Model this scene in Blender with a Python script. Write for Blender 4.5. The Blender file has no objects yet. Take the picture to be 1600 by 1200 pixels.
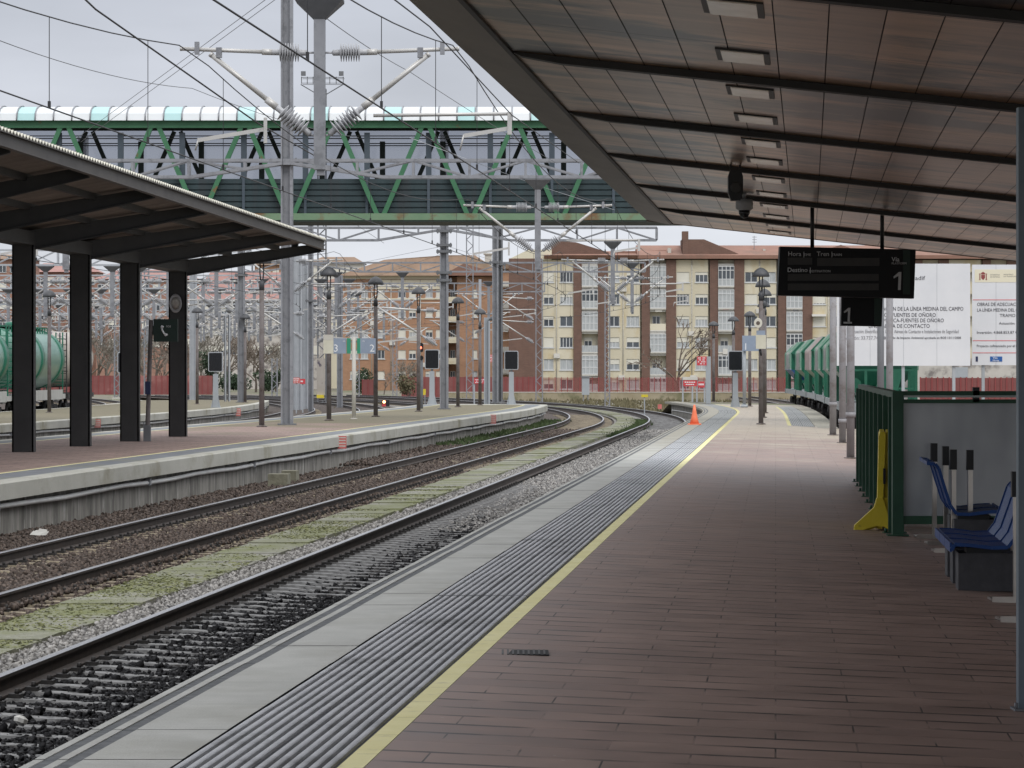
import bpy, math, random
import numpy as np
random.seed(7); np.random.seed(7)
R = math.radians
SC = bpy.context.scene
COL = SC.collection
F, H, HY = 5300.0, 1.95, 577.0      # focal length in photo pixels, eye height, horizon row

def PX(px, Y): return (px - 800.0) / F * Y
def PZ(py, Y): return H + (HY - py) / F * Y
def P(px, py, Y): return (PX(px, Y), Y, PZ(py, Y))
def G(px, py, z=0.0):
    Y = F * (H - z) / (py - HY)
    return (PX(px, Y), Y, z)

# ------------------------------------------------------------------ node materials
MATS = {}
def nodes_of(m):
    m.use_nodes = True
    nt = m.node_tree
    return nt, nt.nodes, nt.links

def mat(name, c1, c2=None, scale=3.0, rough=0.8, metal=0.0, bump=0.0, bscale=None, detail=5.0,
        stretch=None, c3=None, s3=0.4, t3=(0.5, 0.62), spec=0.5, emit=None, coord='Object', rrough=None, island=None, wear_stretch=None, grade=None):
    """principled surface whose colour wanders between c1 and c2 (noise), optional third stain colour c3"""
    m = bpy.data.materials.new(name); MATS[name] = m
    nt, N, L = nodes_of(m)
    b = N['Principled BSDF']
    b.inputs['Roughness'].default_value = rough
    b.inputs['Metallic'].default_value = metal
    b.inputs['Specular IOR Level'].default_value = spec
    if emit:
        b.inputs['Emission Color'].default_value = (*emit[0], 1); b.inputs['Emission Strength'].default_value = emit[1]
    if c2 is None and not bump:
        b.inputs['Base Color'].default_value = (*c1, 1)
        return m
    tc = N.new('ShaderNodeTexCoord')
    mp = N.new('ShaderNodeMapping')
    if stretch: mp.inputs['Scale'].default_value = stretch
    L.new(tc.outputs[coord], mp.inputs['Vector'])
    n = N.new('ShaderNodeTexNoise'); n.inputs['Scale'].default_value = scale; n.inputs['Detail'].default_value = detail
    n.inputs['Roughness'].default_value = 0.62
    L.new(mp.outputs['Vector'], n.inputs['Vector'])
    r = N.new('ShaderNodeValToRGB')
    r.color_ramp.elements[0].position = 0.32; r.color_ramp.elements[1].position = 0.68
    r.color_ramp.elements[0].color = (*c1, 1); r.color_ramp.elements[1].color = (*(c2 or c1), 1)
    L.new(n.outputs['Fac'], r.inputs['Fac'])
    out = r.outputs['Color']
    if c3:
        n3 = N.new('ShaderNodeTexNoise'); n3.inputs['Scale'].default_value = s3; n3.inputs['Detail'].default_value = 8
        n3.inputs['Roughness'].default_value = 0.65
        if wear_stretch:
            mpw = N.new('ShaderNodeMapping'); mpw.inputs['Scale'].default_value = wear_stretch; L.new(tc.outputs[coord], mpw.inputs['Vector']); L.new(mpw.outputs['Vector'], n3.inputs['Vector'])
        else: L.new(mp.outputs['Vector'], n3.inputs['Vector'])
        r3 = N.new('ShaderNodeValToRGB'); r3.color_ramp.elements[0].position = t3[0]; r3.color_ramp.elements[1].position = t3[1]
        L.new(n3.outputs['Fac'], r3.inputs['Fac'])
        mx = N.new('ShaderNodeMixRGB'); mx.inputs['Color2'].default_value = (*c3, 1)
        L.new(r3.outputs['Color'], mx.inputs['Fac']); L.new(out, mx.inputs['Color1'])
        out = mx.outputs['Color']
    if grade:     # darker tint painted in to offset open-sky brightness beyond the canopy: (y0, y1, colour)
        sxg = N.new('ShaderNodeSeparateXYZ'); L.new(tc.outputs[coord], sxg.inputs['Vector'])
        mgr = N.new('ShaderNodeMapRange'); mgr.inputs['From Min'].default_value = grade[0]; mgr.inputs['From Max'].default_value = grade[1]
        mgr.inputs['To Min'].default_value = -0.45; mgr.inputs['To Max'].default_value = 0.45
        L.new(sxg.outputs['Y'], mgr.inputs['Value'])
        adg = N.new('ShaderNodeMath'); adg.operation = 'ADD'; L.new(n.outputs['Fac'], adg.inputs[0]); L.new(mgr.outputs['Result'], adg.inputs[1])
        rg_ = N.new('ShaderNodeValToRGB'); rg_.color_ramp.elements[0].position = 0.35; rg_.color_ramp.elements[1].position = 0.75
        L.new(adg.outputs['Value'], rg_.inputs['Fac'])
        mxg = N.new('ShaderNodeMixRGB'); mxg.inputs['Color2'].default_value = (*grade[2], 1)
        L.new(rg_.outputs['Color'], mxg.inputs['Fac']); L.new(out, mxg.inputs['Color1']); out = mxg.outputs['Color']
    if island:    # every separate panel or stone a little lighter or darker
        gi = N.new('ShaderNodeNewGeometry'); mi = N.new('ShaderNodeMapRange'); mi.inputs['To Min'].default_value = island[0]; mi.inputs['To Max'].default_value = island[1]
        L.new(gi.outputs['Random Per Island'], mi.inputs['Value'])
        mm = N.new('ShaderNodeMixRGB'); mm.blend_type = 'MULTIPLY'; mm.inputs['Fac'].default_value = 1.0
        L.new(out, mm.inputs['Color1']); L.new(mi.outputs['Result'], mm.inputs['Color2']); out = mm.outputs['Color']
    L.new(out, b.inputs['Base Color'])
    if rrough:
        mr = N.new('ShaderNodeMapRange'); mr.inputs['To Min'].default_value = rrough[0]; mr.inputs['To Max'].default_value = rrough[1]
        L.new(n.outputs['Fac'], mr.inputs['Value']); L.new(mr.outputs['Result'], b.inputs['Roughness'])
    if bump:
        n2 = N.new('ShaderNodeTexNoise'); n2.inputs['Scale'].default_value = bscale or scale * 4; n2.inputs['Detail'].default_value = 4
        L.new(mp.outputs['Vector'], n2.inputs['Vector'])
        bp = N.new('ShaderNodeBump'); bp.inputs['Strength'].default_value = 1.0; bp.inputs['Distance'].default_value = bump
        L.new(n2.outputs['Fac'], bp.inputs['Height']); L.new(bp.outputs['Normal'], b.inputs['Normal'])
    return m

def brickmat(name, c1, c2, mortar, bw, bh, ms, rot=0.0, offset=0.5, rough=0.75, bump=0.004, c3=None, s3=0.5,
             t3=(0.5, 0.7), plane='XY', noise=0.35, spec=0.4, ygrade=None, bias=0.0, ysc=1.0, fade=False):
    """running-bond blocks; object coordinates, plane XY (floors) or XZ (walls); ygrade=(y0,y1,colour) a growth of moss/dust further along"""
    m = bpy.data.materials.new(name); MATS[name] = m
    nt, N, L = nodes_of(m)
    b = N['Principled BSDF']; b.inputs['Roughness'].default_value = rough; b.inputs['Specular IOR Level'].default_value = spec
    tc = N.new('ShaderNodeTexCoord'); mp = N.new('ShaderNodeMapping')
    if plane == 'XZ': mp.inputs['Rotation'].default_value = (R(-90), 0, 0)
    else: mp.inputs['Rotation'].default_value = (0, 0, rot)
    L.new(tc.outputs['Object'], mp.inputs['Vector'])
    mp2 = N.new('ShaderNodeMapping'); mp2.inputs['Scale'].default_value = (1, ysc, 1); L.new(mp.outputs['Vector'], mp2.inputs['Vector'])
    br = N.new('ShaderNodeTexBrick'); br.inputs['Scale'].default_value = 1.0
    br.offset = offset; br.inputs['Brick Width'].default_value = bw; br.inputs['Row Height'].default_value = bh*ysc
    br.inputs['Mortar Size'].default_value = ms; br.inputs['Mortar Smooth'].default_value = 0.1; br.inputs['Bias'].default_value = bias
    br.inputs['Color1'].default_value = (*c1, 1); br.inputs['Color2'].default_value = (*c2, 1); br.inputs['Mortar'].default_value = (*mortar, 1)
    L.new(mp2.outputs['Vector'], br.inputs['Vector'])
    if fade: br.inputs['Mortar'].default_value = (*[(p+q)/2 for p, q in zip(c1, c2)], 1)
    n = N.new('ShaderNodeTexNoise'); n.inputs['Scale'].default_value = 1.3; n.inputs['Detail'].default_value = 9; n.inputs['Roughness'].default_value = 0.7
    L.new(tc.outputs['Object'], n.inputs['Vector'])
    hs = N.new('ShaderNodeMixRGB'); hs.blend_type = 'MULTIPLY'; hs.inputs['Fac'].default_value = noise * 2
    rr = N.new('ShaderNodeValToRGB'); rr.color_ramp.elements[0].color = (0.35, 0.35, 0.35, 1); rr.color_ramp.elements[0].position = 0.25
    rr.color_ramp.elements[1].position = 0.7
    L.new(n.outputs['Fac'], rr.inputs['Fac']); L.new(br.outputs['Color'], hs.inputs['Color1']); L.new(rr.outputs['Color'], hs.inputs['Color2'])
    out = hs.outputs['Color']
    if c3 or ygrade:
        n3 = N.new('ShaderNodeTexNoise'); n3.inputs['Scale'].default_value = s3; n3.inputs['Detail'].default_value = 9; n3.inputs['Roughness'].default_value = 0.68
        L.new(tc.outputs['Object'], n3.inputs['Vector'])
        fac = n3.outputs['Fac']
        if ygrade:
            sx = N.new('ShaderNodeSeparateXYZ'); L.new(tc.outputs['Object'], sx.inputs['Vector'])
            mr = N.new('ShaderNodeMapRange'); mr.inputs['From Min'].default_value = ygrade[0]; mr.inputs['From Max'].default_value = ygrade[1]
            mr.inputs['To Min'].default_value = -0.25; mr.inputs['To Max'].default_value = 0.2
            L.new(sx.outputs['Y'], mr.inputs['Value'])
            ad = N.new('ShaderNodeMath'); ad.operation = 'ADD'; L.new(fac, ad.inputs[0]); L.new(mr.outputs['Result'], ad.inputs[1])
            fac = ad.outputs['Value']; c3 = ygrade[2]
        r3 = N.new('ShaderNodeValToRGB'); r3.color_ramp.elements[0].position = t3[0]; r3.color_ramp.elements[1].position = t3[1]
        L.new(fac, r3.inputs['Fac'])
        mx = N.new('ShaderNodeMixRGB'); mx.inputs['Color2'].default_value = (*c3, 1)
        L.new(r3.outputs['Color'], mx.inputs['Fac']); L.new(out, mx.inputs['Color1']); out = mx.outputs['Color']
    if fade:      # joints partly filled with dirt: some stretches dark, some nearly invisible
        nf = N.new('ShaderNodeTexNoise'); nf.inputs['Scale'].default_value = 1.7; nf.inputs['Detail'].default_value = 2
        L.new(tc.outputs['Object'], nf.inputs['Vector'])
        rf = N.new('ShaderNodeValToRGB'); rf.color_ramp.elements[0].position = 0.42; rf.color_ramp.elements[1].position = 0.60
        L.new(nf.outputs['Fac'], rf.inputs['Fac'])
        mf = N.new('ShaderNodeMath'); mf.operation = 'MULTIPLY'; L.new(br.outputs['Fac'], mf.inputs[0]); L.new(rf.outputs['Color'], mf.inputs[1])
        mj = N.new('ShaderNodeMixRGB'); mj.inputs['Color2'].default_value = (*mortar, 1)
        L.new(mf.outputs['Value'], mj.inputs['Fac']); L.new(out, mj.inputs['Color1']); out = mj.outputs['Color']
    if fade:      # trodden gum and small dark spots, here and there
        for sc_, rad, colr in ((2.3, 0.045, (0.05,0.043,0.04)), (3.1, 0.04, (0.40,0.36,0.33))):
            vo = N.new('ShaderNodeTexVoronoi'); vo.inputs['Scale'].default_value = sc_; L.new(tc.outputs['Object'], vo.inputs['Vector'])
            lt = N.new('ShaderNodeMath'); lt.operation = 'LESS_THAN'; lt.inputs[1].default_value = rad; L.new(vo.outputs['Distance'], lt.inputs[0])
            sc2 = N.new('ShaderNodeSeparateColor'); L.new(vo.outputs['Color'], sc2.inputs['Color'])
            g2 = N.new('ShaderNodeMath'); g2.operation = 'GREATER_THAN'; g2.inputs[1].default_value = 0.55; L.new(sc2.outputs[0], g2.inputs[0])
            ml = N.new('ShaderNodeMath'); ml.operation = 'MULTIPLY'; L.new(lt.outputs[0], ml.inputs[0]); L.new(g2.outputs[0], ml.inputs[1])
            ms2 = N.new('ShaderNodeMath'); ms2.operation = 'MULTIPLY'; ms2.inputs[1].default_value = 0.55; L.new(ml.outputs[0], ms2.inputs[0])
            mg = N.new('ShaderNodeMixRGB'); mg.inputs['Color2'].default_value = (*colr, 1); L.new(ms2.outputs[0], mg.inputs['Fac']); L.new(out, mg.inputs['Color1']); out = mg.outputs['Color']
        mrr = N.new('ShaderNodeMapRange'); mrr.inputs['To Min'].default_value = rough-0.16; mrr.inputs['To Max'].default_value = rough+0.2
        L.new(n.outputs['Fac'], mrr.inputs['Value']); L.new(mrr.outputs['Result'], b.inputs['Roughness'])
    L.new(out, b.inputs['Base Color'])
    bp = N.new('ShaderNodeBump'); bp.inputs['Distance'].default_value = bump
    inv = N.new('ShaderNodeMath'); inv.operation = 'SUBTRACT'; inv.inputs[0].default_value = 1.0
    L.new(br.outputs['Fac'], inv.inputs[1])
    ad2 = N.new('ShaderNodeMath'); ad2.operation = 'MULTIPLY_ADD'; ad2.inputs[1].default_value = 0.25
    L.new(n.outputs['Fac'], ad2.inputs[0]); L.new(inv.outputs['Value'], ad2.inputs[2])
    L.new(ad2.outputs['Value'], bp.inputs['Height']); L.new(bp.outputs['Normal'], b.inputs['Normal'])
    return m

# ------------------------------------------------------------------ mesh builder
def wl(o):
    v = np.zeros(3)
    while o is not None:
        v += np.array(o.location); o = o.parent
    return v

class MB:
    def __init__(s): s.v = []; s.f = []; s.m = []; s.s = []; s.k = 0
    def mat(s, k): s.k = k; return s
    def face(s, idx, smooth=False): s.f.append(tuple(idx)); s.m.append(s.k); s.s.append(smooth)
    def pts(s, ps):
        n = len(s.v); s.v.extend([tuple(p) for p in ps]); return list(range(n, n + len(ps)))
    def quad(s, a, b, c, d): s.face(s.pts([a, b, c, d]))
    def poly(s, ps): s.face(s.pts(ps))
    def box(s, x0, x1, y0, y1, z0, z1):
        i = s.pts([(x0,y0,z0),(x1,y0,z0),(x1,y1,z0),(x0,y1,z0),(x0,y0,z1),(x1,y0,z1),(x1,y1,z1),(x0,y1,z1)])
        for q in ((0,3,2,1),(4,5,6,7),(0,1,5,4),(1,2,6,5),(2,3,7,6),(3,0,4,7)): s.face([i[k] for k in q])
        return s
    def bar(s, p0, p1, w, h=None, up=(0,0,1)):
        """rectangular bar from p0 to p1, w across, h along 'up'"""
        h = h or w
        p0 = np.array(p0, float); p1 = np.array(p1, float); d = p1 - p0; L = np.linalg.norm(d)
        if L < 1e-6: return s
        d /= L; up = np.array(up, float)
        if abs(np.dot(d, up)) > 0.97: up = np.array((0, 1, 0), float)
        a = np.cross(d, up); a /= np.linalg.norm(a); b = np.cross(a, d)
        a *= w / 2; b *= h / 2
        i = s.pts([p0-a-b, p0+a-b, p0+a+b, p0-a+b, p1-a-b, p1+a-b, p1+a+b, p1-a+b])
        for q in ((0,3,2,1),(4,5,6,7),(0,1,5,4),(1,2,6,5),(2,3,7,6),(3,0,4,7)): s.face([i[k] for k in q])
        return s
    def tube(s, p0, p1, r0, r1=None, n=8, caps=True):
        return s.path([p0, p1], [r0, r0 if r1 is None else r1], n, caps)
    def path(s, ps, rs, n=6, caps=True):
        ps = [np.array(p, float) for p in ps]
        if not hasattr(rs, '__len__'): rs = [rs] * len(ps)
        rings = []
        for k, p in enumerate(ps):
            d = ps[min(k+1, len(ps)-1)] - ps[max(k-1, 0)]
            d = d / (np.linalg.norm(d) + 1e-9)
            up = np.array((0,0,1.0)) if abs(d[2]) < 0.95 else np.array((0,1.0,0))
            a = np.cross(d, up); a /= np.linalg.norm(a); b = np.cross(a, d)
            rings.append(s.pts([p + rs[k]*(math.cos(2*math.pi*j/n)*a + math.sin(2*math.pi*j/n)*b) for j in range(n)]))
        for k in range(len(rings)-1):
            for j in range(n):
                s.face((rings[k][j], rings[k][(j+1)%n], rings[k+1][(j+1)%n], rings[k+1][j]), n > 4)
        if caps:
            s.face(rings[0][::-1]); s.face(rings[-1])
        return s
    def lathe(s, prof, base=(0,0,0), axis=(0,0,1), n=12, smooth=True):
        """prof = [(r, t)] along axis from base"""
        base = np.array(base, float); d = np.array(axis, float); d /= np.linalg.norm(d)
        up = np.array((0,0,1.0)) if abs(d[2]) < 0.95 else np.array((0,1.0,0))
        a = np.cross(d, up); a /= np.linalg.norm(a); b = np.cross(a, d)
        rings = [s.pts([base + d*t + r*(math.cos(2*math.pi*j/n)*a + math.sin(2*math.pi*j/n)*b) for j in range(n)]) for r, t in prof]
        for k in range(len(rings)-1):
            for j in range(n):
                s.face((rings[k][j], rings[k][(j+1)%n], rings[k+1][(j+1)%n], rings[k+1][j]), smooth)
        s.face(rings[0][::-1]); s.face(rings[-1])
        return s
    def prism(s, poly, d0, d1, axis='y'):
        """extrude a 2D polygon: axis y -> (x,z) polygon from y=d0 to d1; x -> (y,z); z -> (x,y)"""
        def mk(p, d): return {'y': (p[0], d, p[1]), 'x': (d, p[0], p[1]), 'z': (p[0], p[1], d)}[axis]
        a = s.pts([mk(p, d0) for p in poly]); b = s.pts([mk(p, d1) for p in poly]); n = len(poly)
        s.face(a); s.face(b[::-1])
        for k in range(n): s.face((a[(k+1)%n], a[k], b[k], b[(k+1)%n]))
        return s
    def sweep(s, prof, fx, Ys, zf=None, closed=False, mk=None, smooth=False):
        """profile [(u,z)] carried along Y; x = fx(Y)+u, z += zf(Y)"""
        rows = []
        for Y in Ys:
            x = fx(Y); dz = zf(Y) if zf else 0.0
            rows.append(s.pts([(x+u, Y, z+dz) for u, z in prof]))
        n = len(prof)
        for k in range(len(rows)-1):
            for j in range(n if closed else n-1):
                if mk is not None: s.k = mk[j]
                s.face((rows[k][j], rows[k][(j+1)%n], rows[k+1][(j+1)%n], rows[k+1][j]), smooth)
        if closed: s.face(rows[0][::-1]); s.face(rows[-1])
        return s
    def build(s, name, mats, parent=None, local=False):
        me = bpy.data.meshes.new(name)
        v = np.array(s.v, float).reshape(-1, 3)
        if parent is not None and not local: v = v - wl(parent)
        me.from_pydata(v.tolist(), [], s.f)
        if not isinstance(mats, (list, tuple)): mats = [mats]
        for m in mats: me.materials.append(m)
        me.polygons.foreach_set('material_index', [min(k, len(mats)-1) for k in s.m])
        me.polygons.foreach_set('use_smooth', s.s)
        me.update()
        o = bpy.data.objects.new(name, me); COL.objects.link(o)
        if parent is not None: o.parent = parent
        return o

def tag(o, label, cat, group=None):
    o['label'] = label; o['category'] = cat
    if group: o['group'] = group
    return o
def thing(name, loc, label, cat, group=None, rz=0.0):
    o = bpy.data.objects.new(name, None); COL.objects.link(o)
    o.empty_display_size = 0.2; o.location = loc; o.rotation_euler = (0, 0, rz)
    return tag(o, label, cat, group)
def struct(o, kind='structure'):
    o['kind'] = kind; return o
def emptystruct(name, loc=(0,0,0)):
    o = bpy.data.objects.new(name, None); COL.objects.link(o); o.location = loc; o['kind'] = 'structure'; return o
def copy_tree(o, parent=None):
    c = o.copy(); COL.objects.link(c)
    if parent is not None: c.parent = parent
    for ch in list(o.children): copy_tree(ch, c)
    return c
def place(proto, used, loc, label, group=None, rz=0.0, sc=None):
    o = proto if not used else copy_tree(proto)
    o.location = loc; o.rotation_euler = (0, 0, rz)
    if sc: o.scale = sc if hasattr(sc, '__len__') else (sc, sc, sc)
    o['label'] = label
    if group: o['group'] = group
    return o
def text(parent, s, loc, size, m, align='LEFT', rz=0.0, name='lettering', ext=0.003, sx=1.0, local=False):
    cu = bpy.data.curves.new(name, 'FONT'); cu.body = s; cu.size = size; cu.align_x = align; cu.extrude = ext
    cu.resolution_u = 2
    cu.materials.append(m)
    o = bpy.data.objects.new(name, cu); COL.objects.link(o); o.parent = parent
    l = np.array(loc, float) - (0 if local else wl(parent))
    o.location = l; o.rotation_euler = (R(90), 0, rz); o.scale = (sx, 1, 1)
    return o

# ------------------------------------------------------------------ alignment of the line
def bend(Y): return 0.0011 * max(0.0, Y - 148.0) ** 2
def C(Y): return -6.33 + 0.0808 * Y - bend(Y)               # left rail of the nearest track
def E(Y): return C(Y) + 2.56                                # edge of the near platform
def T1(Y): return C(Y) + 0.87
def sep(Y): return -0.003 * max(0.0, 110.0 - Y)
def T2(Y): return C(Y) - 3.17 + sep(Y)
def T3(Y): return C(Y) - 15.0
def T4(Y): return C(Y) - 19.5
def T5(Y): return C(Y) - 31.6
def T6(Y): return 14.9 + 0.075 * (Y - 143) - (0.00022 * (Y - 143) ** 2 if Y > 143 else 0)
def P2N(Y): return C(Y) - 7.1 + 0.0108 * Y                  # near and far edges of the second platform
def P2F(Y): return C(Y) - 16.6 + 0.026 * Y
def P3N(Y): return C(Y) - 21.5
Z2 = 0.10
def frange(a, b, d):
    n = max(1, int(round((b - a) / d))); return [a + (b - a) * k / n for k in range(n + 1)]
def fall(Y): return 0.038 if Y < 70 else max(0.012, 0.038 - 0.0004 * (Y - 70))
def pz(X, Y): return -fall(Y) * max(0.0, X - E(Y) - 1.7)     # cross-fall of the paving
def GP(px, py):
    z = 0.0
    for _ in range(12):
        x, y, _z = G(px, py, z); z = 0.5 * z + 0.5 * pz(x, y)
    return G(px, py, z)
# ------------------------------------------------------------------ materials
mat('ground', (0.13,0.115,0.09), (0.20,0.18,0.14), 0.8, 0.95, bump=0.05, bscale=6, c3=(0.09,0.11,0.04), s3=0.12, t3=(0.5,0.6))
mat('ballast_brown', (0.022,0.016,0.013), (0.10,0.076,0.062), 16, 0.9, bump=0.04, bscale=22, detail=3)
mat('ballast_grey', (0.07,0.066,0.06), (0.30,0.285,0.265), 16, 0.88, bump=0.04, bscale=22, detail=3)
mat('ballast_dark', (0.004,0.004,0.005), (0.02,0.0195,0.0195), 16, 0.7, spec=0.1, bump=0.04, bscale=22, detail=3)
mat('stone_brown', (0.026,0.018,0.014), (0.125,0.095,0.078), 19, 0.9, detail=0, c3=(0.24,0.215,0.19), s3=17, t3=(0.66,0.7))
mat('stone_grey', (0.09,0.085,0.08), (0.36,0.345,0.325), 19, 0.85, detail=0, c3=(0.05,0.05,0.055), s3=17, t3=(0.62,0.66))
mat('stone_dark', (0.004,0.004,0.005), (0.017,0.0165,0.0175), 19, 0.55, detail=0, c3=(0.15,0.15,0.15), s3=17, t3=(0.74,0.76), spec=0.12)  # rare pale specks in the colour stand in for wet glints
mat('moss', (0.135,0.145,0.065), (0.215,0.22,0.11), 5, 0.95)
mat('rail_rust', (0.022,0.016,0.013), (0.05,0.036,0.028), 6, 0.75, bump=0.002)
mat('rail_top', (0.30,0.30,0.31), (0.44,0.44,0.45), 2, 0.34, metal=0.85, stretch=(1,0.05,1))
mat('sleeper_grey', (0.13,0.129,0.128), (0.29,0.288,0.285), 9, 0.8, spec=0.3, bump=0.006, c3=(0.05,0.047,0.045), s3=3)
mat('sleeper_tan', (0.20,0.165,0.115), (0.33,0.28,0.20), 7, 0.85, bump=0.006, c3=(0.07,0.055,0.042), s3=2.5)
mat('clip', (0.012,0.011,0.011), (0.03,0.027,0.025), 20, 0.7)
mat('trough', (0.165,0.165,0.135), (0.27,0.262,0.225), 9.0, 0.9, bump=0.015, bscale=30, c3=(0.138,0.15,0.06), s3=0.9, t3=(0.40,0.62), stretch=(1,0.8,1), detail=8)
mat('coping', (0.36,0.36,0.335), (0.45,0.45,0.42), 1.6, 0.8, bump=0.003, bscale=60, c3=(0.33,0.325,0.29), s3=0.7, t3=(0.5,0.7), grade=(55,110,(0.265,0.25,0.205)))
mat('coping_groove', (0.06,0.064,0.068), (0.13,0.135,0.14), 9, 0.85)
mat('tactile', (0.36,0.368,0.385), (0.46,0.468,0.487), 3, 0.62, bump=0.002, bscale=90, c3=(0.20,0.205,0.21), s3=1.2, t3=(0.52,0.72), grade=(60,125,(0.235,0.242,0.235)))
mat('tactile_gap', (0.03,0.033,0.04))
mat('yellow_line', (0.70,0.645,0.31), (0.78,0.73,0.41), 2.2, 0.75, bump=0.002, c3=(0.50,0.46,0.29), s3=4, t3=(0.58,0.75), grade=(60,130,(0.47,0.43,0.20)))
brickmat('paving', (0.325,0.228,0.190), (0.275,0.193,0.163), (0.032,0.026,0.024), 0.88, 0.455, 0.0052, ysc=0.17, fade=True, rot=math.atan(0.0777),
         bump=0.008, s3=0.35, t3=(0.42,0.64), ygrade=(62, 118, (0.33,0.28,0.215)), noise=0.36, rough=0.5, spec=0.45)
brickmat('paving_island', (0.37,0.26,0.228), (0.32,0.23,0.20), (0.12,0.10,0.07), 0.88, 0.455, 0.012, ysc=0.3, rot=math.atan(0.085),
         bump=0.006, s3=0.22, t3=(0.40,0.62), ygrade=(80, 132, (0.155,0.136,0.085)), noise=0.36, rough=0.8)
mat('slab_band', (0.13,0.14,0.155), (0.20,0.21,0.225), 2, 0.85, c3=(0.20,0.20,0.15), s3=0.5, t3=(0.5,0.7))
mat('platform_lip', (0.37,0.365,0.32), (0.44,0.435,0.39), 1.2, 0.85, bump=0.004, bscale=20, c3=(0.22,0.205,0.14), s3=0.7, t3=(0.50,0.70), stretch=(1,0.6,0.8))
mat('platform_wall', (0.11,0.105,0.093), (0.34,0.325,0.29), 2.2, 0.92, bump=0.01, bscale=12, c3=(0.50,0.485,0.45), s3=3.2, t3=(0.56,0.7), stretch=(1,1.6,0.3))
mat('cable_white', (0.60,0.60,0.58), (0.74,0.74,0.72), 2, 0.6)
mat('concrete_block', (0.15,0.145,0.105), (0.25,0.24,0.18), 5, 0.9, bump=0.01)
mat('galv', (0.235,0.24,0.26), (0.30,0.31,0.33), 1.5, 0.5, metal=0.25, c3=(0.19,0.195,0.21), s3=3)
mat('galv_light', (0.36,0.38,0.405), (0.45,0.47,0.495), 1.2, 0.5, metal=0.2)
mat('galv_dark', (0.115,0.12,0.13), (0.16,0.165,0.175), 2, 0.6)
mat('tube_steel', (0.50,0.49,0.47), (0.54,0.53,0.51), 1, 0.42, metal=0.25)
mat('porcelain', (0.36,0.365,0.38), (0.42,0.425,0.44), 1, 0.32)
mat('wire', (0.025,0.025,0.028), rough=0.6)
mat('wire_grey', (0.12,0.125,0.135), rough=0.6)
mat('lamp_pole', (0.125,0.11,0.108), (0.165,0.145,0.14), 3, 0.7, c3=(0.08,0.06,0.05), s3=2)
mat('lamp_head', (0.035,0.037,0.042), (0.055,0.057,0.062), 3, 0.5)
mat('pole_grey', (0.215,0.21,0.22), (0.27,0.265,0.275), 3, 0.6, c3=(0.15,0.13,0.125), s3=1.5)
mat('black', (0.010,0.011,0.013), rough=0.5)
mat('black_gloss', (0.008,0.009,0.012), rough=0.22)
mat('sign_black', (0.006,0.0065,0.008), rough=0.45, spec=0.25)
mat('screen_grey', (0.028,0.028,0.028), (0.04,0.038,0.036), 4, 0.5)
mat('screen_dark', (0.015,0.015,0.016), rough=0.4)
mat('sign_green', (0.007,0.026,0.018), rough=0.5)
mat('ink_grey', (0.62,0.63,0.64))
mat('ink_dim', (0.50,0.505,0.51))
mat('white', (0.78,0.79,0.80), rough=0.6)
mat('ink', (0.05,0.05,0.065), rough=0.8)
mat('ink_soft', (0.22,0.22,0.24), rough=0.8)
mat('red_sign', (0.52,0.045,0.055), (0.60,0.07,0.08), 4, 0.5)
mat('red_faded', (0.52,0.12,0.11), (0.62,0.20,0.18), 4, 0.7)
mat('red_dark', (0.24,0.05,0.048), rough=0.6)
mat('signal_lamp', (0.9,0.08,0.05), emit=((1.0,0.10,0.05), 6.0))
mat('ground_lamp', (0.9,0.25,0.12), emit=((1.0,0.28,0.12), 9.0))
mat('cone_orange', (0.78,0.16,0.07), (0.85,0.22,0.10), 6, 0.5)
mat('sign_blue_grey', (0.235,0.285,0.37), (0.275,0.325,0.41), 3, 0.55)
mat('sign_green_bar', (0.03,0.27,0.16), rough=0.5)
mat('beige_box', (0.52,0.50,0.40), (0.60,0.58,0.48), 3, 0.6)
mat('board_white', (0.60,0.615,0.645), (0.66,0.67,0.695), 0.8, 0.5)
mat('cream_band', (0.68,0.64,0.50))
mat('blue', (0.02,0.10,0.33))
mat('soffit', (0.22,0.122,0.067), (0.53,0.33,0.198), 1.0, 0.30, metal=0.5, stretch=(0.45,1.9,1), c3=(0.05,0.041,0.037), s3=0.6, t3=(0.50,0.58), spec=0.22, detail=8, island=(0.72,1.12), wear_stretch=(0.45,0.9,1))
mat('soffit_edge', (0.115,0.095,0.08), (0.17,0.142,0.122), 1.5, 0.5, metal=0.2, stretch=(1,0.3,1))
mat('soffit_beam', (0.012,0.011,0.011), (0.022,0.020,0.019), 2, 0.6)
mat('light_frame', (0.03,0.03,0.03), rough=0.5)
mat('light_panel', (0.72,0.64,0.55), (0.84,0.77,0.68), 2, 0.25)
mat('canopy_steel', (0.020,0.0195,0.0195), (0.032,0.031,0.031), 2, 0.6, bump=0.001)
mat('canopy_sheet', (0.15,0.122,0.104), (0.215,0.175,0.15), 1.3, 0.7, stretch=(1,1,1))
mat('canopy_fascia', (0.055,0.050,0.047), (0.08,0.073,0.068), 1.5, 0.6, c3=(0.08,0.072,0.066), s3=0.6)
mat('canopy_edge', (0.52,0.50,0.42), (0.62,0.60,0.51), 6, 0.5)
mat('bridge_green', (0.035,0.135,0.065), (0.05,0.175,0.085), 1.2, 0.55, c3=(0.16,0.085,0.03), s3=1.4, t3=(0.62,0.7))
mat('bridge_pale_green', (0.13,0.22,0.13), (0.17,0.26,0.16), 1.2, 0.6, c3=(0.17,0.10,0.045), s3=0.9, t3=(0.52,0.64))
mat('bridge_dark_green', (0.010,0.022,0.017), (0.018,0.032,0.026), 2, 0.6)
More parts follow.
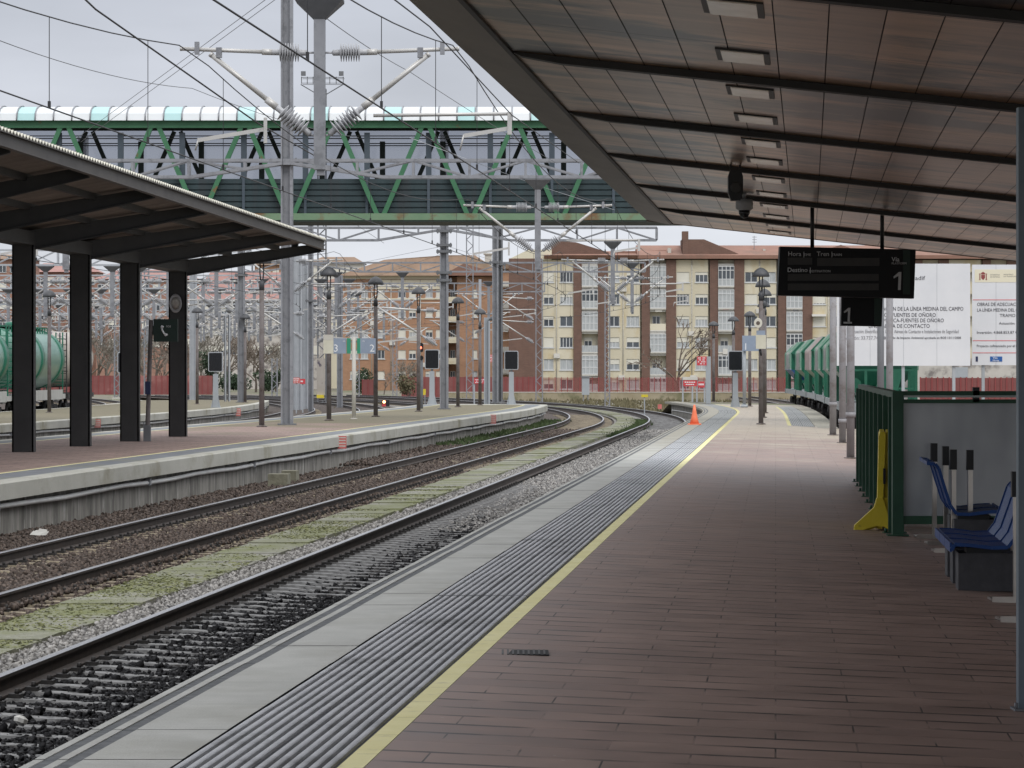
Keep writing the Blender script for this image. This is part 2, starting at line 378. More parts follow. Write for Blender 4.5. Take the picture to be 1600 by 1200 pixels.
mat('bridge_slate', (0.016,0.033,0.038), (0.028,0.050,0.056), 1.5, 0.55, stretch=(2,1,0.2), c3=(0.03,0.04,0.045), s3=0.9)
mat('bridge_post', (0.045,0.065,0.085), (0.065,0.085,0.105), 2, 0.5)
mat('roof_white', (0.56,0.59,0.60), (0.63,0.65,0.66), 0.6, 0.35)
mat('roof_teal', (0.34,0.54,0.54), (0.39,0.59,0.59), 0.8, 0.35)
mat('fence_green', (0.010,0.052,0.028), (0.018,0.072,0.040), 4, 0.5)
mat('fence_rail', (0.30,0.34,0.33), rough=0.35, metal=0.3)
mat('frosted', (0.23,0.255,0.275), (0.44,0.465,0.485), 0.75, 0.24, spec=0.7, stretch=(1.3,1,0.6), detail=3)
mat('barrier_yellow', (0.60,0.47,0.02), (0.68,0.55,0.05), 4, 0.5, c3=(0.30,0.22,0.03), s3=9, t3=(0.62,0.75))
mat('chrome', (0.48,0.45,0.41), (0.60,0.57,0.53), 3, 0.28, metal=0.9)
mat('bench_blue', (0.003,0.035,0.155), (0.006,0.05,0.20), 6, 0.4, spec=0.35)
mat('bench_edge', (0.40,0.45,0.55), rough=0.4)
mat('bench_stone', (0.035,0.036,0.042), (0.055,0.056,0.062), 9, 0.6, bump=0.002)
mat('post_blue', (0.10,0.135,0.165), (0.14,0.175,0.205), 2, 0.45)
mat('red_fence', (0.185,0.058,0.054), (0.24,0.085,0.08), 0.7, 0.8, c3=(0.42,0.21,0.185), s3=0.25, t3=(0.55,0.75))
mat('low_wall', (0.28,0.235,0.15), (0.38,0.33,0.24), 0.8, 0.9, c3=(0.17,0.16,0.09), s3=0.4)
mat('tank_green', (0.10,0.225,0.175), (0.135,0.27,0.215), 0.5, 0.28, spec=0.6)
mat('tank_dark', (0.012,0.125,0.075), (0.02,0.16,0.10), 1, 0.35)
mat('tank_grey', (0.33,0.30,0.265), (0.42,0.385,0.345), 0.9, 0.7, c3=(0.10,0.085,0.11), s3=1.1, t3=(0.56,0.60))
mat('frame_pale', (0.34,0.34,0.32), (0.42,0.42,0.40), 1.5, 0.6)
mat('bogie', (0.018,0.017,0.017), (0.04,0.037,0.035), 4, 0.7)
mat('hopper_pale', (0.15,0.29,0.215), (0.23,0.36,0.29), 1.0, 0.5, c3=(0.38,0.38,0.37), s3=0.5, t3=(0.48,0.54))
mat('hopper_green', (0.012,0.095,0.058), (0.025,0.14,0.085), 1.5, 0.32)
mat('hopper_blue', (0.02,0.06,0.22), rough=0.4)
mat('hopper_frame', (0.24,0.26,0.265), (0.32,0.34,0.345), 2, 0.6)
mat('hopper_pink', (0.38,0.32,0.31), (0.46,0.40,0.39), 1.0, 0.6, c3=(0.30,0.36,0.33), s3=0.8)
mat('bark', (0.085,0.068,0.055), (0.145,0.12,0.10), 3, 0.95)
mat('twig', (0.125,0.098,0.078), (0.20,0.165,0.135), 1, 0.95)
mat('twig_grey', (0.16,0.145,0.12), (0.23,0.21,0.18), 1, 0.95)
mat('leaf_dark', (0.015,0.032,0.014), (0.035,0.065,0.028), 3, 0.8)
mat('leaf_dry', (0.105,0.092,0.05), (0.17,0.15,0.085), 3, 0.9)
mat('leaf_green', (0.03,0.052,0.015), (0.06,0.09,0.03), 3, 0.85)
mat('wall_cream', (0.54,0.49,0.365), (0.61,0.56,0.435), 0.25, 0.85, c3=(0.50,0.40,0.22), s3=0.30, t3=(0.50,0.68), stretch=(1,1,0.45))
mat('stucco_cream', (0.62,0.575,0.44), (0.68,0.63,0.50), 0.3, 0.85)
brickmat('brick_brown', (0.185,0.100,0.073), (0.150,0.083,0.062), (0.18,0.12,0.095), 0.5, 0.14, 0.02, plane='XZ', noise=0.2, bump=0.002)
brickmat('brick_orange', (0.45,0.25,0.15), (0.395,0.215,0.127), (0.38,0.24,0.16), 0.5, 0.14, 0.02, plane='XZ', noise=0.2, bump=0.002)
brickmat('brick_pink', (0.40,0.21,0.15), (0.35,0.18,0.13), (0.36,0.25,0.2), 0.5, 0.14, 0.02, plane='XZ', noise=0.25, bump=0.002)
mat('roof_tile', (0.215,0.115,0.084), (0.275,0.15,0.11), 0.5, 0.85, c3=(0.20,0.12,0.09), s3=0.3)
mat('roof_tile_brown', (0.20,0.13,0.085), (0.26,0.175,0.12), 0.5, 0.85, c3=(0.16,0.11,0.07), s3=0.3)
mat('roof_tile_red', (0.29,0.155,0.135), (0.36,0.205,0.18), 0.4, 0.85)
mat('concrete_pale', (0.46,0.44,0.39), (0.55,0.53,0.48), 0.5, 0.85)
mat('house_white', (0.56,0.54,0.49), (0.63,0.61,0.56), 0.3, 0.85)
mat('win_frame', (0.58,0.59,0.59), rough=0.5)
mat('win_glass', (0.025,0.032,0.042), (0.09,0.105,0.12), 0.35, 0.12, spec=0.8)
mat('win_curtain', (0.32,0.34,0.35), (0.48,0.50,0.50), 3.0, 0.5, stretch=(3,1,0.3))
mat('blind', (0.62,0.60,0.52), (0.68,0.66,0.58), 0.5, 0.7)
mat('awning', (0.66,0.64,0.6), rough=0.8)
mat('dome_grey', (0.30,0.30,0.31), rough=0.4)
mat('horn', (0.60,0.58,0.50), rough=0.5)
mat('cabinet', (0.32,0.345,0.37), (0.37,0.395,0.42), 1, 0.6)
mat('paper', (0.50,0.49,0.46), rough=0.9)
mat('drain', (0.008,0.008,0.009), rough=0.7)
mat('dark_blue', (0.012,0.02,0.07), rough=0.5)
mat('phone_green', (0.006,0.022,0.016), rough=0.5)
mat('shed', (0.45,0.42,0.38), (0.55,0.52,0.48), 1, 0.85, c3=(0.2,0.18,0.17), s3=0.8)
m_ = bpy.data.materials.new('mesh_red'); MATS['mesh_red'] = m_
nt, N, L = nodes_of(m_)
N['Principled BSDF'].inputs['Base Color'].default_value = (0.22,0.06,0.056,1)
N['Principled BSDF'].inputs['Roughness'].default_value = 0.8
N['Principled BSDF'].inputs['Alpha'].default_value = 0.55
m_ = bpy.data.materials.new('bridge_glass'); MATS['bridge_glass'] = m_
nt, N, L = nodes_of(m_)
N.remove(N['Principled BSDF'])
tr_ = N.new('ShaderNodeBsdfTransparent'); tr_.inputs['Color'].default_value = (0.66,0.675,0.71,1)
gl_ = N.new('ShaderNodeBsdfGlossy'); gl_.inputs['Roughness'].default_value = 0.1; gl_.inputs['Color'].default_value = (0.6,0.6,0.6,1)
mx_ = N.new('ShaderNodeMixShader'); mx_.inputs['Fac'].default_value = 0.06
L.new(tr_.outputs[0], mx_.inputs[1]); L.new(gl_.outputs[0], mx_.inputs[2]); L.new(mx_.outputs[0], N['Material Output'].inputs['Surface'])
M = MATS

# ------------------------------------------------------------------ ground and track bed
g = MB(); g.quad((-4000,-60,-0.98),(4000,-60,-0.98),(4000,9000,-0.98),(-4000,9000,-0.98))
struct(g.build('ground', M['ground']))
bed = emptystruct('ballast_bed')
Yb = frange(8, 330, 3.0)
def strip(name, u0, u1, m, Y0=8, Y1=330, z=-0.775, d=3.0, base=C, nu=6):
    b = MB(); us = [u0 + (u1-u0)*k/nu for k in range(nu+1)]
    b.sweep([(u, z + 0.012*math.sin(k*2.1) - (0.055*max(0.0, -4.6-u) if name == 'brown_ballast' else 0.0)) for k, u in enumerate(us)], base, frange(Y0, Y1, d))
    return b.build(name, M[m], bed)
strip('brown_ballast', -7.4, -1.75, 'ballast_brown')
strip('grey_ballast', -0.75, -0.1, 'ballast_grey', z=-0.71)
strip('rail_ballast', -0.12, 0.0, 'ballast_grey', z=-0.775, nu=1)
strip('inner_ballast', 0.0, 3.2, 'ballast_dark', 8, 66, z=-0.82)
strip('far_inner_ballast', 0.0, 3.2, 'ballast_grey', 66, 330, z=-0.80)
strip('verge', -1.75, -0.75, 'ballast_grey', z=-0.72)
strip('yard_ballast', -21.6, -12.0, 'ballast_brown', 60, 330, z=-0.72)
strip('siding_ballast', -46, -29.5, 'ballast_brown', 80, 400, z=-0.74)
strip('bay_ballast', 0, 7, 'ballast_brown', 118, 300, z=-0.70, base=lambda Y: T6(Y)-2)
strip('junction_ballast', -12.5, -7.2, 'ballast_grey', 185, 330, z=-0.74)

def stones(name, m, regions, label):
    vs = []; fs = []; nv = 0
    cube = np.array([(-1,-1,-1),(1,-1,-1),(1,1,-1),(-1,1,-1),(-1,-1,1),(1,-1,1),(1,1,1),(-1,1,1)], float)
    quads = np.array([(0,3,2,1),(4,5,6,7),(0,1,5,4),(1,2,6,5),(2,3,7,6),(3,0,4,7)])
    for (u0, u1, Y0, Y1, dens, size, zt) in regions:
        n = int((u1-u0)*(Y1-Y0)*dens)
        Y = np.random.uniform(Y0, Y1, n); u = np.random.uniform(u0, u1, n)
        x = np.array([C(y) for y in Y]) + u
        s = size*np.random.uniform(0.55, 1.25, n)
        sh = cube[None]*np.random.uniform(0.45, 1.0, (n, 8, 3))*np.array((1.15,1.0,0.8))
        th = np.random.uniform(0, 6.28, (n, 3))
        for ax in range(3):
            c, si = np.cos(th[:, ax])[:, None], np.sin(th[:, ax])[:, None]
            i, j = [(1,2),(0,2),(0,1)][ax]
            a, b = sh[:, :, i].copy(), sh[:, :, j].copy()
            sh[:, :, i] = c*a - si*b; sh[:, :, j] = si*a + c*b
        sh *= s[:, None, None]*0.5
        z = zt + np.random.uniform(-0.02, 0.025, n) + s*0.1
        sh += np.stack([x, Y, z], 1)[:, None, :]
        vs.append(sh.reshape(-1, 3)); fs.append((quads[None] + nv + 8*np.arange(n)[:, None, None]).reshape(-1, 4)); nv += 8*n
    V = np.concatenate(vs); Q = np.concatenate(fs)
    me = bpy.data.meshes.new(name)
    me.vertices.add(len(V)); me.vertices.foreach_set('co', V.ravel())
    me.loops.add(Q.size); me.loops.foreach_set('vertex_index', Q.ravel().astype(np.int32))
    me.polygons.add(len(Q)); me.polygons.foreach_set('loop_start', (4*np.arange(len(Q))).astype(np.int32))
    me.update(calc_edges=True); me.validate()
    me.materials.append(M[m])
    o = bpy.data.objects.new(name, me); COL.objects.link(o); o['kind'] = 'stuff'
    o['label'] = label; o['category'] = 'gravel'
stones('brown_gravel', 'stone_brown', [(-6.9,-5.7,34,60,190,0.062,-0.83), (-6.9,-5.7,60,95,75,0.08,-0.83), (-5.7,-5.1,34,60,190,0.062,-0.79), (-5.7,-5.1,60,95,75,0.08,-0.79), (-5.1,-4.75,34,60,190,0.062,-0.75), (-5.1,-4.7,60,95,75,0.08,-0.75), (-6.2,-4.7,95,150,26,0.10,-0.74), (-4.75,-2.3,34,60,200,0.062,-0.735), (-4.7,-2.3,60,95,85,0.08,-0.735), (-4.7,-2.2,95,150,26,0.10,-0.75), (-2.3,-1.62,34,60,110,0.055,-0.785), (-2.3,-1.62,60,110,45,0.07,-0.775)], 'brown track gravel around the middle rails')
stones('grey_gravel', 'stone_grey', [(-0.72,-0.10,24,50,420,0.055,-0.665), (-0.72,-0.10,50,110,150,0.075,-0.69), (0.08,2.7,56,100,110,0.07,-0.765), (0.08,2.8,100,150,36,0.09,-0.765),(-1.85,-1.60,60,110,60,0.07,-0.74)], 'pale grey track gravel beside the nearest rail')
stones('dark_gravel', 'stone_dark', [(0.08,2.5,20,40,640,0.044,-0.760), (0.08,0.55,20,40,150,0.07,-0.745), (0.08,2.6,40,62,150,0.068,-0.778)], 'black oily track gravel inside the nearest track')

# ------------------------------------------------------------------ tracks
CANT = 0.035
def rail_mb(fx, Y0, Y1, ztop, step):
    pr = [(-0.075,-0.172),(-0.075,-0.155),(-0.012,-0.135),(-0.012,-0.045),(-0.036,-0.034),(-0.036,-0.006),(-0.028,0.0),
          (0.028,0.0),(0.036,-0.006),(0.036,-0.034),(0.012,-0.045),(0.012,-0.135),(0.075,-0.155),(0.075,-0.172)]
    b = MB(); b.sweep([(u, z+ztop) for u, z in pr], fx, frange(Y0, Y1, step), closed=True,
                      mk=[0,0,0,0,0,1,1,1,0,0,0,0,0,0]); return b
def sleeper_mb(): 
    b = MB()
    tops = [(-1.30,-0.07),(-1.24,0.0),(-0.5,0.0),(-0.25,-0.012),(0.25,-0.012),(0.5,0.0),(1.24,0.0),(1.30,-0.07)]
    rows = []
    for yy, w in ((-0.15,-0.2),(-0.085,0.0),(0.085,0.0),(0.15,-0.2)):
        rows.append(b.pts([(x, yy, (z if w == 0 else -0.22)) for x, z in tops]))
    for k in range(3):
        for j in range(7): b.face((rows[k][j], rows[k][j+1], rows[k+1][j+1], rows[k+1][j]))
    b.k = 1
    for xr in (-0.87, 0.87):
        for s in (-1, 1):
            b.box(xr+s*0.14-0.05, xr+s*0.14+0.05, -0.055, 0.055, 0.002, 0.035)
            b.tube((xr+s*0.15, 0, 0.03), (xr+s*0.15, 0, 0.075), 0.02, n=6)
    return b
def track(tf, label, mats, Y0, Ydet, Y1, Yrail0, n_parts, zt=-0.54, rails_to=330, gauge=1.74):
    x0 = tf(60); t = thing('railway_track', (x0, 60, zt), label, 'railway track', 'railway tracks through the station')
    for s in (-1, 1):
        rail_mb(lambda Y, s=s: tf(Y)+s*gauge/2, Yrail0, rails_to, zt - s*CANT/2*1.7, 2.0).build('rail', [M['rail_rust'], M['rail_top']], t)
    mesh = sleeper_mb().build('sleeper', [M[mats], M['clip']], t, local=True)
    y = Y0; k = 0; rest = []
    while y < Y1:
        sl = (tf(y+0.5)-tf(y-0.5))
        if k < n_parts:
            o = mesh if k == 0 else mesh.copy()
            if k: COL.objects.link(o); o.parent = t
            o.location = (tf(y)-x0, y-60, -0.176); o.rotation_euler = (0, CANT, -math.atan(sl))
        else: rest.append(y)
        y += 0.6; k += 1
    if rest:
        b = MB()
        for y in rest:
            x = tf(y); b.box(x-1.3, x+1.3, y-0.105, y+0.105, zt-0.40, zt-0.19)
        o = b.build('sleeper', M[mats], t); o['kind'] = 'stuff'; o['label'] = 'far sleepers of this track'
    return t
track(T1, 'nearest railway track right below the paved platform, with black gravel', 'sleeper_grey', 18.2, 60, 215, 12, 100)
track(T2, 'second railway track from the right, on brown gravel by the island platform', 'sleeper_tan', 30.1, 60, 200, 26, 100)
def far_track(tf, label, Y0, Y1, zt=-0.54, sl=True):
    x0 = tf((Y0+Y1)/2); t = thing('railway_track', (x0, (Y0+Y1)/2, zt), label, 'railway track', 'railway tracks through the station')
    for s in (-1, 1):
        rail_mb(lambda Y, s=s: tf(Y)+s*0.87, Y0, Y1, zt, 4.0).build('rail', [M['rail_rust'], M['rail_top']], t)
    b = MB()
    for y in frange(Y0, Y1, 0.6):
        b.box(tf(y)-1.3, tf(y)+1.3, y-0.105, y+0.105, zt-0.40, zt-0.185)
    o = b.build('sleeper', M['sleeper_tan'], t); o['kind'] = 'stuff'
far_track(T3, 'track along the far edge of the dark canopied island platform', 70, 330)
far_track(T4, 'track at the foot of the third platform with the white conduit', 80, 330)
far_track(T5, 'track carrying the green tank wagon beyond the third platform', 110, 380)
far_track(lambda Y: C(Y)-36.2, 'track just behind the tank wagons in the left yard', 120, 400)
far_track(T6, 'bay track carrying the green hopper wagons on the right', 120, 320)
far_track(lambda Y: C(Y)-8.5-0.02*(Y-200), 'crossover track beyond the end of the island platform', 186, 330)

# cable trough path between the two nearest tracks
tr = MB()
for y in frange(24, 236, 1.0):
    x = C(y); w = random.uniform(-0.012, 0.012); z = -0.605 + random.uniform(-0.012, 0.012)
    a = C(y+0.98) - x
    i = tr.pts([(x-1.60,y,-0.8),(x-0.70,y,-0.8),(x-0.70+a,y+0.975,-0.8),(x-1.60+a,y+0.975,-0.8),
                (x-1.60+w,y,z),(x-0.70+w,y,z),(x-0.70+a+w,y+0.975,z),(x-1.60+a+w,y+0.975,z)])
    for q in ((4,5,6,7),(0,1,5,4),(1,2,6,5),(2,3,7,6),(3,0,4,7)): tr.face([i[k] for k in q])
struct(tr.build('trough_path', M['trough']))
# moss growing over the slabs
ms_ = MB(); rgm = np.random.RandomState(12)
for _ in range(15000):
    Y = 24 + 50*rgm.rand()**1.3; u = rgm.uniform(-1.6,-0.7); x = C(Y)+u
    if math.sin(Y*0.9+u*2)+math.sin(Y*0.37)+rgm.normal(0,0.7) < -0.2: continue
    w = rgm.uniform(0.012,0.035); h = rgm.uniform(0.005,0.016)
    ms_.poly([(x-w,Y,-0.606),(x+w,Y,-0.606),(x+rgm.uniform(-w,w),Y+rgm.uniform(-.02,.02),-0.606+h)])
o = ms_.build('path_moss', M['moss']); o['kind'] = 'stuff'
# grass tufts where the path bends
def leaf_clump(b, cx, cy, cz, rx, ry, rz, n, size):
    for _ in range(n):
        while True:
            p = np.random.uniform(-1, 1, 3)
            if np.dot(p, p) < 1: break
        q = np.array((cx+p[0]*rx, cy+p[1]*ry, cz+p[2]*rz))
        a = np.random.normal(size=3); a /= np.linalg.norm(a); c = np.random.normal(size=3); c = np.cross(a, c); c /= np.linalg.norm(c)
        s = size*random.uniform(0.6, 1.3)
        b.poly([q-a*s, q+c*s*0.5, q+a*s, q-c*s*0.5])
gt = MB()
for _ in range(2600):
    Y = random.uniform(118, 176); u = random.choice((random.gauss(-0.55, 0.25), random.gauss(-5.35, 0.5) + 0.0))
    if u > -3 and Y < 132: continue
    x = C(Y)+u; h = random.uniform(0.05, 0.16)
    gt.poly([(x-0.05,Y,-0.70),(x+0.05,Y,-0.70),(x+random.uniform(-.06,.06),Y+random.uniform(-.05,.05),-0.70+h)])
o = gt.build('track_grass', M['leaf_green']); o['kind'] = 'stuff'

# ------------------------------------------------------------------ near platform
pf = emptystruct('platform')
Yp = frange(10, 204, 2.0)
b = MB()     # body: face wall set back under the coping
b.sweep([(0.32,-0.9),(0.32,-0.14),(0.02,-0.135)], E, Yp)
b.build('platform_wall', M['platform_wall'], pf)
b = MB(); y = 10.0; nsl = 0
while y < 204:
    y1 = y + 1.385
    gz = random.uniform(-0.002, 0.002)
    prof = [(0.02,-0.135),(0.0,-0.12),(0.0,-0.012+gz),(0.012,gz),(0.060,gz),(0.062,-0.004),(0.128,-0.004),(0.13,gz),(0.180,gz),(0.182,-0.004),(0.255,-0.004),(0.257,gz),(0.752,gz)]
    b.sweep(prof, E, [y, y1], mk=[0,0,0,0,0,1,0,0,0,1,0,0])
    for yy in (y, y1):
        b.k = 0
    y += 1.392
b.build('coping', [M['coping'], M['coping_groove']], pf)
b = MB()     # dark bed under slab joints
b.sweep([(0.03,-0.02),(1.72,-0.02)], E, Yp); b.build('joint_bed', M['tactile_gap'], pf)
YT = 188
b = MB(); y = 10.0
ridge = []
for tile in (0.757, 1.160):
    ridge.append((tile, -0.012))
    for k in range(6):
        u = tile + 0.004 + k*0.0655
        for du, dz in ((0.0,-0.011),(0.009,0.001),(0.019,0.004),(0.036,0.004),(0.045,0.001),(0.052,-0.011)): ridge.append((u+du, dz))
    ridge.append((tile+0.399, -0.012))
mk = []
for j in range(len(ridge)-1):
    a, c = ridge[j], ridge[j+1]
    mk.append(1 if (a[1] < -0.01 and c[1] < -0.01) else 0)
while y < YT:
    y1 = min(y + 3.2, YT); ys = frange(y, y1-0.012, 0.8)
    dz = random.uniform(-0.003, 0.002)
    b.sweep([(u, z+dz) for u, z in ridge], E, ys, mk=mk)
    y += 3.2
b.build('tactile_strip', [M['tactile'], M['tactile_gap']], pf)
b = MB(); y = 10.0
while y < YT:
    b.sweep([(1.572,-0.02),(1.572,0.0),(1.700,0.0),(1.700,-0.02)], E, [y, y+0.895]); y += 0.9
b.build('yellow_line', M['yellow_line'], pf)
def Rr(Y): return T6(Y) - 1.72                    # right edge along the bay track
b = MB(); rows = []
Yq = frange(8, 116, 3.0)
for Y in Yq:
    x0 = E(Y)+1.702; rows.append(b.pts([(x0+(x1-0)*1.0, Y, pz(x0+x1, Y)-0.002) for x1 in (0,0.8,1.6,2.4,3.2,4.2,5.4,7,9,12,16)]))
for k in range(len(rows)-1):
    for j in range(10): b.face((rows[k][j], rows[k][j+1], rows[k+1][j+1], rows[k+1][j]))
rows = []
for Y in frange(116, 190, 2.0):
    x0 = E(min(Y,190))+1.702; xr = Rr(Y) - (1.70 if 118 < Y < 181 else 0.0)
    rows.append(b.pts([(x0+(xr-x0)*k/6, Y, pz(x0+(xr-x0)*k/6, Y)-0.002) for k in range(7)]))
for k in range(len(rows)-1):
    for j in range(6): b.face((rows[k][j], rows[k][j+1], rows[k+1][j+1], rows[k+1][j]))
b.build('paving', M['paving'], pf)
b = MB(); zr = lambda Y: pz(Rr(Y)-0.8, Y)
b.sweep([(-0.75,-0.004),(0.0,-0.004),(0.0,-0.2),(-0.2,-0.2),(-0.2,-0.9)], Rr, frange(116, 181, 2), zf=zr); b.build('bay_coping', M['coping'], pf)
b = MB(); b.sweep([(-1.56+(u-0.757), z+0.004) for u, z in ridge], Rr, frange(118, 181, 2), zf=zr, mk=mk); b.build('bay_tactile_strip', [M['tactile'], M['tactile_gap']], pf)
b = MB(); b.sweep([(-1.72,-0.02),(-1.72,0.004),(-1.565,0.004),(-1.565,-0.02)], Rr, frange(118, 181, 2), zf=zr); b.build('bay_yellow_line', M['yellow_line'], pf)
b = MB(); b.sweep([(0.30,-0.5),(0.27,-0.46),(0.24,-0.5)], E, frange(150, 203, 2)); b.build('wall_cable', M['cable_white'], pf)
# far end of the platform beyond the paving: earth fill up to the fence
b = MB(); rows = []
for Y in frange(188, 204, 2):
    rows.append(b.pts([(E(Y)+0.75, Y, -0.012), (E(Y)+4, Y, -0.05), (Rr(Y), Y, -0.12)]))
for k in range(len(rows)-1):
    for j in range(2): b.face((rows[k][j], rows[k][j+1], rows[k+1][j+1], rows[k+1][j]))
i = b.pts([(E(204)+0.3,204,-0.02),(E(204)+4,204,-0.06),(Rr(204),204,-0.13),(E(204)+0.3,220,-0.97),(E(204)+4,225,-0.97),(Rr(204),225,-0.97)])
b.face((i[0],i[1],i[4],i[3])); b.face((i[1],i[2],i[5],i[4]))
b.build('earth_end', M['ground'], pf)

# ------------------------------------------------------------------ island platform with the dark canopy
p2 = emptystruct('island_platform')
Y2 = frange(36, 177, 2.0)
def side(edge, sg, Ys, zt, par, cop, wall, band=True, end=None):
    b = MB(); b.sweep([(0.0,zt-0.30),(0.0,zt-0.03),(-0.03*sg,zt),(-0.36*sg,zt)], edge, Ys); b.build('coping', M[cop], par)
    b = MB(); b.sweep([(-0.20*sg,-0.98),(-0.20*sg,zt-0.295),(0.0,zt-0.30)], edge, Ys); b.build('platform_wall', M[wall], par)
    if band:
        b = MB(); b.sweep([(-0.362*sg,zt-0.002),(-1.15*sg,zt-0.002)], edge, Ys); b.build('edge_band', M['slab_band'], par)
        b = MB(); b.sweep([(-1.152*sg,zt-0.001),(-1.26*sg,zt-0.001)], edge, Ys); b.build('yellow_line', M['yellow_line'], par)
side(P2N, 1, Y2, Z2, p2, 'platform_lip', 'platform_wall')
side(P2F, -1, Y2, Z2, p2, 'platform_lip', 'platform_wall')
b = MB(); rows = []
for Y in Y2:
    x0, x1 = P2F(Y)+1.262, P2N(Y)-1.262
    rows.append(b.pts([(x0+(x1-x0)*k/5, Y, Z2-0.002) for k in range(6)]))
for k in range(len(rows)-1):
    for j in range(5): b.face((rows[k][j], rows[k][j+1], rows[k+1][j+1], rows[k+1][j]))
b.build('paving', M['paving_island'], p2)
b = MB()   # rounded end of the island
xa, xb = P2F(177), P2N(177); xc = (xa+xb)/2; rr = (xb-xa)/2
top = [(xc+rr*math.cos(t), 177+1.0*rr*math.sin(t)) for t in [math.pi*k/16 for k in range(17)]]
b.poly([(x, y, Z2-0.002) for x, y in top])
for k in range(16):
    for z0, z1, ins in ((Z2-0.30, Z2, 1.0),):
        b.quad((*top[k], z0), (*top[k+1], z0), (*top[k+1], z1), (*top[k], z1))
b.build('rounded_end', M['platform_lip'], p2)
b = MB()
low = [(xc+(rr-0.3)*math.cos(t), 177+1.0*(rr-0.3)*math.sin(t)) for t in [math.pi*k/16 for k in range(17)]]
for k in range(16): b.quad((*low[k], -0.98), (*low[k+1], -0.98), (*low[k+1], Z2-0.30), (*low[k], Z2-0.30))
b.build('end_wall', M['platform_wall'], p2)
# white conduit clipped along the wall
def conduit(edge, Ys, zt, off, sg, label, r=0.05):
    b = MB(); b.path([(edge(Y)-off*sg, Y, zt+0.018*math.sin(Y*0.7)) for Y in Ys], r, 6)
    b.k = 1
    o = b.build('wall_conduit', [M['cable_white'], M['galv']])
    t = tag(o, label, 'cable conduit')
    for Y in Ys[2::5]:
        c = MB(); x = edge(Y)-off*sg
        c.box(x-0.05, x+0.06, Y-0.13, Y+0.13, zt-0.055, zt+0.07)
        c.build('junction_box', M['galv'], o)
conduit(P2N, frange(38, 176, 2.5), -0.32, 0.12, 1, 'pale conduit clipped along the concrete wall of the island platform')

# ------------------------------------------------------------------ third platform
p3 = emptystruct('third_platform')
Y3 = frange(90, 214, 2.5)
side(P3N, 1, Y3, 0.0, p3, 'platform_lip', 'platform_wall', band=False)
side(lambda Y: P3N(Y)-8.3, -1, Y3, 0.0, p3, 'platform_lip', 'platform_wall', band=False)
b = MB(); b.sweep([(-7.94,-0.002),(-4,0.02),(-0.36,-0.002)], P3N, Y3); b.build('paving', M['paving_island'], p3)
x0, x1 = P3N(214)-8.3, P3N(214)
b = MB(); b.quad((x0,214,-0.98),(x1,214,-0.98),(x1,214,0),(x0,214,0)); b.build('end_wall', M['platform_wall'], p3)
conduit(P3N, frange(92, 213, 2.5), -0.40, 0.13, 1, 'white conduit along the wall of the third platform behind the columns')
# ------------------------------------------------------------------ right canopy (over the near platform)
cs = 0.0872; cth = math.atan(cs)
CX0 = -3.315
def cedge(Y): return CX0 + cs*Y
CO = (cedge(14), 14.0, 5.0)
def cl(v, w):                        # canopy-local: v to the right of the edge, w along it -> world
    return (CO[0] + v*math.cos(cth) + w*math.sin(cth), CO[1] - v*math.sin(cth) + w*math.cos(cth))
SL = 0.112
cw1 = (69.7-14)/math.cos(cth)
can = thing('platform_canopy', CO, 'large brown panelled canopy sloping over the paved platform on the right', 'canopy', rz=-cth)
def cz(v): return -SL*v
b = MB(); nv = 34
for k in range(nv):
    v0 = 0.52 + k*0.42; v1 = v0+0.42
    w = -8.0
    while w < cw1-0.01:
        w1 = min(w+3.83, cw1)
        b.quad((v0+0.005, w+0.008, cz(v0)), (v0+0.005, w1-0.008, cz(v0)), (v1-0.005, w1-0.008, cz(v1)), (v1-0.005, w+0.008, cz(v1)))
        w = w1
b.build('soffit', M['soffit'], can, local=True)
b = MB(); v9 = 0.5+nv*0.42
b.quad((0.5,-8,cz(0.5)+0.03),(v9,-8,cz(v9)+0.03),(v9,cw1,cz(v9)+0.03),(0.5,cw1,cz(0.5)+0.03))
b.build('soffit_backing', M['soffit_beam'], can, local=True)
b = MB(); b.prism([(0,0.02),(0.50,cz(0.5)-0.03),(0.52,cz(0.5)+0.02),(0.5,0.3),(0,0.28)], -8, cw1, 'y'); b.build('edge_panel', M['soffit_edge'], can, local=True)
b = MB(); b.prism([(0.5,0.02),(v9,cz(v9)+0.1),(v9,0.4),(0.5,0.3)], -8, cw1-0.01, 'y'); b.build('roof', M['galv_dark'], can, local=True)
b = MB(); b.prism([(0.0,-0.01),(v9,cz(v9)-0.02),(v9,cz(v9)+0.24),(0.0,0.29)], cw1, cw1+0.10, 'y'); b.build('end_fascia', M['soffit_edge'], can, local=True)
BW = [(Y-14)/math.cos(cth) for Y in (16.7,24.3,32.0,39.4,47.0,54.8,62.8)]
for wv in BW:
    b = MB(); b.prism([(0.52,cz(0.52)-0.005),(v9,cz(v9)-0.005),(v9,cz(v9)-0.07),(1.0,cz(1.0)-0.07),(0.62,cz(0.62)-0.04)], wv-0.10, wv+0.10, 'y')
    b.build('beam', M['soffit_beam'], can, local=True)
b = MB(); b.box(0.50,0.545,-8,cw1,cz(0.52)-0.03,cz(0.52)+0.01); b.build('edge_joint', M['soffit_beam'], can, local=True)
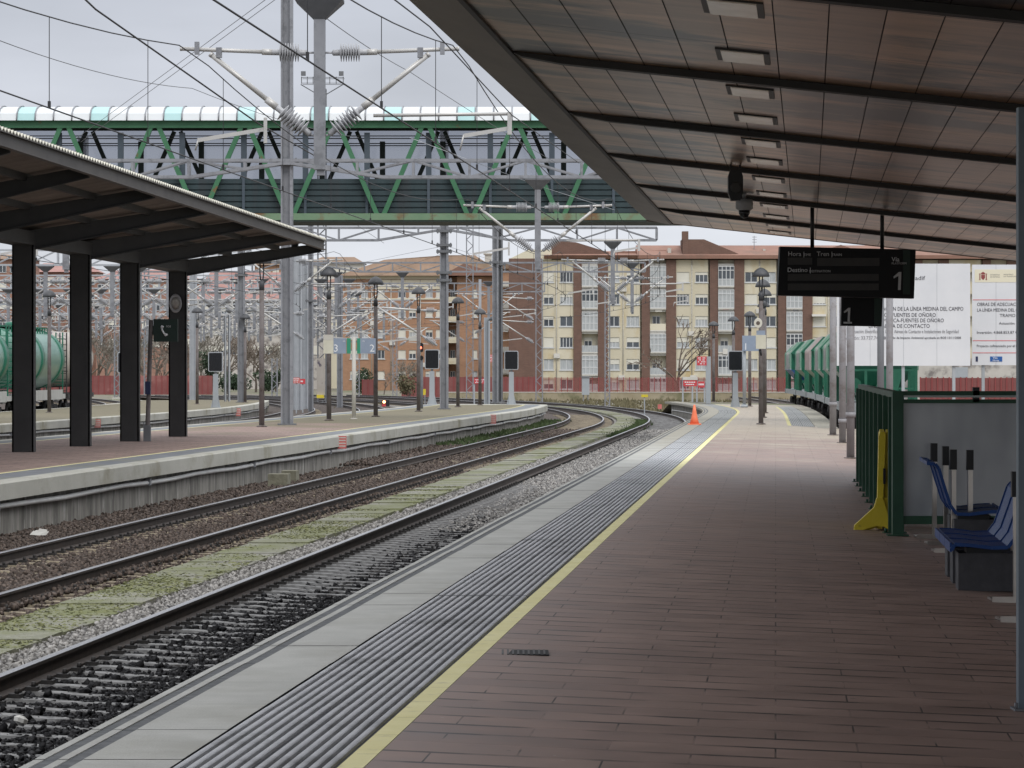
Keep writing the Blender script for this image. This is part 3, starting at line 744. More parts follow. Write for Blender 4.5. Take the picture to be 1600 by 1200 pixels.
# recessed strip lights
vl = 2.74; proto = None; lights = []
ws = []
for k in range(15):
    for Y in (24.3+7.65*k/2 - 1.9,): ws.append(Y)
for k, Y in enumerate([21.9,25.9,29.9,33.7,37.3,41.2,44.8,49.1,53.2,57.0,61.0,64.9,67.9]):
    w = (Y-14)/math.cos(cth)
    x, y = cl(vl, w); z = 5.0 + cz(vl)
    if proto is None:
        proto = thing('ceiling_light', (0,0,0), '', 'ceiling light', 'recessed lights in the canopy ceiling')
        b = MB(); b.box(-0.235,0.235,-0.52,0.52,-0.015,0.02); b.build('light_frame', M['light_frame'], proto, local=True)
        b = MB(); b.box(-0.185,0.185,-0.49,0.49,-0.024,-0.005); b.build('diffuser', M['light_panel'], proto, local=True)
    o = place(proto, k > 0, (x, y, z), 'rectangular recessed light number %d of the row running along the brown canopy ceiling' % (k+1))
    o.rotation_euler = (0, math.atan(SL), -cth)
    o['label'] = ['rectangular ceiling light just above the top of the view, first of the row'] [0] if k == 0 else o['label']
ORD = ['first','second','third','fourth','fifth','sixth','seventh','eighth','ninth','tenth','eleventh','twelfth','thirteenth','fourteenth','fifteenth','sixteenth','seventeenth','eighteenth','nineteenth','twentieth']
for k, o in enumerate([o for o in COL.objects if o.get('category') == 'ceiling light']):
    o['label'] = ORD[k] + ' recessed ceiling light from the camera along the brown canopy'

# loudspeaker and dome camera under the canopy
x, y, z = P(1149, 268, 46.2)
t = thing('loudspeaker', (x, y, z), 'black column loudspeaker hanging from the brown canopy ceiling', 'loudspeaker')
b = MB(); b.prism([(-0.07,0.02),(0.07,0.02),(0.10,-0.07),(0.10,-0.30),(0.06,-0.40),(-0.06,-0.40),(-0.10,-0.30),(-0.10,-0.07)], y-0.09, y+0.09, 'y')
b.v = [(p[0]+x, p[1], p[2]+z) for p in b.v]; b.build('cabinet', M['black'], t)
b = MB(); b.lathe([(0.01,0),(0.075,0.002),(0.075,0.012),(0.05,0.006)], (x,y-0.10,z-0.22), (0,-1,0), 14); b.build('speaker_cone', M['screen_grey'], t)
for q in (-0.0625, 0.0625): b = MB(); b.box(x+q-0.0125,x+q+0.0125,y-0.02,y+0.02,z-0.05,z+0.16); b.build('bracket', M['black'], t)
x, y, z = P(1163, 317, 54.0)
t = thing('dome_camera', (x, y, z), 'grey dome security camera under the canopy beside the black loudspeaker', 'security camera')
b = MB(); b.lathe([(0.13,0.06),(0.14,0.0),(0.14,-0.09),(0.10,-0.12)], (x,y,z), n=16); b.build('housing', M['dome_grey'], t)
b = MB(); b.lathe([(0.09,-0.12),(0.088,-0.17),(0.06,-0.225),(0.01,-0.245)], (x,y,z), n=16); b.build('dome', M['black_gloss'], t)
b = MB(); b.tube((x,y,z+0.05),(x,y,z+0.30),0.03); b.build('stem', M['dome_grey'], t)

# ------------------------------------------------------------------ departure display
Yd = 56.0
x0, x1 = PX(1217,Yd), PX(1431,Yd); zt, zb = PZ(387,Yd), PZ(463.5,Yd)
t = thing('departure_display', ((x0+x1)/2, Yd, zb), 'wide black platform display with blank rows hanging from two rods', 'display board')
b = MB(); sk = 0.004*56/5300*100
b.prism([(x0+0.02,zt+0.02),(x1,zt-0.03),(x1-0.03,zb-0.03),(x0-0.02,zb+0.02)], Yd, Yd+0.32, 'y'); b.build('housing', M['sign_black'], t)
for px in (1270.5, 1380): 
    b = MB(); xx = PX(px,Yd); b.tube((xx,Yd+0.16,zt-0.02),(xx,Yd+0.16,zt+0.85),0.033); b.build('rod', M['black'], t)
def dpx(px): return PX(px,Yd)
def dpz(py): return PZ(py,Yd)
for (a, c, p, q) in ((1231,1269,402.5,413.5),(1277,1374,403,415.5),(1231,1373,428,438.5),(1231,1373,443,453.5)):
    b = MB(); b.box(dpx(a),dpx(c),Yd-0.012,Yd+0.02,dpz(q),dpz(p)); b.build('display_row', M['screen_grey'], t)
b = MB(); b.box(dpx(1411),dpx(1422),Yd-0.008,Yd+0.02,dpz(460),dpz(391)); b.build('green_bar', M['sign_green'], t)
tk = [('Hora |',1231,400,0.105,'ink_dim'),('TIME',1255,400,0.06,'ink_dim'),('Tren |',1276,400,0.105,'ink_dim'),('TRAIN',1299,400,0.06,'ink_dim'),
      ('Destino |',1230,425,0.105,'ink_grey'),('DESTINATION',1264,425.5,0.055,'ink_dim'),('V\u00eda',1393,408.5,0.105,'ink_grey'),('PLATFORM',1393,413.2,0.05,'ink_dim')]
for s, px, py, sz, m in tk: text(t, s, (dpx(px),Yd-0.012,dpz(py)), sz, M[m])
def digit_one(t, x, z, h, Y, m):
    b = MB(); b.prism([(x+p*h, z+q*h) for p, q in ((0.0,0.74),(0.30,1.0),(0.44,1.0),(0.40,0.0),(0.25,0.0),(0.28,0.79),(0.02,0.64))], Y-0.012, Y+0.004, 'y')
    b.build('number', m, t)
digit_one(t, dpx(1396), dpz(453), 28/F*Yd, Yd, M['ink_dim'])
Y5 = 57.5
x0, x1 = PX(1314.5,Y5), PX(1378.5,Y5)
t = thing('platform_number_sign', (x0, Y5, PZ(510,Y5)), 'smaller black sign with a grey number 1 just under the wide display', 'platform sign')
b = MB(); b.prism([(x0+0.01,PZ(463,Y5)),(x1+0.01,PZ(463,Y5)),(x1-0.01,PZ(510,Y5)),(x0-0.005,PZ(509,Y5))], Y5, Y5+0.2, 'y'); b.build('panel', M['sign_black'], t)
b = MB(); b.box(PX(1366,Y5),PX(1377,Y5),Y5-0.01,Y5+0.02,PZ(508,Y5),PZ(464,Y5)); b.build('green_bar', M['sign_green'], t)
digit_one(t, PX(1318.5,Y5), PZ(504.0,Y5), 23/F*Y5, Y5, M['ink_dim'])
b = MB(); b.box(PX(1318,Y5),PX(1331,Y5),Y5-0.012,Y5+0.01,PZ(505.5,Y5),PZ(503,Y5)); b.build('number_underline', M['ink_grey'], t)

# ------------------------------------------------------------------ posts near the bay end
def post(px, pyb, r, h, label, collar, m='pole_grey', Y=None):
    x, y, z = GP(px, pyb) if Y is None else (PX(px,Y), Y, pz(PX(px,Y),Y))
    t = thing('steel_post', (x,y,z), label, 'post', 'tall round posts along the bay platform edge')
    b = MB(); b.tube((x,y,z),(x,y,z+h),r,n=14); b.lathe([(r,h),(r*0.5,h+0.02)],(x,y,z),n=12); b.build('shaft', M[m], t)
    b = MB(); b.lathe([(r*1.7,0),(r*1.7,0.02),(r,0.025)],(x,y,z),n=14); b.build('base_plate', M['lamp_pole'], t)
    b = MB(); b.lathe([(r,collar),(r*1.25,collar),(r*1.25,collar+0.12),(r,collar+0.12)],(x,y,z),n=14); b.build('collar', M[m], t)
post(1301.5, 680, 0.105, 4.75, 'farthest of the three slim grey posts under the black number sign', 0.9)
post(1316.5, 692, 0.098, 4.5, 'middle of the three slim grey posts under the black number sign', 0.55)
post(1329, 716, 0.094, 4.1, 'nearest of the three slim grey posts, left of the green fence', 0.95)
post(1376, 0, 0.085, 4.3, 'left post of the pair rising behind the green fence', 1.0, 'galv_dark', Y=84)
post(1390, 0, 0.082, 4.2, 'right post of the pair rising behind the green fence', 1.0, 'pole_grey', Y=80)

# ------------------------------------------------------------------ billboards
def board(px0, px1, py0, py1, Y, label, mname='board_white', lean=0):
    x0, x1 = PX(px0,Y), PX(px1,Y); z0, z1 = PZ(py1,Y), PZ(py0,Y)
    t = thing('billboard', ((x0+x1)/2, Y, -0.9), label, 'billboard', 'white construction billboards beside the bay track')
    b = MB(); b.box(x0,x1,Y,Y+0.06,z0,z1); b.build('panel', M[mname], t)
    b = MB()
    for k in range(1, 4):
        xx = x0+(x1-x0)*k/4; b.box(xx-0.006,xx+0.006,Y-0.004,Y+0.01,z0,z1)
    b.build('panel_seam', M['galv_light'], t)
    for k in range(3):
        xx = x0+(x1-x0)*(0.12+0.38*k)
        b = MB(); b.box(xx-0.05,xx+0.05,Y+0.07,Y+0.17,-0.95,z1-0.1); b.build('support_post', M['cabinet'], t)
    return t
Yb1 = 115.0
t = board(1307.5, 1516, 412, 571.5, Yb1, 'large white billboard with lettering about the Medina del Campo line')
def tb(t, s, px, py, pxh, Y, m, al='LEFT', sx=1.0):
    text(t, s, (PX(px,Y), Y-0.006, PZ(py,Y)), pxh/F*Y*1.42, M[m], al, sx=sx)
tb(t, 'ELECTRIFICACI\u00d3N DE LA L\u00cdNEA MEDINA DEL CAMPO', 1505.5, 485.5, 6.2, Yb1, 'ink', 'RIGHT', 0.76)
tb(t, 'SALAMANCA-FUENTES DE O\u00d1ORO', 1462.5, 495, 6.0, Yb1, 'ink', 'RIGHT', 0.84)
tb(t, 'TRAMO: SALAMANCA-FUENTES DE O\u00d1ORO', 1475, 503.5, 6.0, Yb1, 'ink', 'RIGHT', 0.82)
tb(t, 'L\u00cdNEA A\u00c9REA DE CONTACTO', 1453, 512.2, 6.0, Yb1, 'ink', 'RIGHT', 0.84)
tb(t, 'Actuaci\u00f3n: Electrificaci\u00f3n, L\u00edneas A\u00e9reas de Contacto e Instalaciones de Seguridad', 1498, 520.5, 5.6, Yb1, 'ink_soft', 'RIGHT', 0.64)
tb(t, 'Inversi\u00f3n: 33.737.748,88 \u20ac', 1316, 530.5, 5.4, Yb1, 'ink_soft', 'LEFT', 0.9)
tb(t, 'Declaraci\u00f3n de Impacto Ambiental aprobada en BOE 13/11/2008', 1501.5, 529.5, 3.6, Yb1, 'ink', 'RIGHT', 0.93)
tb(t, 'adif', 1445, 437.5, 6.4, Yb1, 'ink', 'RIGHT', 1.2)
Yb2 = 117.0
t = board(1519, 1668, 413.5, 570.5, Yb2, 'second white billboard with red lines and a coat of arms, partly behind the blue post')
b = MB(); b.box(PX(1523,Yb2),PX(1660,Yb2),Yb2-0.008,Yb2,PZ(441,Yb2),PZ(421,Yb2)); b.build('cream_band', M['cream_band'], t)
b = MB()
for py in (468.5, 532.3, 551.3): b.box(PX(1520,Yb2),PX(1666,Yb2),Yb2-0.008,Yb2,PZ(py+0.45,Yb2),PZ(py-0.45,Yb2))
b.build('red_line', M['red_sign'], t)
b = MB(); u = Yb2/F
cx, czz = PX(1536,Yb2), PZ(431.5,Yb2)
b.prism([(cx-3*u,czz+2*u),(cx+3*u,czz+2*u),(cx+3*u,czz-3*u),(cx,czz-6*u),(cx-3*u,czz-3*u)], Yb2-0.014, Yb2-0.008, 'y')
b.prism([(cx-2.6*u,czz+2.6*u),(cx+2.6*u,czz+2.6*u),(cx+3.4*u,czz+5*u),(cx+1.2*u,czz+6*u),(cx,czz+7*u),(cx-1.2*u,czz+6*u),(cx-3.4*u,czz+5*u)], Yb2-0.014, Yb2-0.008, 'y')
for s in (-1, 1):
    b.box(cx+s*5*u-0.7*u, cx+s*5*u+0.7*u, Yb2-0.014, Yb2-0.008, czz-5*u, czz+2.5*u)
    b.box(cx+s*5*u-1.4*u, cx+s*5*u+1.4*u, Yb2-0.014, Yb2-0.008, czz-6*u, czz-5.2*u)
    b.box(cx+s*5*u-1.3*u, cx+s*5*u+1.3*u, Yb2-0.014, Yb2-0.008, czz+2.8*u, czz+4*u)
b.build('emblem', M['red_dark'], t)
tb(t, 'GOBIERNO', 1547, 430.5, 2.1, Yb2, 'ink'); tb(t, 'DE ESPA\u00d1A', 1547, 433.8, 2.1, Yb2, 'ink')
tb(t, 'MINISTERIO', 1568, 430, 2.0, Yb2, 'ink'); tb(t, 'DE TRANSPORTES', 1568, 433, 2.0, Yb2, 'ink')
tb(t, 'OBRAS DE ADECUACI\u00d3N DE', 1526.5, 478, 5.3, Yb2, 'ink', sx=0.84)
tb(t, 'LA L\u00cdNEA MEDINA DEL CAMPO', 1526.5, 486.8, 5.1, Yb2, 'ink', sx=0.80)
tb(t, 'TRAMO SALAMANCA', 1562, 495.3, 5.0, Yb2, 'ink')
tb(t, 'Actuaci\u00f3n: Ferrocarril', 1561, 507, 3.9, Yb2, 'ink', sx=1.05)
tb(t, 'Inversi\u00f3n: 4.868.853,87 \u20ac', 1526, 521.5, 4.4, Yb2, 'ink', sx=1.0)
tb(t, 'Proyecto cofinanciado por el Fondo', 1526, 542.3, 3.9, Yb2, 'ink', sx=0.92)
b = MB(); b.box(PX(1547,Yb2),PX(1566,Yb2),Yb2-0.01,Yb2,PZ(565,Yb2),PZ(557,Yb2)); b.build('logo_plate', M['blue'], t)
text(t, 'V\u00edas', (PX(1551,Yb2),Yb2-0.014,PZ(560.5,Yb2)), 3.6*u*1.3, M['white']); text(t, 'Norte', (PX(1551,Yb2),Yb2-0.014,PZ(564.4,Yb2)), 3.0*u*1.3, M['white'])
b = MB(); b.box(PX(1524.5,Yb2),PX(1528,Yb2),Yb2-0.01,Yb2,PZ(565,Yb2),PZ(557,Yb2)); b.build('small_logo', M['dark_blue'], t)

# ------------------------------------------------------------------ green fence round the stairs, frosted panel
xa, ya = 4.84, 42.6
za = pz(xa, ya)
t = thing('green_fence', (xa, ya, za), 'dark green post fence along the left of the stairwell, seen end on', 'fence')
ys = [43.1+2.45*k for k in range(9)]
fx = lambda y: xa + 0.0806*(y-ya)
for y in ys:
    x = fx(y); z = pz(x, y)
    b = MB(); b.box(x-0.10,x+0.10,y-0.025,y+0.025,z,1.60); b.box(x-0.17,x+0.13,y-0.09,y+0.09,z,z+0.015)
    b.tube((x-0.13,y,z+0.015),(x-0.13,y,z+0.06),0.02,n=6); b.build('post', M['fence_green'], t)
    b = MB(); b.box(x+0.02,x+0.05,y-0.045,y-0.025,z+0.15,z+0.6); b.build('clamp', M['fence_rail'], t)
b = MB(); b.bar((fx(42.9),42.9,1.63),(fx(62.9),62.9,1.63),0.12,0.08); b.bar((fx(42.9),42.9,0.10),(fx(62.9),62.9,0.10),0.06,0.06); b.build('rail', M['fence_green'], t)
b = MB()
for k in range(8):
    y0, y1 = ys[k]+0.06, ys[k+1]-0.06
    for j in range(9):
        yy = y0+(y1-y0)*j/8; xx = fx(yy); b.box(xx-0.018,xx+0.018,yy-0.012,yy+0.012,pz(xx,yy)+0.16,1.60)
b.build('baluster', M['fence_green'], t)
Yf = 42.4
t = thing('stair_screen', (PX(1400,Yf), Yf, za), 'frosted grey panel in a dark green frame closing the stairwell', 'screen panel')
X = lambda px: PX(px, Yf)
Zf = lambda py: PZ(py, Yf)
b = MB(); b.box(X(1394),X(1411),Yf-0.06,Yf+0.08,za-0.01,Zf(611)); b.box(X(1386),X(1419),Yf-0.1,Yf+0.14,za,za+0.018); b.build('corner_post', M['fence_green'], t)
b = MB(); b.box(X(1411),X(1700),Yf-0.03,Yf+0.05,Zf(620),Zf(611)); b.box(X(1411),X(1700),Yf-0.03,Yf+0.05,Zf(630),Zf(624)); b.build('top_rail', M['fence_green'], t)
b = MB(); b.box(X(1411),X(1700),Yf-0.045,Yf+0.02,Zf(621),Zf(619)+0.01); b.build('rail_trim', M['fence_rail'], t)
b = MB(); b.box(X(1411),X(1700),Yf-0.03,Yf+0.05,Zf(819),Zf(806)); b.build('bottom_rail', M['fence_green'], t)
b = MB(); b.box(X(1411),X(1700),Yf,Yf+0.02,Zf(806),Zf(630)); b.build('pane', M['frosted'], t)
b = MB(); b.box(X(1520),X(1530),Yf-0.03,Yf+0.06,Zf(628),Zf(605)); b.build('joint_post', M['black'], t)

# yellow barriers leaning by the corner post
x, y, z = GP(1379, 829)
yb_y = y
yb = thing('plastic_barrier', (x,y,z), 'yellow plastic crowd barrier with splayed feet leaning on the green corner post', 'barrier', 'stacked yellow barriers')
def barrier(root, dx, lean, dy=0.0):
    y = yb_y + dy
    b = MB(); b.prism([(x+dx-0.035,z+0.02),(x+dx+0.035,z+0.02),(x+dx+0.05+lean,z+1.24),(x+dx+0.035+lean,z+1.27),(x+dx-0.02+lean,z+1.27),(x+dx-0.035+lean,z+1.22)], y+0.05, y+2.0, 'y'); b.v = [(p[0]+0.104*(p[1]-y), p[1], p[2]) for p in b.v]; b.build('panel', M['barrier_yellow'], root)
    b = MB(); b.prism([(x+dx-0.035,z+0.42),(x+dx-0.07,z+0.30),(x+dx-0.32,z+0.07),(x+dx-0.33,z+0.0),(x+dx-0.24,z+0.0),(x+dx-0.05,z+0.06),(x+dx+0.06,z+0.05),(x+dx+0.10,z+0.02),(x+dx+0.13,z+0.03),(x+dx+0.10,z+0.24),(x+dx+0.04,z+0.42)], y-0.02, y+0.05, 'y')
    b.build('foot', M['barrier_yellow'], root)
    b = MB(); b.box(x+dx+0.035+lean*0.5,x+dx+0.055+lean*0.8,y-0.01,y+0.04,z+0.60,z+0.80); b.build('coupling', M['drain'], root)
barrier(yb, -0.04, 0.03)
yb2 = thing('plastic_barrier', (x+0.07,y+0.06,z), 'second yellow barrier, stacked against the first on the fence side', 'barrier', 'stacked yellow barriers')
barrier(yb2, 0.06, 0.02, 0.09)

# stanchions
sp = None
def stanchion():
    t = thing('belt_stanchion', (0,0,0), '', 'belt stanchion', 'steel belt stanchions beside the stairwell')
    b = MB(); b.box(-0.027,0.027,-0.03,0.03,0.03,0.95); b.build('post', M['chrome'], t, local=True)
    b = MB(); b.box(-0.045,0.034,-0.04,0.04,0.95,1.18); b.build('belt_head', M['black'], t, local=True)
    b = MB(); b.box(-0.24,0.03,-0.16,0.16,0.015,0.035); b.box(-0.24,0.03,-0.165,-0.15,0.0,0.055); b.build('base', M['chrome'], t, local=True)
    return t
sl = ['steel belt stanchion nearest the green corner post','steel belt stanchion second from the green corner post','steel belt stanchion third from the green corner post',
      'steel belt stanchion standing behind the blue seat back','steel belt stanchion at the near end of the bench by the blue post','steel belt stanchion base half hidden by the blue post']
for k, (px, pyb) in enumerate(((1460,836),(1478,846),(1490,858),(1516,858),(1588,935),(1604,966))):
    q = GP(px, pyb+5)
    if sp is None: sp = stanchion(); o = sp; o.location = q; o['label'] = sl[0]
    else: o = place(sp, True, q, sl[k])

# benches
def bench(loc, n, label, facing):
    """slatted metal seats on stone plinths, the row running along y; facing -1 = towards the tracks"""
    t = thing('bench', loc, label, 'bench', 'blue metal benches on stone plinths')
    f = facing
    for k in range(n):
        y0 = k*1.02
        b = MB()
        prof = [(0.33,0.40),(0.30,0.455),(0.16,0.45),(-0.05,0.425),(-0.20,0.43),(-0.27,0.52),(-0.34,0.72),(-0.40,0.90),(-0.44,0.945),(-0.52,0.95)]
        ns = 9
        for j in range(ns):      # slats with slits
            ya, yb_ = y0+0.03+j*0.106, y0+0.03+j*0.106+0.088
            for a in range(len(prof)-1):
                p, q = prof[a], prof[a+1]
                i = b.pts([(f*p[0],ya,p[1]),(f*p[0],yb_,p[1]),(f*q[0],yb_,q[1]),(f*q[0],ya,q[1]),
                           (f*p[0],ya,p[1]-0.018),(f*p[0],yb_,p[1]-0.018),(f*q[0],yb_,q[1]-0.018),(f*q[0],ya,q[1]-0.018)])
                for s_ in ((0,1,2,3),(7,6,5,4),(0,4,5,1),(2,6,7,3),(0,3,7,4),(1,5,6,2)): b.face([i[e] for e in s_])
        b.build('seat', M['bench_blue'], t, local=True)
        b = MB()
        for a in range(len(prof)-1):
            p, q = prof[a], prof[a+1]
            for yy in (y0+0.012, y0+0.985): b.bar((f*p[0],yy,p[1]-0.008),(f*q[0],yy,q[1]-0.008),0.03,0.035)
        b.bar((f*0.335,y0+0.01,0.42),(f*0.335,y0+0.99,0.42),0.02,0.09); b.bar((f*-0.52,y0+0.01,0.945),(f*-0.52,y0+0.99,0.945),0.03,0.04)
        b.build('seat_frame', M['bench_blue'], t, local=True)
        b = MB(); b.box(-0.22 if f > 0 else -0.26, 0.26 if f > 0 else 0.30, y0+0.1, y0+0.62, 0.0, 0.36)
        b.build('plinth', M['bench_stone'], t, local=True)
        b = MB(); b.box(-0.18,0.18,y0+0.15,y0+0.55,0.36,0.41); b.build('bracket', M['black'], t, local=True)
    b = MB(); b.box(f*0.33-0.012,f*0.33+0.012,0.01,n*1.02-0.03,0.405,0.42); b.build('edge_trim', M['bench_edge'], t, local=True)
    return t
qx, qy, _ = GP(1545, 925)
o = bench((qx-0.02, qy+0.0, pz(qx,qy)), 3, 'near blue slatted bench facing the tracks, beside the blue-grey post', -1)
o.rotation_euler = (0,0,-0.0777)
qx, qy = 5.26, 38.6
o = bench((qx+0.0, qy, pz(qx,qy)), 2, 'far blue slatted bench with its back to the tracks, by the frosted panel', 1)
o.scale = (1,1,1.1)
o.rotation_euler = (0,0,-0.0777)

# blue-grey post at the picture's right edge
Yn = 20.7; xn = PX(1591.5, Yn); zn = pz(xn, Yn)
t = thing('glazing_post', (xn, Yn, zn), 'blue-grey steel post standing on the paving at the right edge', 'post')
b = MB(); b.box(xn,xn+0.12,Yn,Yn+0.10,zn,3.55); b.build('upright', M['post_blue'], t)
b = MB(); b.box(xn-0.03,xn+0.2,Yn-0.05,Yn+0.15,zn,zn+0.012); b.tube((xn-0.018,Yn-0.02,zn+0.012),(xn-0.018,Yn-0.02,zn+0.05),0.012,n=6); b.build('foot_plate', M['galv_dark'], t)
# drain grille in the paving
x, y, z = GP(820, 1019.5)
t = thing('drain_grille', (x,y,z), 'small black drain grille set in the brown paving', 'drain')
b = MB(); b.box(x-0.165,x+0.165,y-0.20,y+0.20,z-0.004,z+0.002); b.build('pit', M['drain'], t)
b = MB()
for k in range(9): b.box(x-0.16+0.036*k,x-0.16+0.036*k+0.014,y-0.19,y+0.19,z+0.0025,z+0.006)
b.build('bars', M['screen_grey'], t)
# traffic cone
x, y, z = G(1085, 663.5, 0.0)
t = thing('traffic_cone', (x,y,z), 'orange traffic cone on the platform coping near the curve', 'traffic cone')
b = MB(); b.lathe([(0.165,0.04),(0.12,0.22),(0.075,0.45),(0.032,0.70),(0.02,0.70)], (x,y,z), n=16); b.build('body', M['cone_orange'], t)
b = MB(); b.box(x-0.23,x+0.23,y-0.23,y+0.23,z,z+0.04); b.build('base', M['cone_orange'], t)
# ------------------------------------------------------------------ dark canopy on the island platform
def eX(Y): return -5.4 - 0.09*(97-Y)
def eZ(Y): return 5.59 + 0.44*(97-Y)/38.4
def vX(Y): return -10.93 + 0.1*(Y-76)
def vZ(Y): return 4.66 + 0.10*(93.4-Y)/17.4
t = thing('island_canopy', (vX(76), 76, Z2), 'dark steel butterfly canopy with corrugated roof on the island platform', 'canopy')
Ys_ = frange(40, 97, 0.09)
b = MB(); rows = []      # corrugated underside: right wing
for k, Y in enumerate(frange(40, 97, 0.045)):
    ph = 0.022*math.sin(Y*2*math.pi/0.24)
    yv = 40 + (Y-40)*(93.6-40)/(97-40)
    rows.append(b.pts([(vX(yv)-0.1, yv, vZ(yv)+0.36+ph), ((vX(yv)+eX(Y))/2, (yv+Y)/2, (vZ(yv)+0.36+eZ(Y)+0.05)/2+ph), (eX(Y), Y, eZ(Y)+0.05+ph)]))
for k in range(len(rows)-1):
    for j in range(2): b.face((rows[k][j], rows[k][j+1], rows[k+1][j+1], rows[k+1][j]))
b.build('roof_sheet', M['canopy_sheet'], t)
b = MB(); rows = []      # left wing (far side)
for Y in frange(40, 94, 1.0):
    rows.append(b.pts([(vX(Y)-0.1, Y, vZ(Y)+0.36), (vX(Y)-5.2, Y, vZ(Y)+1.35)]))
for k in range(len(rows)-1): b.face((rows[k][0], rows[k][1], rows[k+1][1], rows[k+1][0]))
b.build('roof_sheet', M['canopy_sheet'], t)
b = MB(); rows = []      # edge strip of the corrugated sheet, painted pale as lit corrugation ends
for Y in frange(40, 97, 0.03):
    w = math.sin(Y*2*math.pi/0.24); ph = 0.030*w
    z = eZ(Y)+0.065+ph
    i = b.pts([(eX(Y)-0.02, Y, z-0.012), (eX(Y)+0.07, Y, z-0.012), (eX(Y)+0.07, Y, z+0.022), (eX(Y)-0.25, Y, z+0.022)]); rows.append(i)
for k in range(len(rows)-1):
    for j in range(3): b.face((rows[k][j], rows[k][j+1], rows[k+1][j+1], rows[k+1][j]))
b.build('sheet_edge', M['canopy_edge'], t)
b = MB()
for y0, y1 in zip(frange(40,97,6)[:-1], frange(40,97,6)[1:]):
    b.bar((eX(y0), y0, eZ(y0)-0.105),(eX(y1), y1, eZ(y1)-0.105), 0.05, 0.23)
    b.bar((eX(y0)+0.04, y0, eZ(y0)-0.225),(eX(y1)+0.04, y1, eZ(y1)-0.225), 0.13, 0.02)
    b.bar((eX(y0)+0.04, y0, eZ(y0)+0.02),(eX(y1)+0.04, y1, eZ(y1)+0.02), 0.13, 0.02)
b.build('fascia_beam', M['canopy_fascia'], t)
b = MB(); b.bar((vX(40), 40, vZ(40)+0.12),(vX(93.8), 93.8, vZ(93.8)+0.12), 0.5, 0.30); b.build('valley_beam', M['canopy_steel'], t)
b = MB()
for fr in (0.35, 0.68):
    p0 = np.array((vX(40), 40, vZ(40)+0.30))*(1-fr)+np.array((eX(40),40,eZ(40)-0.03))*fr
    p1 = np.array((vX(93.4), 93.4, vZ(93.4)+0.30))*(1-fr)+np.array((eX(97),97,eZ(97)-0.03))*fr
    b.bar(p0, p1, 0.10, 0.14)
b.build('purlin', M['canopy_steel'], t)
EV = [(47.5,47.3),(53.4,53.3),(59.2,59.6),(64.8,66.0),(70.4,72.4),(76.0,78.5),(81.6,84.8),(87.2,90.8),(93.4,97.0)]
for yv, ye in EV:
    b = MB(); p0 = np.array((vX(yv), yv, vZ(yv)-0.02)); p1 = np.array((eX(ye)-0.05, ye, eZ(ye)-0.14))
    d = p1-p0
    for (fa, fb, ha, hb) in ((0, 1, 0.44, 0.22),):
        a0, a1 = p0+np.array((0,0,0.30)), p1+np.array((0,0,0.10))
        i = b.pts([a0+(0,-0.07,0), a0+(0,0.07,0), a0+(0,0.07,-ha), a0+(0,-0.07,-ha), a1+(0,-0.07,0), a1+(0,0.07,0), a1+(0,0.07,-hb), a1+(0,-0.07,-hb)])
        for q in ((0,1,2,3),(7,6,5,4),(0,4,5,1),(1,5,6,2),(2,6,7,3),(3,7,4,0)): b.face([i[e] for e in q])
        for zz, in ((0,),):
            b.bar(a0+np.array((0,0,-ha)), a1+np.array((0,0,-hb)), 0.26, 0.03)
    q1 = np.array((vX(yv)-4.9, yv, vZ(yv)+1.2)); b.bar(p0+np.array((0,0,0.1)), q1, 0.14, 0.34)
    b.build('cross_beam', M['canopy_steel'], t)
for yv in (53.4, 59.2, 64.8, 70.4, 76.0, 81.6, 87.2, 93.4):
    x = vX(yv); b = MB(); zt = vZ(yv)+0.0
    b.box(x-0.245,x+0.235,yv-0.20,yv-0.18,Z2,zt); b.box(x-0.245,x+0.235,yv+0.18,yv+0.20,Z2,zt); b.box(x-0.02,x+0.02,yv-0.18,yv+0.18,Z2,zt)
    b.box(x-0.245,x-0.21,yv-0.20,yv+0.2,Z2,zt); b.box(x+0.20,x+0.235,yv-0.20,yv+0.2,Z2,zt)
    b.build('column', M['canopy_steel'], t)
for yv in (56, 62, 67.6, 73.2, 78.8, 84.4, 90.3):
    b = MB(); x = vX(yv)-0.9; b.box(x-0.12,x+0.12,yv-1.0,yv+1.0,vZ(yv)+0.33,vZ(yv)+0.42)
    b.build('strip_lamp', M['light_panel'], t)
# small camera at the canopy corner
x, y, z = P(461, 381, 96.5)
t = thing('corner_camera', (x,y,z), 'small black camera under the outer corner of the dark canopy', 'security camera')
b = MB(); b.box(x-0.09,x+0.09,y-0.2,y+0.15,z-0.12,z+0.04); b.build('body', M['black'], t)
b = MB(); b.tube((x,y,z+0.04),(x,y,z+0.28),0.025); b.build('stem', M['black'], t)
# round loudspeaker on the last column, phone sign on a pole
Yc = 93.15
x, y, z = P(274.5, 474, Yc)
t = thing('round_speaker', (x,y,z), 'pale oval loudspeaker on the rightmost dark canopy column', 'loudspeaker')
b = MB(); prof = [(0.17,0),(0.17,0.03),(0.135,0.045),(0.12,0.03)]
b.lathe(prof, (x,y,z), (0,-1,0), 20); b.v = [(p[0]*1.0, p[1], z+(p[2]-z)*1.55) for p in b.v]; b.build('rim', M['dome_grey'], t)
b = MB(); b.lathe([(0.12,0.03),(0.05,0.05),(0.04,0.07),(0.01,0.075)], (x,y,z), (0,-1,0), 20); b.v = [(p[0], p[1], z+(p[2]-z)*1.45) for p in b.v]; b.build('grille', M['shed'], t)
x, y, z = G(230, 689.5, Z2)
t = thing('phone_sign', (x,y,z), 'dark green telephone sign on a leaning pole between the canopy columns', 'sign')
b = MB(); b.path([(x,y,z),(x+0.01,y,z+0.35),(PX(236,y),y,PZ(500,y))],[0.085,0.06,0.055],10); b.build('pole', M['lamp_pole'], t)
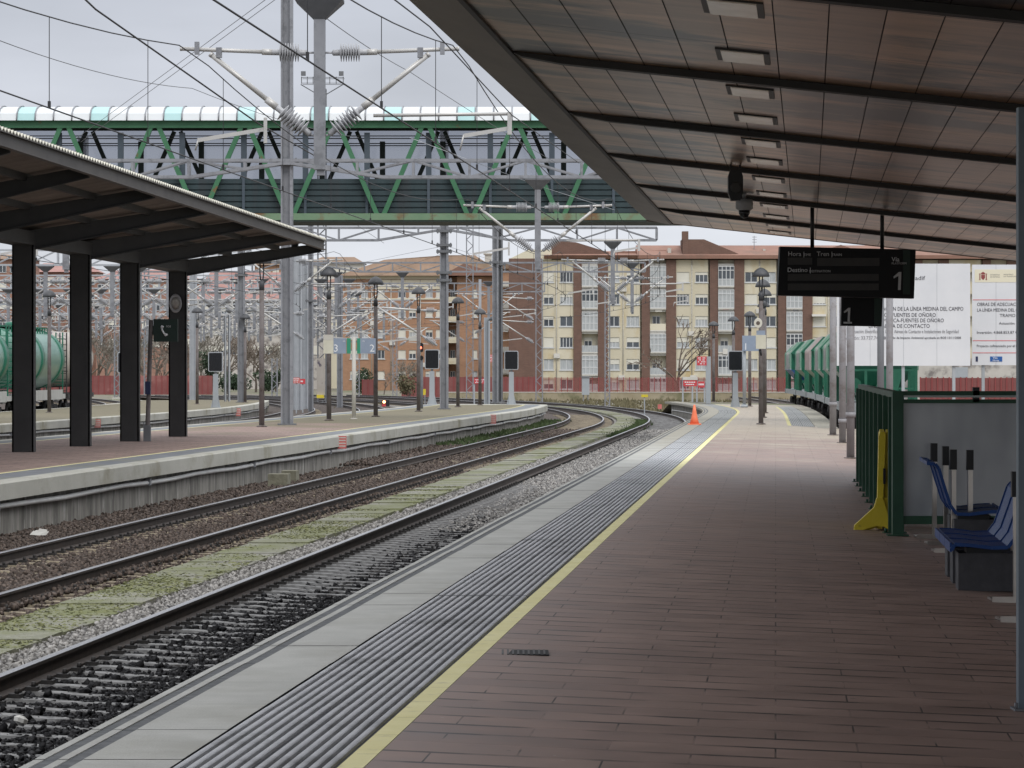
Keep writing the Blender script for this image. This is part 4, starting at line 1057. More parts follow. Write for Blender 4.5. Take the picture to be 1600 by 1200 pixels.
b = MB(); b.box(x-0.09,x+0.09,y-0.09,y+0.09,z,z+0.42); b.build('foot', M['galv_dark'], t)
b = MB(); b.box(PX(240,y),PX(278,y),y-0.05,y+0.05,PZ(534,y),PZ(498.5,y)); b.box(PX(235,y),PX(241,y),y-0.02,y+0.02,PZ(523,y),PZ(509,y)); b.build('panel', M['phone_green'], t)
b = MB(); b.path([(PX(a,y),y-0.065,PZ(c,y)) for a, c in ((253,510),(254,516),(256.5,520.5),(260.5,524))],[0.03,0.024,0.024,0.03],6)
b.path([(PX(252.3,y),y-0.065,PZ(509.5,y)),(PX(256,y),y-0.065,PZ(511.5,y))],0.03,6); b.path([(PX(258,y),y-0.065,PZ(524.5,y)),(PX(262,y),y-0.065,PZ(522,y))],0.03,6)
b.build('handset_symbol', M['white'], t)
text(t, 'SOS', (PX(260,y),y-0.055,PZ(511.5,y)), 0.07, M['ink_grey'])
b = MB(); b.box(PX(227.5,y),PX(235.5,y),y-0.12,y+0.02,PZ(616,y),PZ(596,y)); b.build('call_box', M['dark_blue'], t)

# ------------------------------------------------------------------ lamps
LH = 5.45
def lamp():
    t = thing('platform_lamp', (0,0,0), '', 'street lamp', 'mushroom lamps along the platforms')
    b = MB(); b.tube((0,0,0),(0,0,4.35),0.088,0.078,10); b.build('pole', M['lamp_pole'], t, local=True)
    b = MB(); b.lathe([(0.17,0),(0.17,0.03),(0.095,0.05)],n=10); b.build('base_plate', M['lamp_pole'], t, local=True)
    b = MB(); b.lathe([(0.085,4.30),(0.085,4.50),(0.04,4.62)],n=10)
    for s in (-1, 1): b.path([(s*0.035,0,4.6),(s*0.06,0,4.85),(s*0.055,0,5.16)],0.022,6)
    b.build('fork', M['lamp_head'], t, local=True)
    b = MB(); b.lathe([(0.30,5.13),(0.315,5.155),(0.29,5.24),(0.22,5.34),(0.11,5.42),(0.02,5.45)],n=18); b.build('shade', M['lamp_head'], t, local=True)
    return t
lp = lamp()
LAMPS = [(409,667,396,Z2,'mushroom lamp with its head hidden behind the dark canopy corner'),
 (514,657,417,Z2,'mushroom lamp carrying the beige box beside the track 3 sign'),(587,651,432,Z2,'mushroom lamp just right of the track 2 sign'),
 (654,643,448,Z2,'mushroom lamp beside the red light signal'),(715.5,636,464,Z2,'mushroom lamp between the clamped mast and the lattice mast'),
 (750,633,482,Z2,'mushroom lamp left of the twin masts on the island platform'),(772,629.5,493,Z2,'farthest mushroom lamp of the island platform, overlapping the twin masts'),
 (77,645,453,0.0,'mushroom lamp in front of the green tank wagon'),(308,632,480,0.0,'mushroom lamp on the third platform left of the information monitor'),
 (383,629,490,0.0,'mushroom lamp on the third platform overlapping a broad steel mast'),
 (1189,663,418,0,'nearest tall mushroom lamp in the middle of the paved platform'),(1192,652.5,436,0,'second mushroom lamp of the overlapping row on the paved platform'),
 (1195,645.5,451,0,'third mushroom lamp of the overlapping row on the paved platform'),(1193,639,470,0,'fourth mushroom lamp of the overlapping row on the paved platform'),
 (1171.5,635,486,0,'mushroom lamp left of the loudspeaker horn at the platform end'),(1146,633,494,0,'mushroom lamp right behind the black monitor on the paved platform'),
 (1115,628,502,0,'mushroom lamp standing beyond the curved coping near the red signs')]
for k, (px, pb, pt, zz, lab) in enumerate(LAMPS):
    x, y, z = G(px, pb, zz)
    if zz == 0 and px > 1000: x, y, z = GP(px, pb)
    h = PZ(pt, y) - z
    place(lp, k > 0, (x, y, z), lab, sc=(1.0, 1.0, h/LH))

# ------------------------------------------------------------------ monitors on posts
def monitor():
    t = thing('information_monitor', (0,0,0), '', 'monitor', 'black monitors on pale posts')
    b = MB(); b.prism([(-0.14,0),(0.14,0),(0.125,1.7),(-0.125,1.7)],-0.08,0.08,'y'); b.box(-0.26,0.26,-0.12,0.12,0,0.03)
    for s in (-1,1): b.prism([(s*0.14,0.03),(s*0.24,0.03),(s*0.14,0.5)],-0.02,0.02,'y')
    b.build('post', M['cabinet'], t, local=True)
    b = MB(); b.box(-0.06,0.06,-0.05,0.05,1.7,1.82); b.build('neck', M['galv_dark'], t, local=True)
    def rr(w, h, r): 
        ps = []
        for cx, cy, a0 in ((w-r,h-r,0),(-w+r,h-r,90),(-w+r,-h+r,180),(w-r,-h+r,270)):
            for k in range(4): ps.append((cx+r*math.cos(R(a0+30*k)), cy+r*math.sin(R(a0+30*k))))
        return ps
    b = MB(); b.prism([(p, q+2.31) for p, q in rr(0.37,0.50,0.08)],-0.10,0.12,'y'); b.build('casing', M['galv_light'], t, local=True)
    b = MB(); b.prism([(p, q+2.31) for p, q in rr(0.325,0.455,0.05)],-0.115,-0.098,'y'); b.build('screen', M['black_gloss'], t, local=True)
    return t
mp_ = monitor()
for k, (px, pb, pt, zz, lab) in enumerate([(675,632,546,Z2,'black monitor on a pale post right of the red signal'),(799,632,548,Z2,'black monitor on a pale post near the rounded platform end'),
    (1149,636,548,0,'black monitor on a pale post at the end of the grooved strip'),(337,637,550,0,'black monitor on a pale post seen right of the last canopy column'),
    (196,643,550,0,'black monitor half hidden behind the third dark canopy column')]):
    x, y, z = G(px, pb, zz); h = PZ(pt, y)-z; s = h/2.81
    place(mp_, k > 0, (x, y, z), lab, sc=(s, s, s))

# ------------------------------------------------------------------ platform signs
x, y, z = G(553, 655, Z2)
t = thing('track_sign', (x,y,z), 'blue-grey track sign with numbers 3 and 2 on a white post', 'track sign')
b = MB(); b.tube((x,y,z),(x,y,PZ(526,y)),0.075,n=10); b.lathe([(0.13,0),(0.13,0.03)],(x,y,z),n=10); b.build('post', M['house_white'], t)
for a, c, nm, m in ((519,541,'panel','sign_blue_grey'),(542,548,'green_bar','sign_green_bar'),(558,563,'green_bar','sign_green_bar'),(563,587,'panel','sign_blue_grey')):
    b = MB(); b.box(PX(a,y),PX(c,y),y-0.06,y+0.06,PZ(552.5,y),PZ(528.5,y)); b.build(nm, M[m], t)
for q in (534, 547): b = MB(); b.bar((PX(545,y),y,PZ(q,y)),(PX(560,y),y,PZ(q,y)),0.04,0.05); b.build('bracket', M['galv'], t)
text(t, '3', (PX(521,y),y-0.065,PZ(549.5,y)), 11.5/F*y*1.42, M['white']); text(t, '2', (PX(577.5,y),y-0.065,PZ(549.5,y)), 11.5/F*y*1.42, M['white'])
text(t, 'v\u00eda', (PX(535.5,y),y-0.065,PZ(534,y)), 2.6/F*y*1.42, M['white']); text(t, 'v\u00eda', (PX(566,y),y-0.065,PZ(534,y)), 2.6/F*y*1.42, M['white'])
y = 122.0
t = thing('beige_box', (PX(514,y),y,PZ(552,y)), 'beige box sign mounted on the lamp left of number 3', 'box sign')
b = MB(); b.box(PX(506,y),PX(521.5,y),y-0.28,y-0.14,PZ(552.5,y),PZ(531.5,y)); b.build('face', M['beige_box'], t)
b = MB(); b.box(PX(506,y),PX(521.5,y),y-0.28,y-0.14,PZ(531.3,y),PZ(523,y)); b.build('header', M['concrete_pale'], t)
y = 130.0
x, _, z = GP(1163, 637)
yy = 174.0
t = thing('track_sign', (PX(1163,yy),yy,pz(PX(1163,yy),yy)), 'blue-grey track sign with number 1 on a pale post', 'track sign')
xx = PX(1163,yy); b = MB(); b.tube((xx,yy,pz(xx,yy)),(xx,yy,PZ(528,yy)),0.085,n=10); b.lathe([(0.2,0),(0.15,0.15)],(xx,yy,pz(xx,yy)),n=8); b.build('post', M['cabinet'], t)
b = MB(); b.box(PX(1159.5,yy),PX(1191,yy),yy-0.22,yy-0.10,PZ(548.5,yy),PZ(524.5,yy)); b.build('panel', M['sign_blue_grey'], t)
text(t, '1', (PX(1161,yy),yy-0.225,PZ(546.5,yy)), 10.5/F*yy*1.42, M['white'])
y = 119.2
t = thing('beige_box', (PX(1188,y),y,PZ(545,y)), 'beige box sign on the nearest lamp of the paved platform', 'box sign')
b = MB(); b.box(PX(1180.5,y),PX(1196,y),y-0.25,y-0.12,PZ(545,y),PZ(523.5,y)); b.build('face', M['beige_box'], t)
b = MB(); b.box(PX(1181.5,y),PX(1195,y),y-0.2,y-0.12,PZ(523.3,y),PZ(516.5,y)); b.build('header', M['sign_blue_grey'], t)
b = MB(); b.tube((PX(1187,y),y-0.15,PZ(546,y)),(PX(1189,y),y-0.15,PZ(556,y)),0.05,0.03,8); b.build('cable_gland', M['black'], t)
t = thing('loudspeaker_horn', P(1184,505,y), 'cream horn loudspeaker on the nearest lamp of the paved platform', 'loudspeaker')
hx, hy, hz = P(1183.5,505,y)
b = MB(); b.lathe([(0.165,0.0),(0.175,0.02),(0.13,0.10),(0.09,0.2),(0.07,0.28)], (hx,hy-0.30,hz), (0.12,1,0), 18); b.v = [(hx+(p[0]-hx)*0.85,p[1],p[2]) for p in b.v]; b.build('horn', M['horn'], t)
b = MB(); b.lathe([(0.07,0),(0.05,0.03),(0.02,0.02)], (hx,hy-0.305,hz), (0.12,1,0), 14); b.build('throat', M['bark'], t)
b = MB(); b.tube((hx,hy-0.1,hz),(hx+0.12,hy,hz),0.03); b.build('bracket', M['galv_dark'], t)

# red signs
def red_sign(px0, px1, py0, py1, Y, label, m='red_sign', post=None, lines=3, words=None):
    x0, x1, z0, z1 = PX(px0,Y), PX(px1,Y), PZ(py1,Y), PZ(py0,Y)
    t = thing('warning_sign', ((x0+x1)/2,Y,z0), label, 'warning sign', 'red warning signs by the tracks')
    b = MB(); b.box(x0,x1,Y-0.02,Y+0.02,z0,z1); b.build('panel', M[m], t)
    if post:
        for p in post:
            b = MB(); xx = PX(p[0],Y); b.box(xx-p[2],xx+p[2],Y+0.03,Y+0.03+2*p[2],p[1],z1+ (p[3] if len(p)>3 else 0)); b.build('post', M['cabinet'], t)
    hh = (z1-z0)/(lines+0.6)
    b = MB()
    for k in range(lines):
        zz = z1-hh*(k+0.55); w = (x1-x0)*(0.80 if k % 2 == 0 else 0.62); c = (x0+x1)/2
        n = 5
        for j in range(n):
            if random.random() < 0.2: continue
            a = c-w/2+w*j/n; b.box(a,a+w/n*0.78,Y-0.026,Y-0.02,zz-hh*0.45,zz)
    b.build('text_marks', M['white'], t)
    return t
def wallsign(px, py0, py1, edge, zt, label, w=0.22, m='red_faded'):
    a, c = 40.0, 178.0
    for _ in range(40):
        Y = (a+c)/2
        if 800+F*edge(Y)/Y < px: a = Y
        else: c = Y
    x0 = edge(Y)-0.0
    t = thing('track_plate', (x0+0.03, Y, PZ(py1,Y)), label, 'warning sign', 'red plates hung on platform walls')
    z0, z1 = PZ(py1,Y), PZ(py0,Y)
    b = MB(); b.box(x0-0.06,x0+0.20,Y-0.02,Y+0.02,z0,z1); b.build('panel', M[m], t)
    b = MB()
    for k in range(4):
        zz = z0+(z1-z0)*(0.2+0.22*k); b.box(x0-0.04,x0+0.18,Y-0.024,Y-0.02,zz-0.014,zz+0.014)
    b.box(x0-0.055,x0-0.045,Y-0.024,Y-0.02,z0,z1); b.build('text_marks', M['house_white'], t)
wallsign(530, 681, 701, P2N, Z2, 'nearest red plate on the island platform wall')
wallsign(767.5, 648, 662, P2N, Z2, 'far red plate on the island platform wall near the curve')
wallsign(417, 638, 650, P3N, 0, 'red plate on the third platform wall beside the first island lamp')
wallsign(149.5, 655, 668, P3N, 0, 'red plate on the third platform wall behind the second dark column')
red_sign(1089, 1104, 557, 571, 196, 'red sign beside the top of a pale post on the paved platform', lines=4, post=[(1107,-0.1,0.14,0.0)])
red_sign(1067.5, 1089, 594.5, 603.5, 205, 'wide red sign on two pale posts under a white strip', lines=2, post=[(1067,-0.98,0.045,0.2),(1089,-0.98,0.045,0.2)])
red_sign(1090.5, 1101, 596, 605.5, 212, 'small red sign just right of the wide red sign', lines=1, post=[(1082,-0.98,0.05),(1101,-0.98,0.05)])
red_sign(457, 468.5, 590, 599, 205, 'left red sign in front of the pale broad masts', lines=3, post=[(463,-0.9,0.04)], m='red_faded')
red_sign(469, 477, 592, 600, 209, 'right red sign in front of the pale broad masts', lines=1, post=[(473,-0.9,0.04)])
red_sign(740.5, 759, 591.5, 599.5, 240, 'wide red sign behind the lamp near the twin masts', lines=3, post=[(741,-0.98,0.05),(758,-0.98,0.05)])
red_sign(764.5, 769.5, 554, 566, 215, 'small high red sign left of the twin masts', lines=4, m='red_faded', post=[(763.5,-0.98,0.04)])
t = thing('sign_header', P(1078,592,205), 'white strip above the wide red sign on two posts', 'sign')
b = MB(); b.box(PX(1067,205),PX(1090,205),204.97,205.02,PZ(593.7,205),PZ(588.8,205)); b.build('strip', M['house_white'], t)

# signals
Y = 160.0
t = thing('track_signal', (PX(658,Y),Y,-0.9), 'tall track signal showing a red light beside the island lamp', 'railway signal')
b = MB(); b.tube((PX(659,Y),Y+0.1,-0.9),(PX(659,Y),Y+0.1,PZ(560,Y)),0.06,n=8); b.build('mast', M['galv_dark'], t)
b = MB(); b.lathe([(0.16,0),(0.16,0.05)],(0,0,0)); b = MB()
w = 3.4*Y/F; b.prism([(PX(658.2,Y)+w*math.cos(a)*1.0, (PZ(539,Y) if math.sin(a)>=0 else PZ(547,Y))+w*math.sin(a)) for a in [math.pi*2*k/16 for k in range(16)]],Y-0.08,Y+0.08,'y'); b.build('head', M['black'], t)
b = MB(); b.lathe([(0.105,0),(0.105,0.05)],(PX(658.2,Y),Y+0.06,PZ(559,Y)),(0,-1,0),16); b.build('round_plate', M['black'], t)
b = MB(); b.lathe([(0.055,0),(0.05,0.03),(0.02,0.04)],(PX(657.3,Y),Y-0.08,PZ(543.3,Y)),(0,-1,0),12); b.build('lens', M['signal_lamp'], t)
b = MB(); b.box(PX(639,Y),PX(651,Y),Y-0.4,Y+0.1,PZ(533,Y),PZ(526,Y)); b.prism([(PX(638.5,Y),PZ(527,Y)),(PX(652,Y),PZ(524,Y)),(PX(652,Y),PZ(527,Y)),(PX(638.5,Y),PZ(529,Y))],Y-0.45,Y+0.1,'y')
oc = b.build('camera_box', M['house_white']); tag(oc, 'white boxy camera on the lamp beside the red signal', 'security camera')
Y = 208.0
t = thing('ground_signal', (PX(601,Y),Y,-0.75), 'low ground signal with a glowing orange lamp between the tracks', 'railway signal')
b = MB(); b.box(PX(596.5,Y),PX(608.5,Y),Y,Y+0.3,PZ(635,Y),PZ(625,Y)); b.build('housing', M['black'], t)
b = MB(); b.box(PX(597,Y),PX(603,Y),Y-0.05,Y,PZ(635,Y),PZ(631.5,Y)); b.build('foot', M['red_sign'], t)
b = MB(); b.lathe([(0.085,0),(0.08,0.04),(0.03,0.05)],(PX(600.2,Y),Y-0.002,PZ(628,Y)),(0,-1,0),12); b.build('lens', M['ground_lamp'], t)

# concrete blocks, litter
Y = 79.0
for k, (px, pyb, w, d, h, lab) in enumerate(((434,757,0.46,0.55,0.20,'front concrete block lying by the island platform wall'),(451,750,0.36,0.7,0.18,'rear concrete block lying by the island platform wall'))):
    x, y, z = G(px, pyb, -0.72)
    b = MB(); b.prism([(x-w/2,y),(x+w/2,y-0.05),(x+w/2+0.03,y+d),(x-w/2+0.02,y+d*1.05)], z-0.15, z+h+0.04, 'z'); o = b.build('concrete_block', M['concrete_block'])
    tag(o, lab, 'concrete block', 'concrete blocks by the wall')
x, y, z = G(66, 836, -0.66)
b = MB()
for _ in range(7): 
    a = np.random.uniform(-0.1,0.1,3); b.poly([(x+a[0]-0.09,y+a[1],z+0.01),(x+a[0]+0.05,y+a[1]-0.05,z+0.0),(x+a[0]+0.09,y+a[1]+0.04,z+0.06+a[2]*0.3),(x+a[0]-0.04,y+a[1]+0.06,z+0.08+a[2]*0.3)])
tag(b.build('paper_litter', M['paper']), 'crumpled white paper lying on the brown gravel by the wall', 'litter')
x, y, z = G(30, 1133, -0.64)
b = MB(); b.lathe([(0.01,0),(0.05,0.02),(0.055,0.05),(0.02,0.07)],(x,y,z),(0.3,0.2,1),7,False); tag(b.build('paper_scrap', M['paper']), 'small white scrap on the dark gravel near the sleepers', 'litter')
# ------------------------------------------------------------------ footbridge
Yf = 124.0
zb = PZ(342,Yf); zt = PZ(192,Yf); zf0 = PZ(279,Yf)
XL, XR = PX(-60,Yf), PX(1760,Yf)
br = thing('footbridge', ((XL+XR)/2,Yf,zb), 'covered green steel footbridge with slate panels crossing above all tracks', 'footbridge')
u = Yf/F
b = MB(); b.box(XL,XR,Yf-0.12,Yf+0.12,PZ(344,Yf),PZ(333.5,Yf)); b.build('bottom_chord', M['bridge_pale_green'], br)
b = MB(); b.box(XL,XR,Yf-0.10,Yf+3.4,PZ(346.5,Yf),PZ(344,Yf)); b.build('deck_edge', M['bridge_dark_green'], br)
b = MB(); b.box(XL,XR,Yf+0.13,Yf+3.2,PZ(342,Yf),PZ(338,Yf)); b.build('deck', M['bridge_dark_green'], br)
b = MB(); b.box(XL,XR,Yf-0.10,Yf+0.10,PZ(200,Yf),PZ(186,Yf)); b.build('top_chord', M['bridge_green'], br)
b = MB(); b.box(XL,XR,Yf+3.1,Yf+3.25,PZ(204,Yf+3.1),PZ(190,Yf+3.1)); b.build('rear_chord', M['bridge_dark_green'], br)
# ribbed slate parapet with wide grooves, front and rear
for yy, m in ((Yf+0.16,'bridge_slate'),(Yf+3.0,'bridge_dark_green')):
    b = MB(); n = 6; z0, z1 = PZ(334,Yf), PZ(279,Yf)
    for k in range(n):
        a = z0+(z1-z0)*k/n; c = z0+(z1-z0)*(k+1)/n; h = c-a
        i = []
        for (dz, dy) in ((0,0.05),(h*0.12,0.05),(h*0.2,0.0),(h*0.93,0.0),(h*1.0,0.05)): i.append(b.pts([(XL,yy+dy,a+dz),(XR,yy+dy,a+dz)]))
        for j in range(4): b.face((i[j][0],i[j][1],i[j+1][1],i[j+1][0]))
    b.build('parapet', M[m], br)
# posts: spacing 96.5 photo pixels, rear row slightly offset
k = 0; px = 187.0-96.5*3
while px < 1750:
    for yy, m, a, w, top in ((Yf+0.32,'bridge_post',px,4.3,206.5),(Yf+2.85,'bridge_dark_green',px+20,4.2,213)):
        b = MB(); b.box(PX(a-w,Yf),PX(a+w,Yf),yy-0.09,yy+0.09,PZ(336,Yf),PZ(top,Yf)); 
        if m == 'bridge_post':
            b.box(PX(a-w*0.5,Yf),PX(a+w*0.5,Yf),Yf+0.11,Yf+0.24,PZ(334,Yf),PZ(278,Yf))
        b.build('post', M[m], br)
    px += 96.5
b = MB()
for yy, q in ((Yf+0.4,(211,215)),(Yf+2.8,(216,219.5))):
    for pyy in q: b.box(XL,XR,yy-0.02,yy+0.02,PZ(pyy+1.0,Yf),PZ(pyy-0.5,Yf))
b.build('handrail', M['black'], br)
b = MB(); b.box(XL,XR,Yf+3.30,Yf+3.32,PZ(281,Yf+3.3),PZ(196,Yf+3.3)); b.build('glazing', M['bridge_glass'], br)
# V-shaped truss members
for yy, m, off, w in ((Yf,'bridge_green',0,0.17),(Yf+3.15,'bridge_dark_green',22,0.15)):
    px = 101-141*2
    while px < 1740:
        for s in (-1, 1):
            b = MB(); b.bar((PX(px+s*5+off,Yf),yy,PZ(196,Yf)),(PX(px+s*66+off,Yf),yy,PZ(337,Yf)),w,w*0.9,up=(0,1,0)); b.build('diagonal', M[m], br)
        px += 141
# rounded roof of white panels, some teal
seam = MB(); px = 28.0-28.6*4; kk = 0
while px < 1750:
    t_ = MB()
    x0, x1 = PX(px,Yf), PX(px+28.6,Yf); rows = []
    for j in range(10):
        a = math.pi*(j/9.0); yy = Yf+1.6-1.9*math.cos(a); z = PZ(189,Yf)+0.62*math.sin(a)**0.8 if 0 < j < 9 else PZ(189,Yf)
        rows.append(t_.pts([(x0,yy,z),(x1-0.03,yy,z)]))
    for j in range(9): t_.face((rows[j][0],rows[j][1],rows[j+1][1],rows[j+1][0]))
    t_.build('roof_panel', M['roof_teal' if kk % 4 == 0 else 'roof_white'], br)
    r2 = []
    for j in range(10):
        a = math.pi*(j/9.0); yy = Yf+1.6-1.93*math.cos(a); z = (PZ(189,Yf)+0.65*math.sin(a)**0.8) if 0 < j < 9 else PZ(189,Yf)
        r2.append((x1, yy, z))
    seam.path(r2, 0.025, 5)
    px += 28.6; kk += 1
seam.build('roof_seams', M['galv'], br)
b = MB(); px = -56
while px < 1750:
    b.box(PX(px-0.7,Yf),PX(px+0.7,Yf),Yf-0.14,Yf-0.10,PZ(190,Yf),PZ(184,Yf)); px += 28.6
b.build('roof_clips', M['bridge_dark_green'], br)
b = MB()
for px in range(-20, 1740, 118): b.box(PX(px,Yf),PX(px+42,Yf),Yf+1.3,Yf+1.7,PZ(197.5,Yf+1.5),PZ(195,Yf+1.5))
b.build('strip_lamp', M['roof_white'], br)
# side piers out of the picture carry the deck
for xx in (XL+0.6, XR-0.6):
    b = MB(); b.box(xx-0.4,xx+0.4,Yf+1.0,Yf+2.2,-0.95,PZ(346,Yf)); b.build('pier', M['concrete_pale'], br)

# ------------------------------------------------------------------ overhead line: gantries, masts, drop posts
def hmast(px, Y, z0, z1, w, label, clamps=(), m='galv', x=None, d=0.30):
    x = PX(px,Y) if x is None else x
    t = thing('catenary_mast', (x,Y,z0), label, 'catenary mast', 'steel masts of the overhead line')
    b = MB(); b.box(x-w/2,x-w/2+0.06,Y-d/2,Y+d/2,z0,z1); b.box(x+w/2-0.10,x+w/2,Y-d/2,Y+d/2,z0,z1); b.box(x-w/2+0.06,x+w/2-0.10,Y-0.02+0.04,Y+0.02+0.04,z0,z1)
    b.build('column', M[m], t)
    b = MB(); b.box(x-w/2-0.1,x+w/2+0.1,Y-d/2-0.1,Y+d/2+0.1,z0,z0+0.05); b.build('base_plate', M['galv_dark'], t)
    for zc in clamps:
        b = MB(); b.box(x-w/2-0.16,x+w/2+0.16,Y-d/2-0.05,Y+d/2+0.05,zc-0.06,zc+0.06)
        for s in (-1, 1): b.box(x+s*(w/2+0.1)-0.03,x+s*(w/2+0.1)+0.03,Y-d/2-0.08,Y+d/2+0.08,zc-0.10,zc+0.10)
        b.build('clamp', M['galv_dark'], t)
    return t
hmast(448.5, 112.7, Z2, 15.2, 0.40, 'broad steel mast nearest the camera, rising from the island platform past the frame top', (PZ(252,112.7),))
hmast(694, 157, Z2, 13.4, 0.40, 'broad steel mast with dark clamps on the island platform, right of the red signal', (PZ(383,157),PZ(393,157),PZ(426,157),PZ(438,157),PZ(361,157)))
hmast(774, 184, Z2, 12.3, 0.34, 'left mast of the close pair near the rounded platform end', (PZ(410,184),), 'galv')
hmast(781.5, 190, Z2, 12.5, 0.30, 'right mast of the close pair near the rounded platform end', (PZ(413,190),), 'galv_dark')
hmast(377, 199, 0, 12.6, 0.42, 'broad mast on the third platform seen under the dark canopy', (PZ(430,199),))
hmast(464.5, 222, -0.9, 9.4, 0.62, 'pale broad mast, left of two with red signs in front', (), 'galv_light')
hmast(476, 228, -0.9, 9.0, 0.5, 'pale broad mast, right of two with red signs in front', (), 'galv_light')
hmast(485.5, 215, -0.9, 12.5, 0.34, 'slim mast just right of the two pale broad masts', (PZ(470,215),))
hmast(531, 236, -0.9, 8.5, 0.40, 'broad pale mast behind the number 3 sign', (), 'galv')
hmast(302, 236, -0.9, 9, 0.5, 'pale mast behind the third platform lamp right of the columns', (), 'galv_light')
hmast(352, 205, -0.9, 5.2, 0.12, 'left leg of the slim pale frame right of the third platform monitor', (), 'galv_light')
hmast(358, 205, -0.9, 5.2, 0.12, 'right leg of the slim pale frame right of the third platform monitor', (), 'galv_light')
hmast(130, 150, 0, 12.2, 0.45, 'mast behind the footbridge above the dark canopy at the left', (), 'galv')
hmast(750, 198, -0.9, 7.2, 0.16, 'thin pale mast left of the close pair', (), 'galv_light')
hmast(761, 200, -0.9, 5.0, 0.36, 'short pale box post with red plate beside the close pair of masts', (), 'cabinet')

def lattice(px, Y, z0, z1, w, label, m='galv', d=None):
    x = PX(px,Y); d = d or w
    t = thing('lattice_mast', (x,Y,z0), label, 'lattice mast', 'lattice masts of the overhead line')
    b = MB()
    for sx in (-1,1):
        for sy in (-1,1): b.box(x+sx*w/2-0.04,x+sx*w/2+0.04,Y+sy*d/2-0.04,Y+sy*d/2+0.04,z0,z1)
    b.build('corner_bars', M[m], t)
    b = MB(); n = max(4, int((z1-z0)/(w*0.95))); h = (z1-z0)/n
    for k in range(n):
        a = z0+h*k; s = 1 if k % 2 == 0 else -1
        for sy in (-1,1): b.bar((x-s*w/2,Y+sy*d/2,a),(x+s*w/2,Y+sy*d/2,a+h),0.05,0.03,up=(0,1,0))
        for sx in (-1,1): b.bar((x+sx*w/2,Y-s*d/2,a),(x+sx*w/2,Y+s*d/2,a+h),0.03,0.05)
    b.build('lacing', M[m], t)
    b = MB(); b.box(x-w/2-0.2,x+w/2+0.2,Y-d/2-0.2,Y+d/2+0.2,z0-0.15,z0+0.12); b.build('footing', M['concrete_pale'], t)
    return t
tw = lattice(503, 262, -0.9, 23.6, 0.62, 'tall lattice floodlight tower rising behind the footbridge', 'galv_dark')
zp = PZ(137,262); xx = PX(503,262); uu = 262/F
b = MB()
for pyy in (122, 131): b.box(PX(472,262),PX(538,262),261.3,261.36,PZ(pyy+0.4,262),PZ(pyy-0.4,262)); b.box(PX(472,262),PX(538,262),262.6,262.66,PZ(pyy+0.4,262),PZ(pyy-0.4,262))
for px in (472,481,490,503,516,526,537): b.box(PX(px,262)-0.03,PX(px,262)+0.03,261.3,261.36,PZ(132,262),PZ(121,262))
for s in (-1,1): b.bar((PX(503+s*33,262),262,PZ(132,262)),(PX(503+s*6,262),262,PZ(148,262)),0.07,0.07)
b.build('platform_frame', M['galv_dark'], tw)
for px in (475, 534):
    b = MB(); b.box(PX(px-3.5,262),PX(px+3.5,262),261.0,261.4,PZ(119.5,262),PZ(113,262)); b.build('floodlight', M['galv_dark'], tw)
lattice(842.5, 262, -0.9, PZ(405,262), 0.50, 'lattice mast in front of the brown brick gable')
lattice(949, 250, -0.9, PZ(430,250), 0.34, 'slim lattice mast in front of the cream flats, by the curved rails')
lattice(734, 285, -0.9, PZ(345,285), 0.55, 'tall lattice mast in front of the orange brick flats')
lattice(183, 330, -0.9, PZ(418,330), 0.50, 'lattice mast between the second and third dark columns')
lattice(229, 345, -0.9, PZ(420,345), 0.45, 'lattice mast beside the telephone sign pole')
lattice(429, 320, -0.9, PZ(560,320), 0.5, 'short lattice mast in the yard left of the nearest broad mast')
lattice(617, 330, -0.9, PZ(500,330), 0.4, 'lattice mast in front of the orange flats near the bare bush')
lattice(558, 320, -0.9, PZ(560,320), 0.4, 'lattice mast behind the white post of the track sign')

def gantry(x0, x1, Y, zbot, ztop, label, masts=(), m='galv', xb=False, d=0.5, panel=1.9):
    t = thing('portal_beam', ((x0+x1)/2, Y, zbot), label, 'portal beam', 'portal beams of the overhead line')
    def zb_(x):
        z = zbot
        for mx in masts:
            dd = abs(x-mx)
            if dd < 3.2: z = max(z, ztop-0.10-(ztop-0.10-zbot)*max(0, dd-0.15)/3.05)
        return z
    n = max(2, int(round((x1-x0)/panel))); xs = [x0+(x1-x0)*k/n for k in range(n+1)]
    for nm, f in (('top_chord', lambda x: ztop), ('bottom_chord', zb_)):
        b = MB()
        pts = sorted(set(xs+[mx+s for mx in masts for s in (-3.2,-0.15,0.15,3.2) if x0 < mx+s < x1])) if nm == 'bottom_chord' else [x0, x1]
        for yy in (Y-d/2, Y+d/2):
            for a, c in zip(pts[:-1], pts[1:]): b.bar((a,yy,f(a)),(c,yy,f(c)),0.08,0.10)
        b.build(nm, M[m], t)
    b = MB()
    for k in range(n):
        a, c = xs[k], xs[k+1]
        for yy in (Y-d/2, Y+d/2):
            b.box(a-0.04,a+0.04,yy-0.03,yy+0.03,zb_(a),ztop)
            if xb: b.bar((a,yy,zb_(a)),(c,yy,ztop),0.06,0.05); b.bar((a,yy,ztop),(c,yy,zb_(c)),0.06,0.05)
            elif k % 2 == 0: b.bar((a,yy,zb_(a)),(c,yy,ztop),0.07,0.06)
            else: b.bar((a,yy,ztop),(c,yy,zb_(c)),0.07,0.06)
        b.bar((a,Y-d/2,ztop),(c,Y+d/2,ztop),0.05,0.05)
    for yy in (Y-d/2, Y+d/2): b.box(x1-0.05,x1+0.05,yy-0.04,yy+0.04,zb_(x1),ztop)
    b.build('web', M[m], t)
    return t
gantry(C(60)-9.5, C(60)+1.2, 60, 8.58, 9.15, 'portal beam just above the top of the view, carrying the nearest drop post', ())
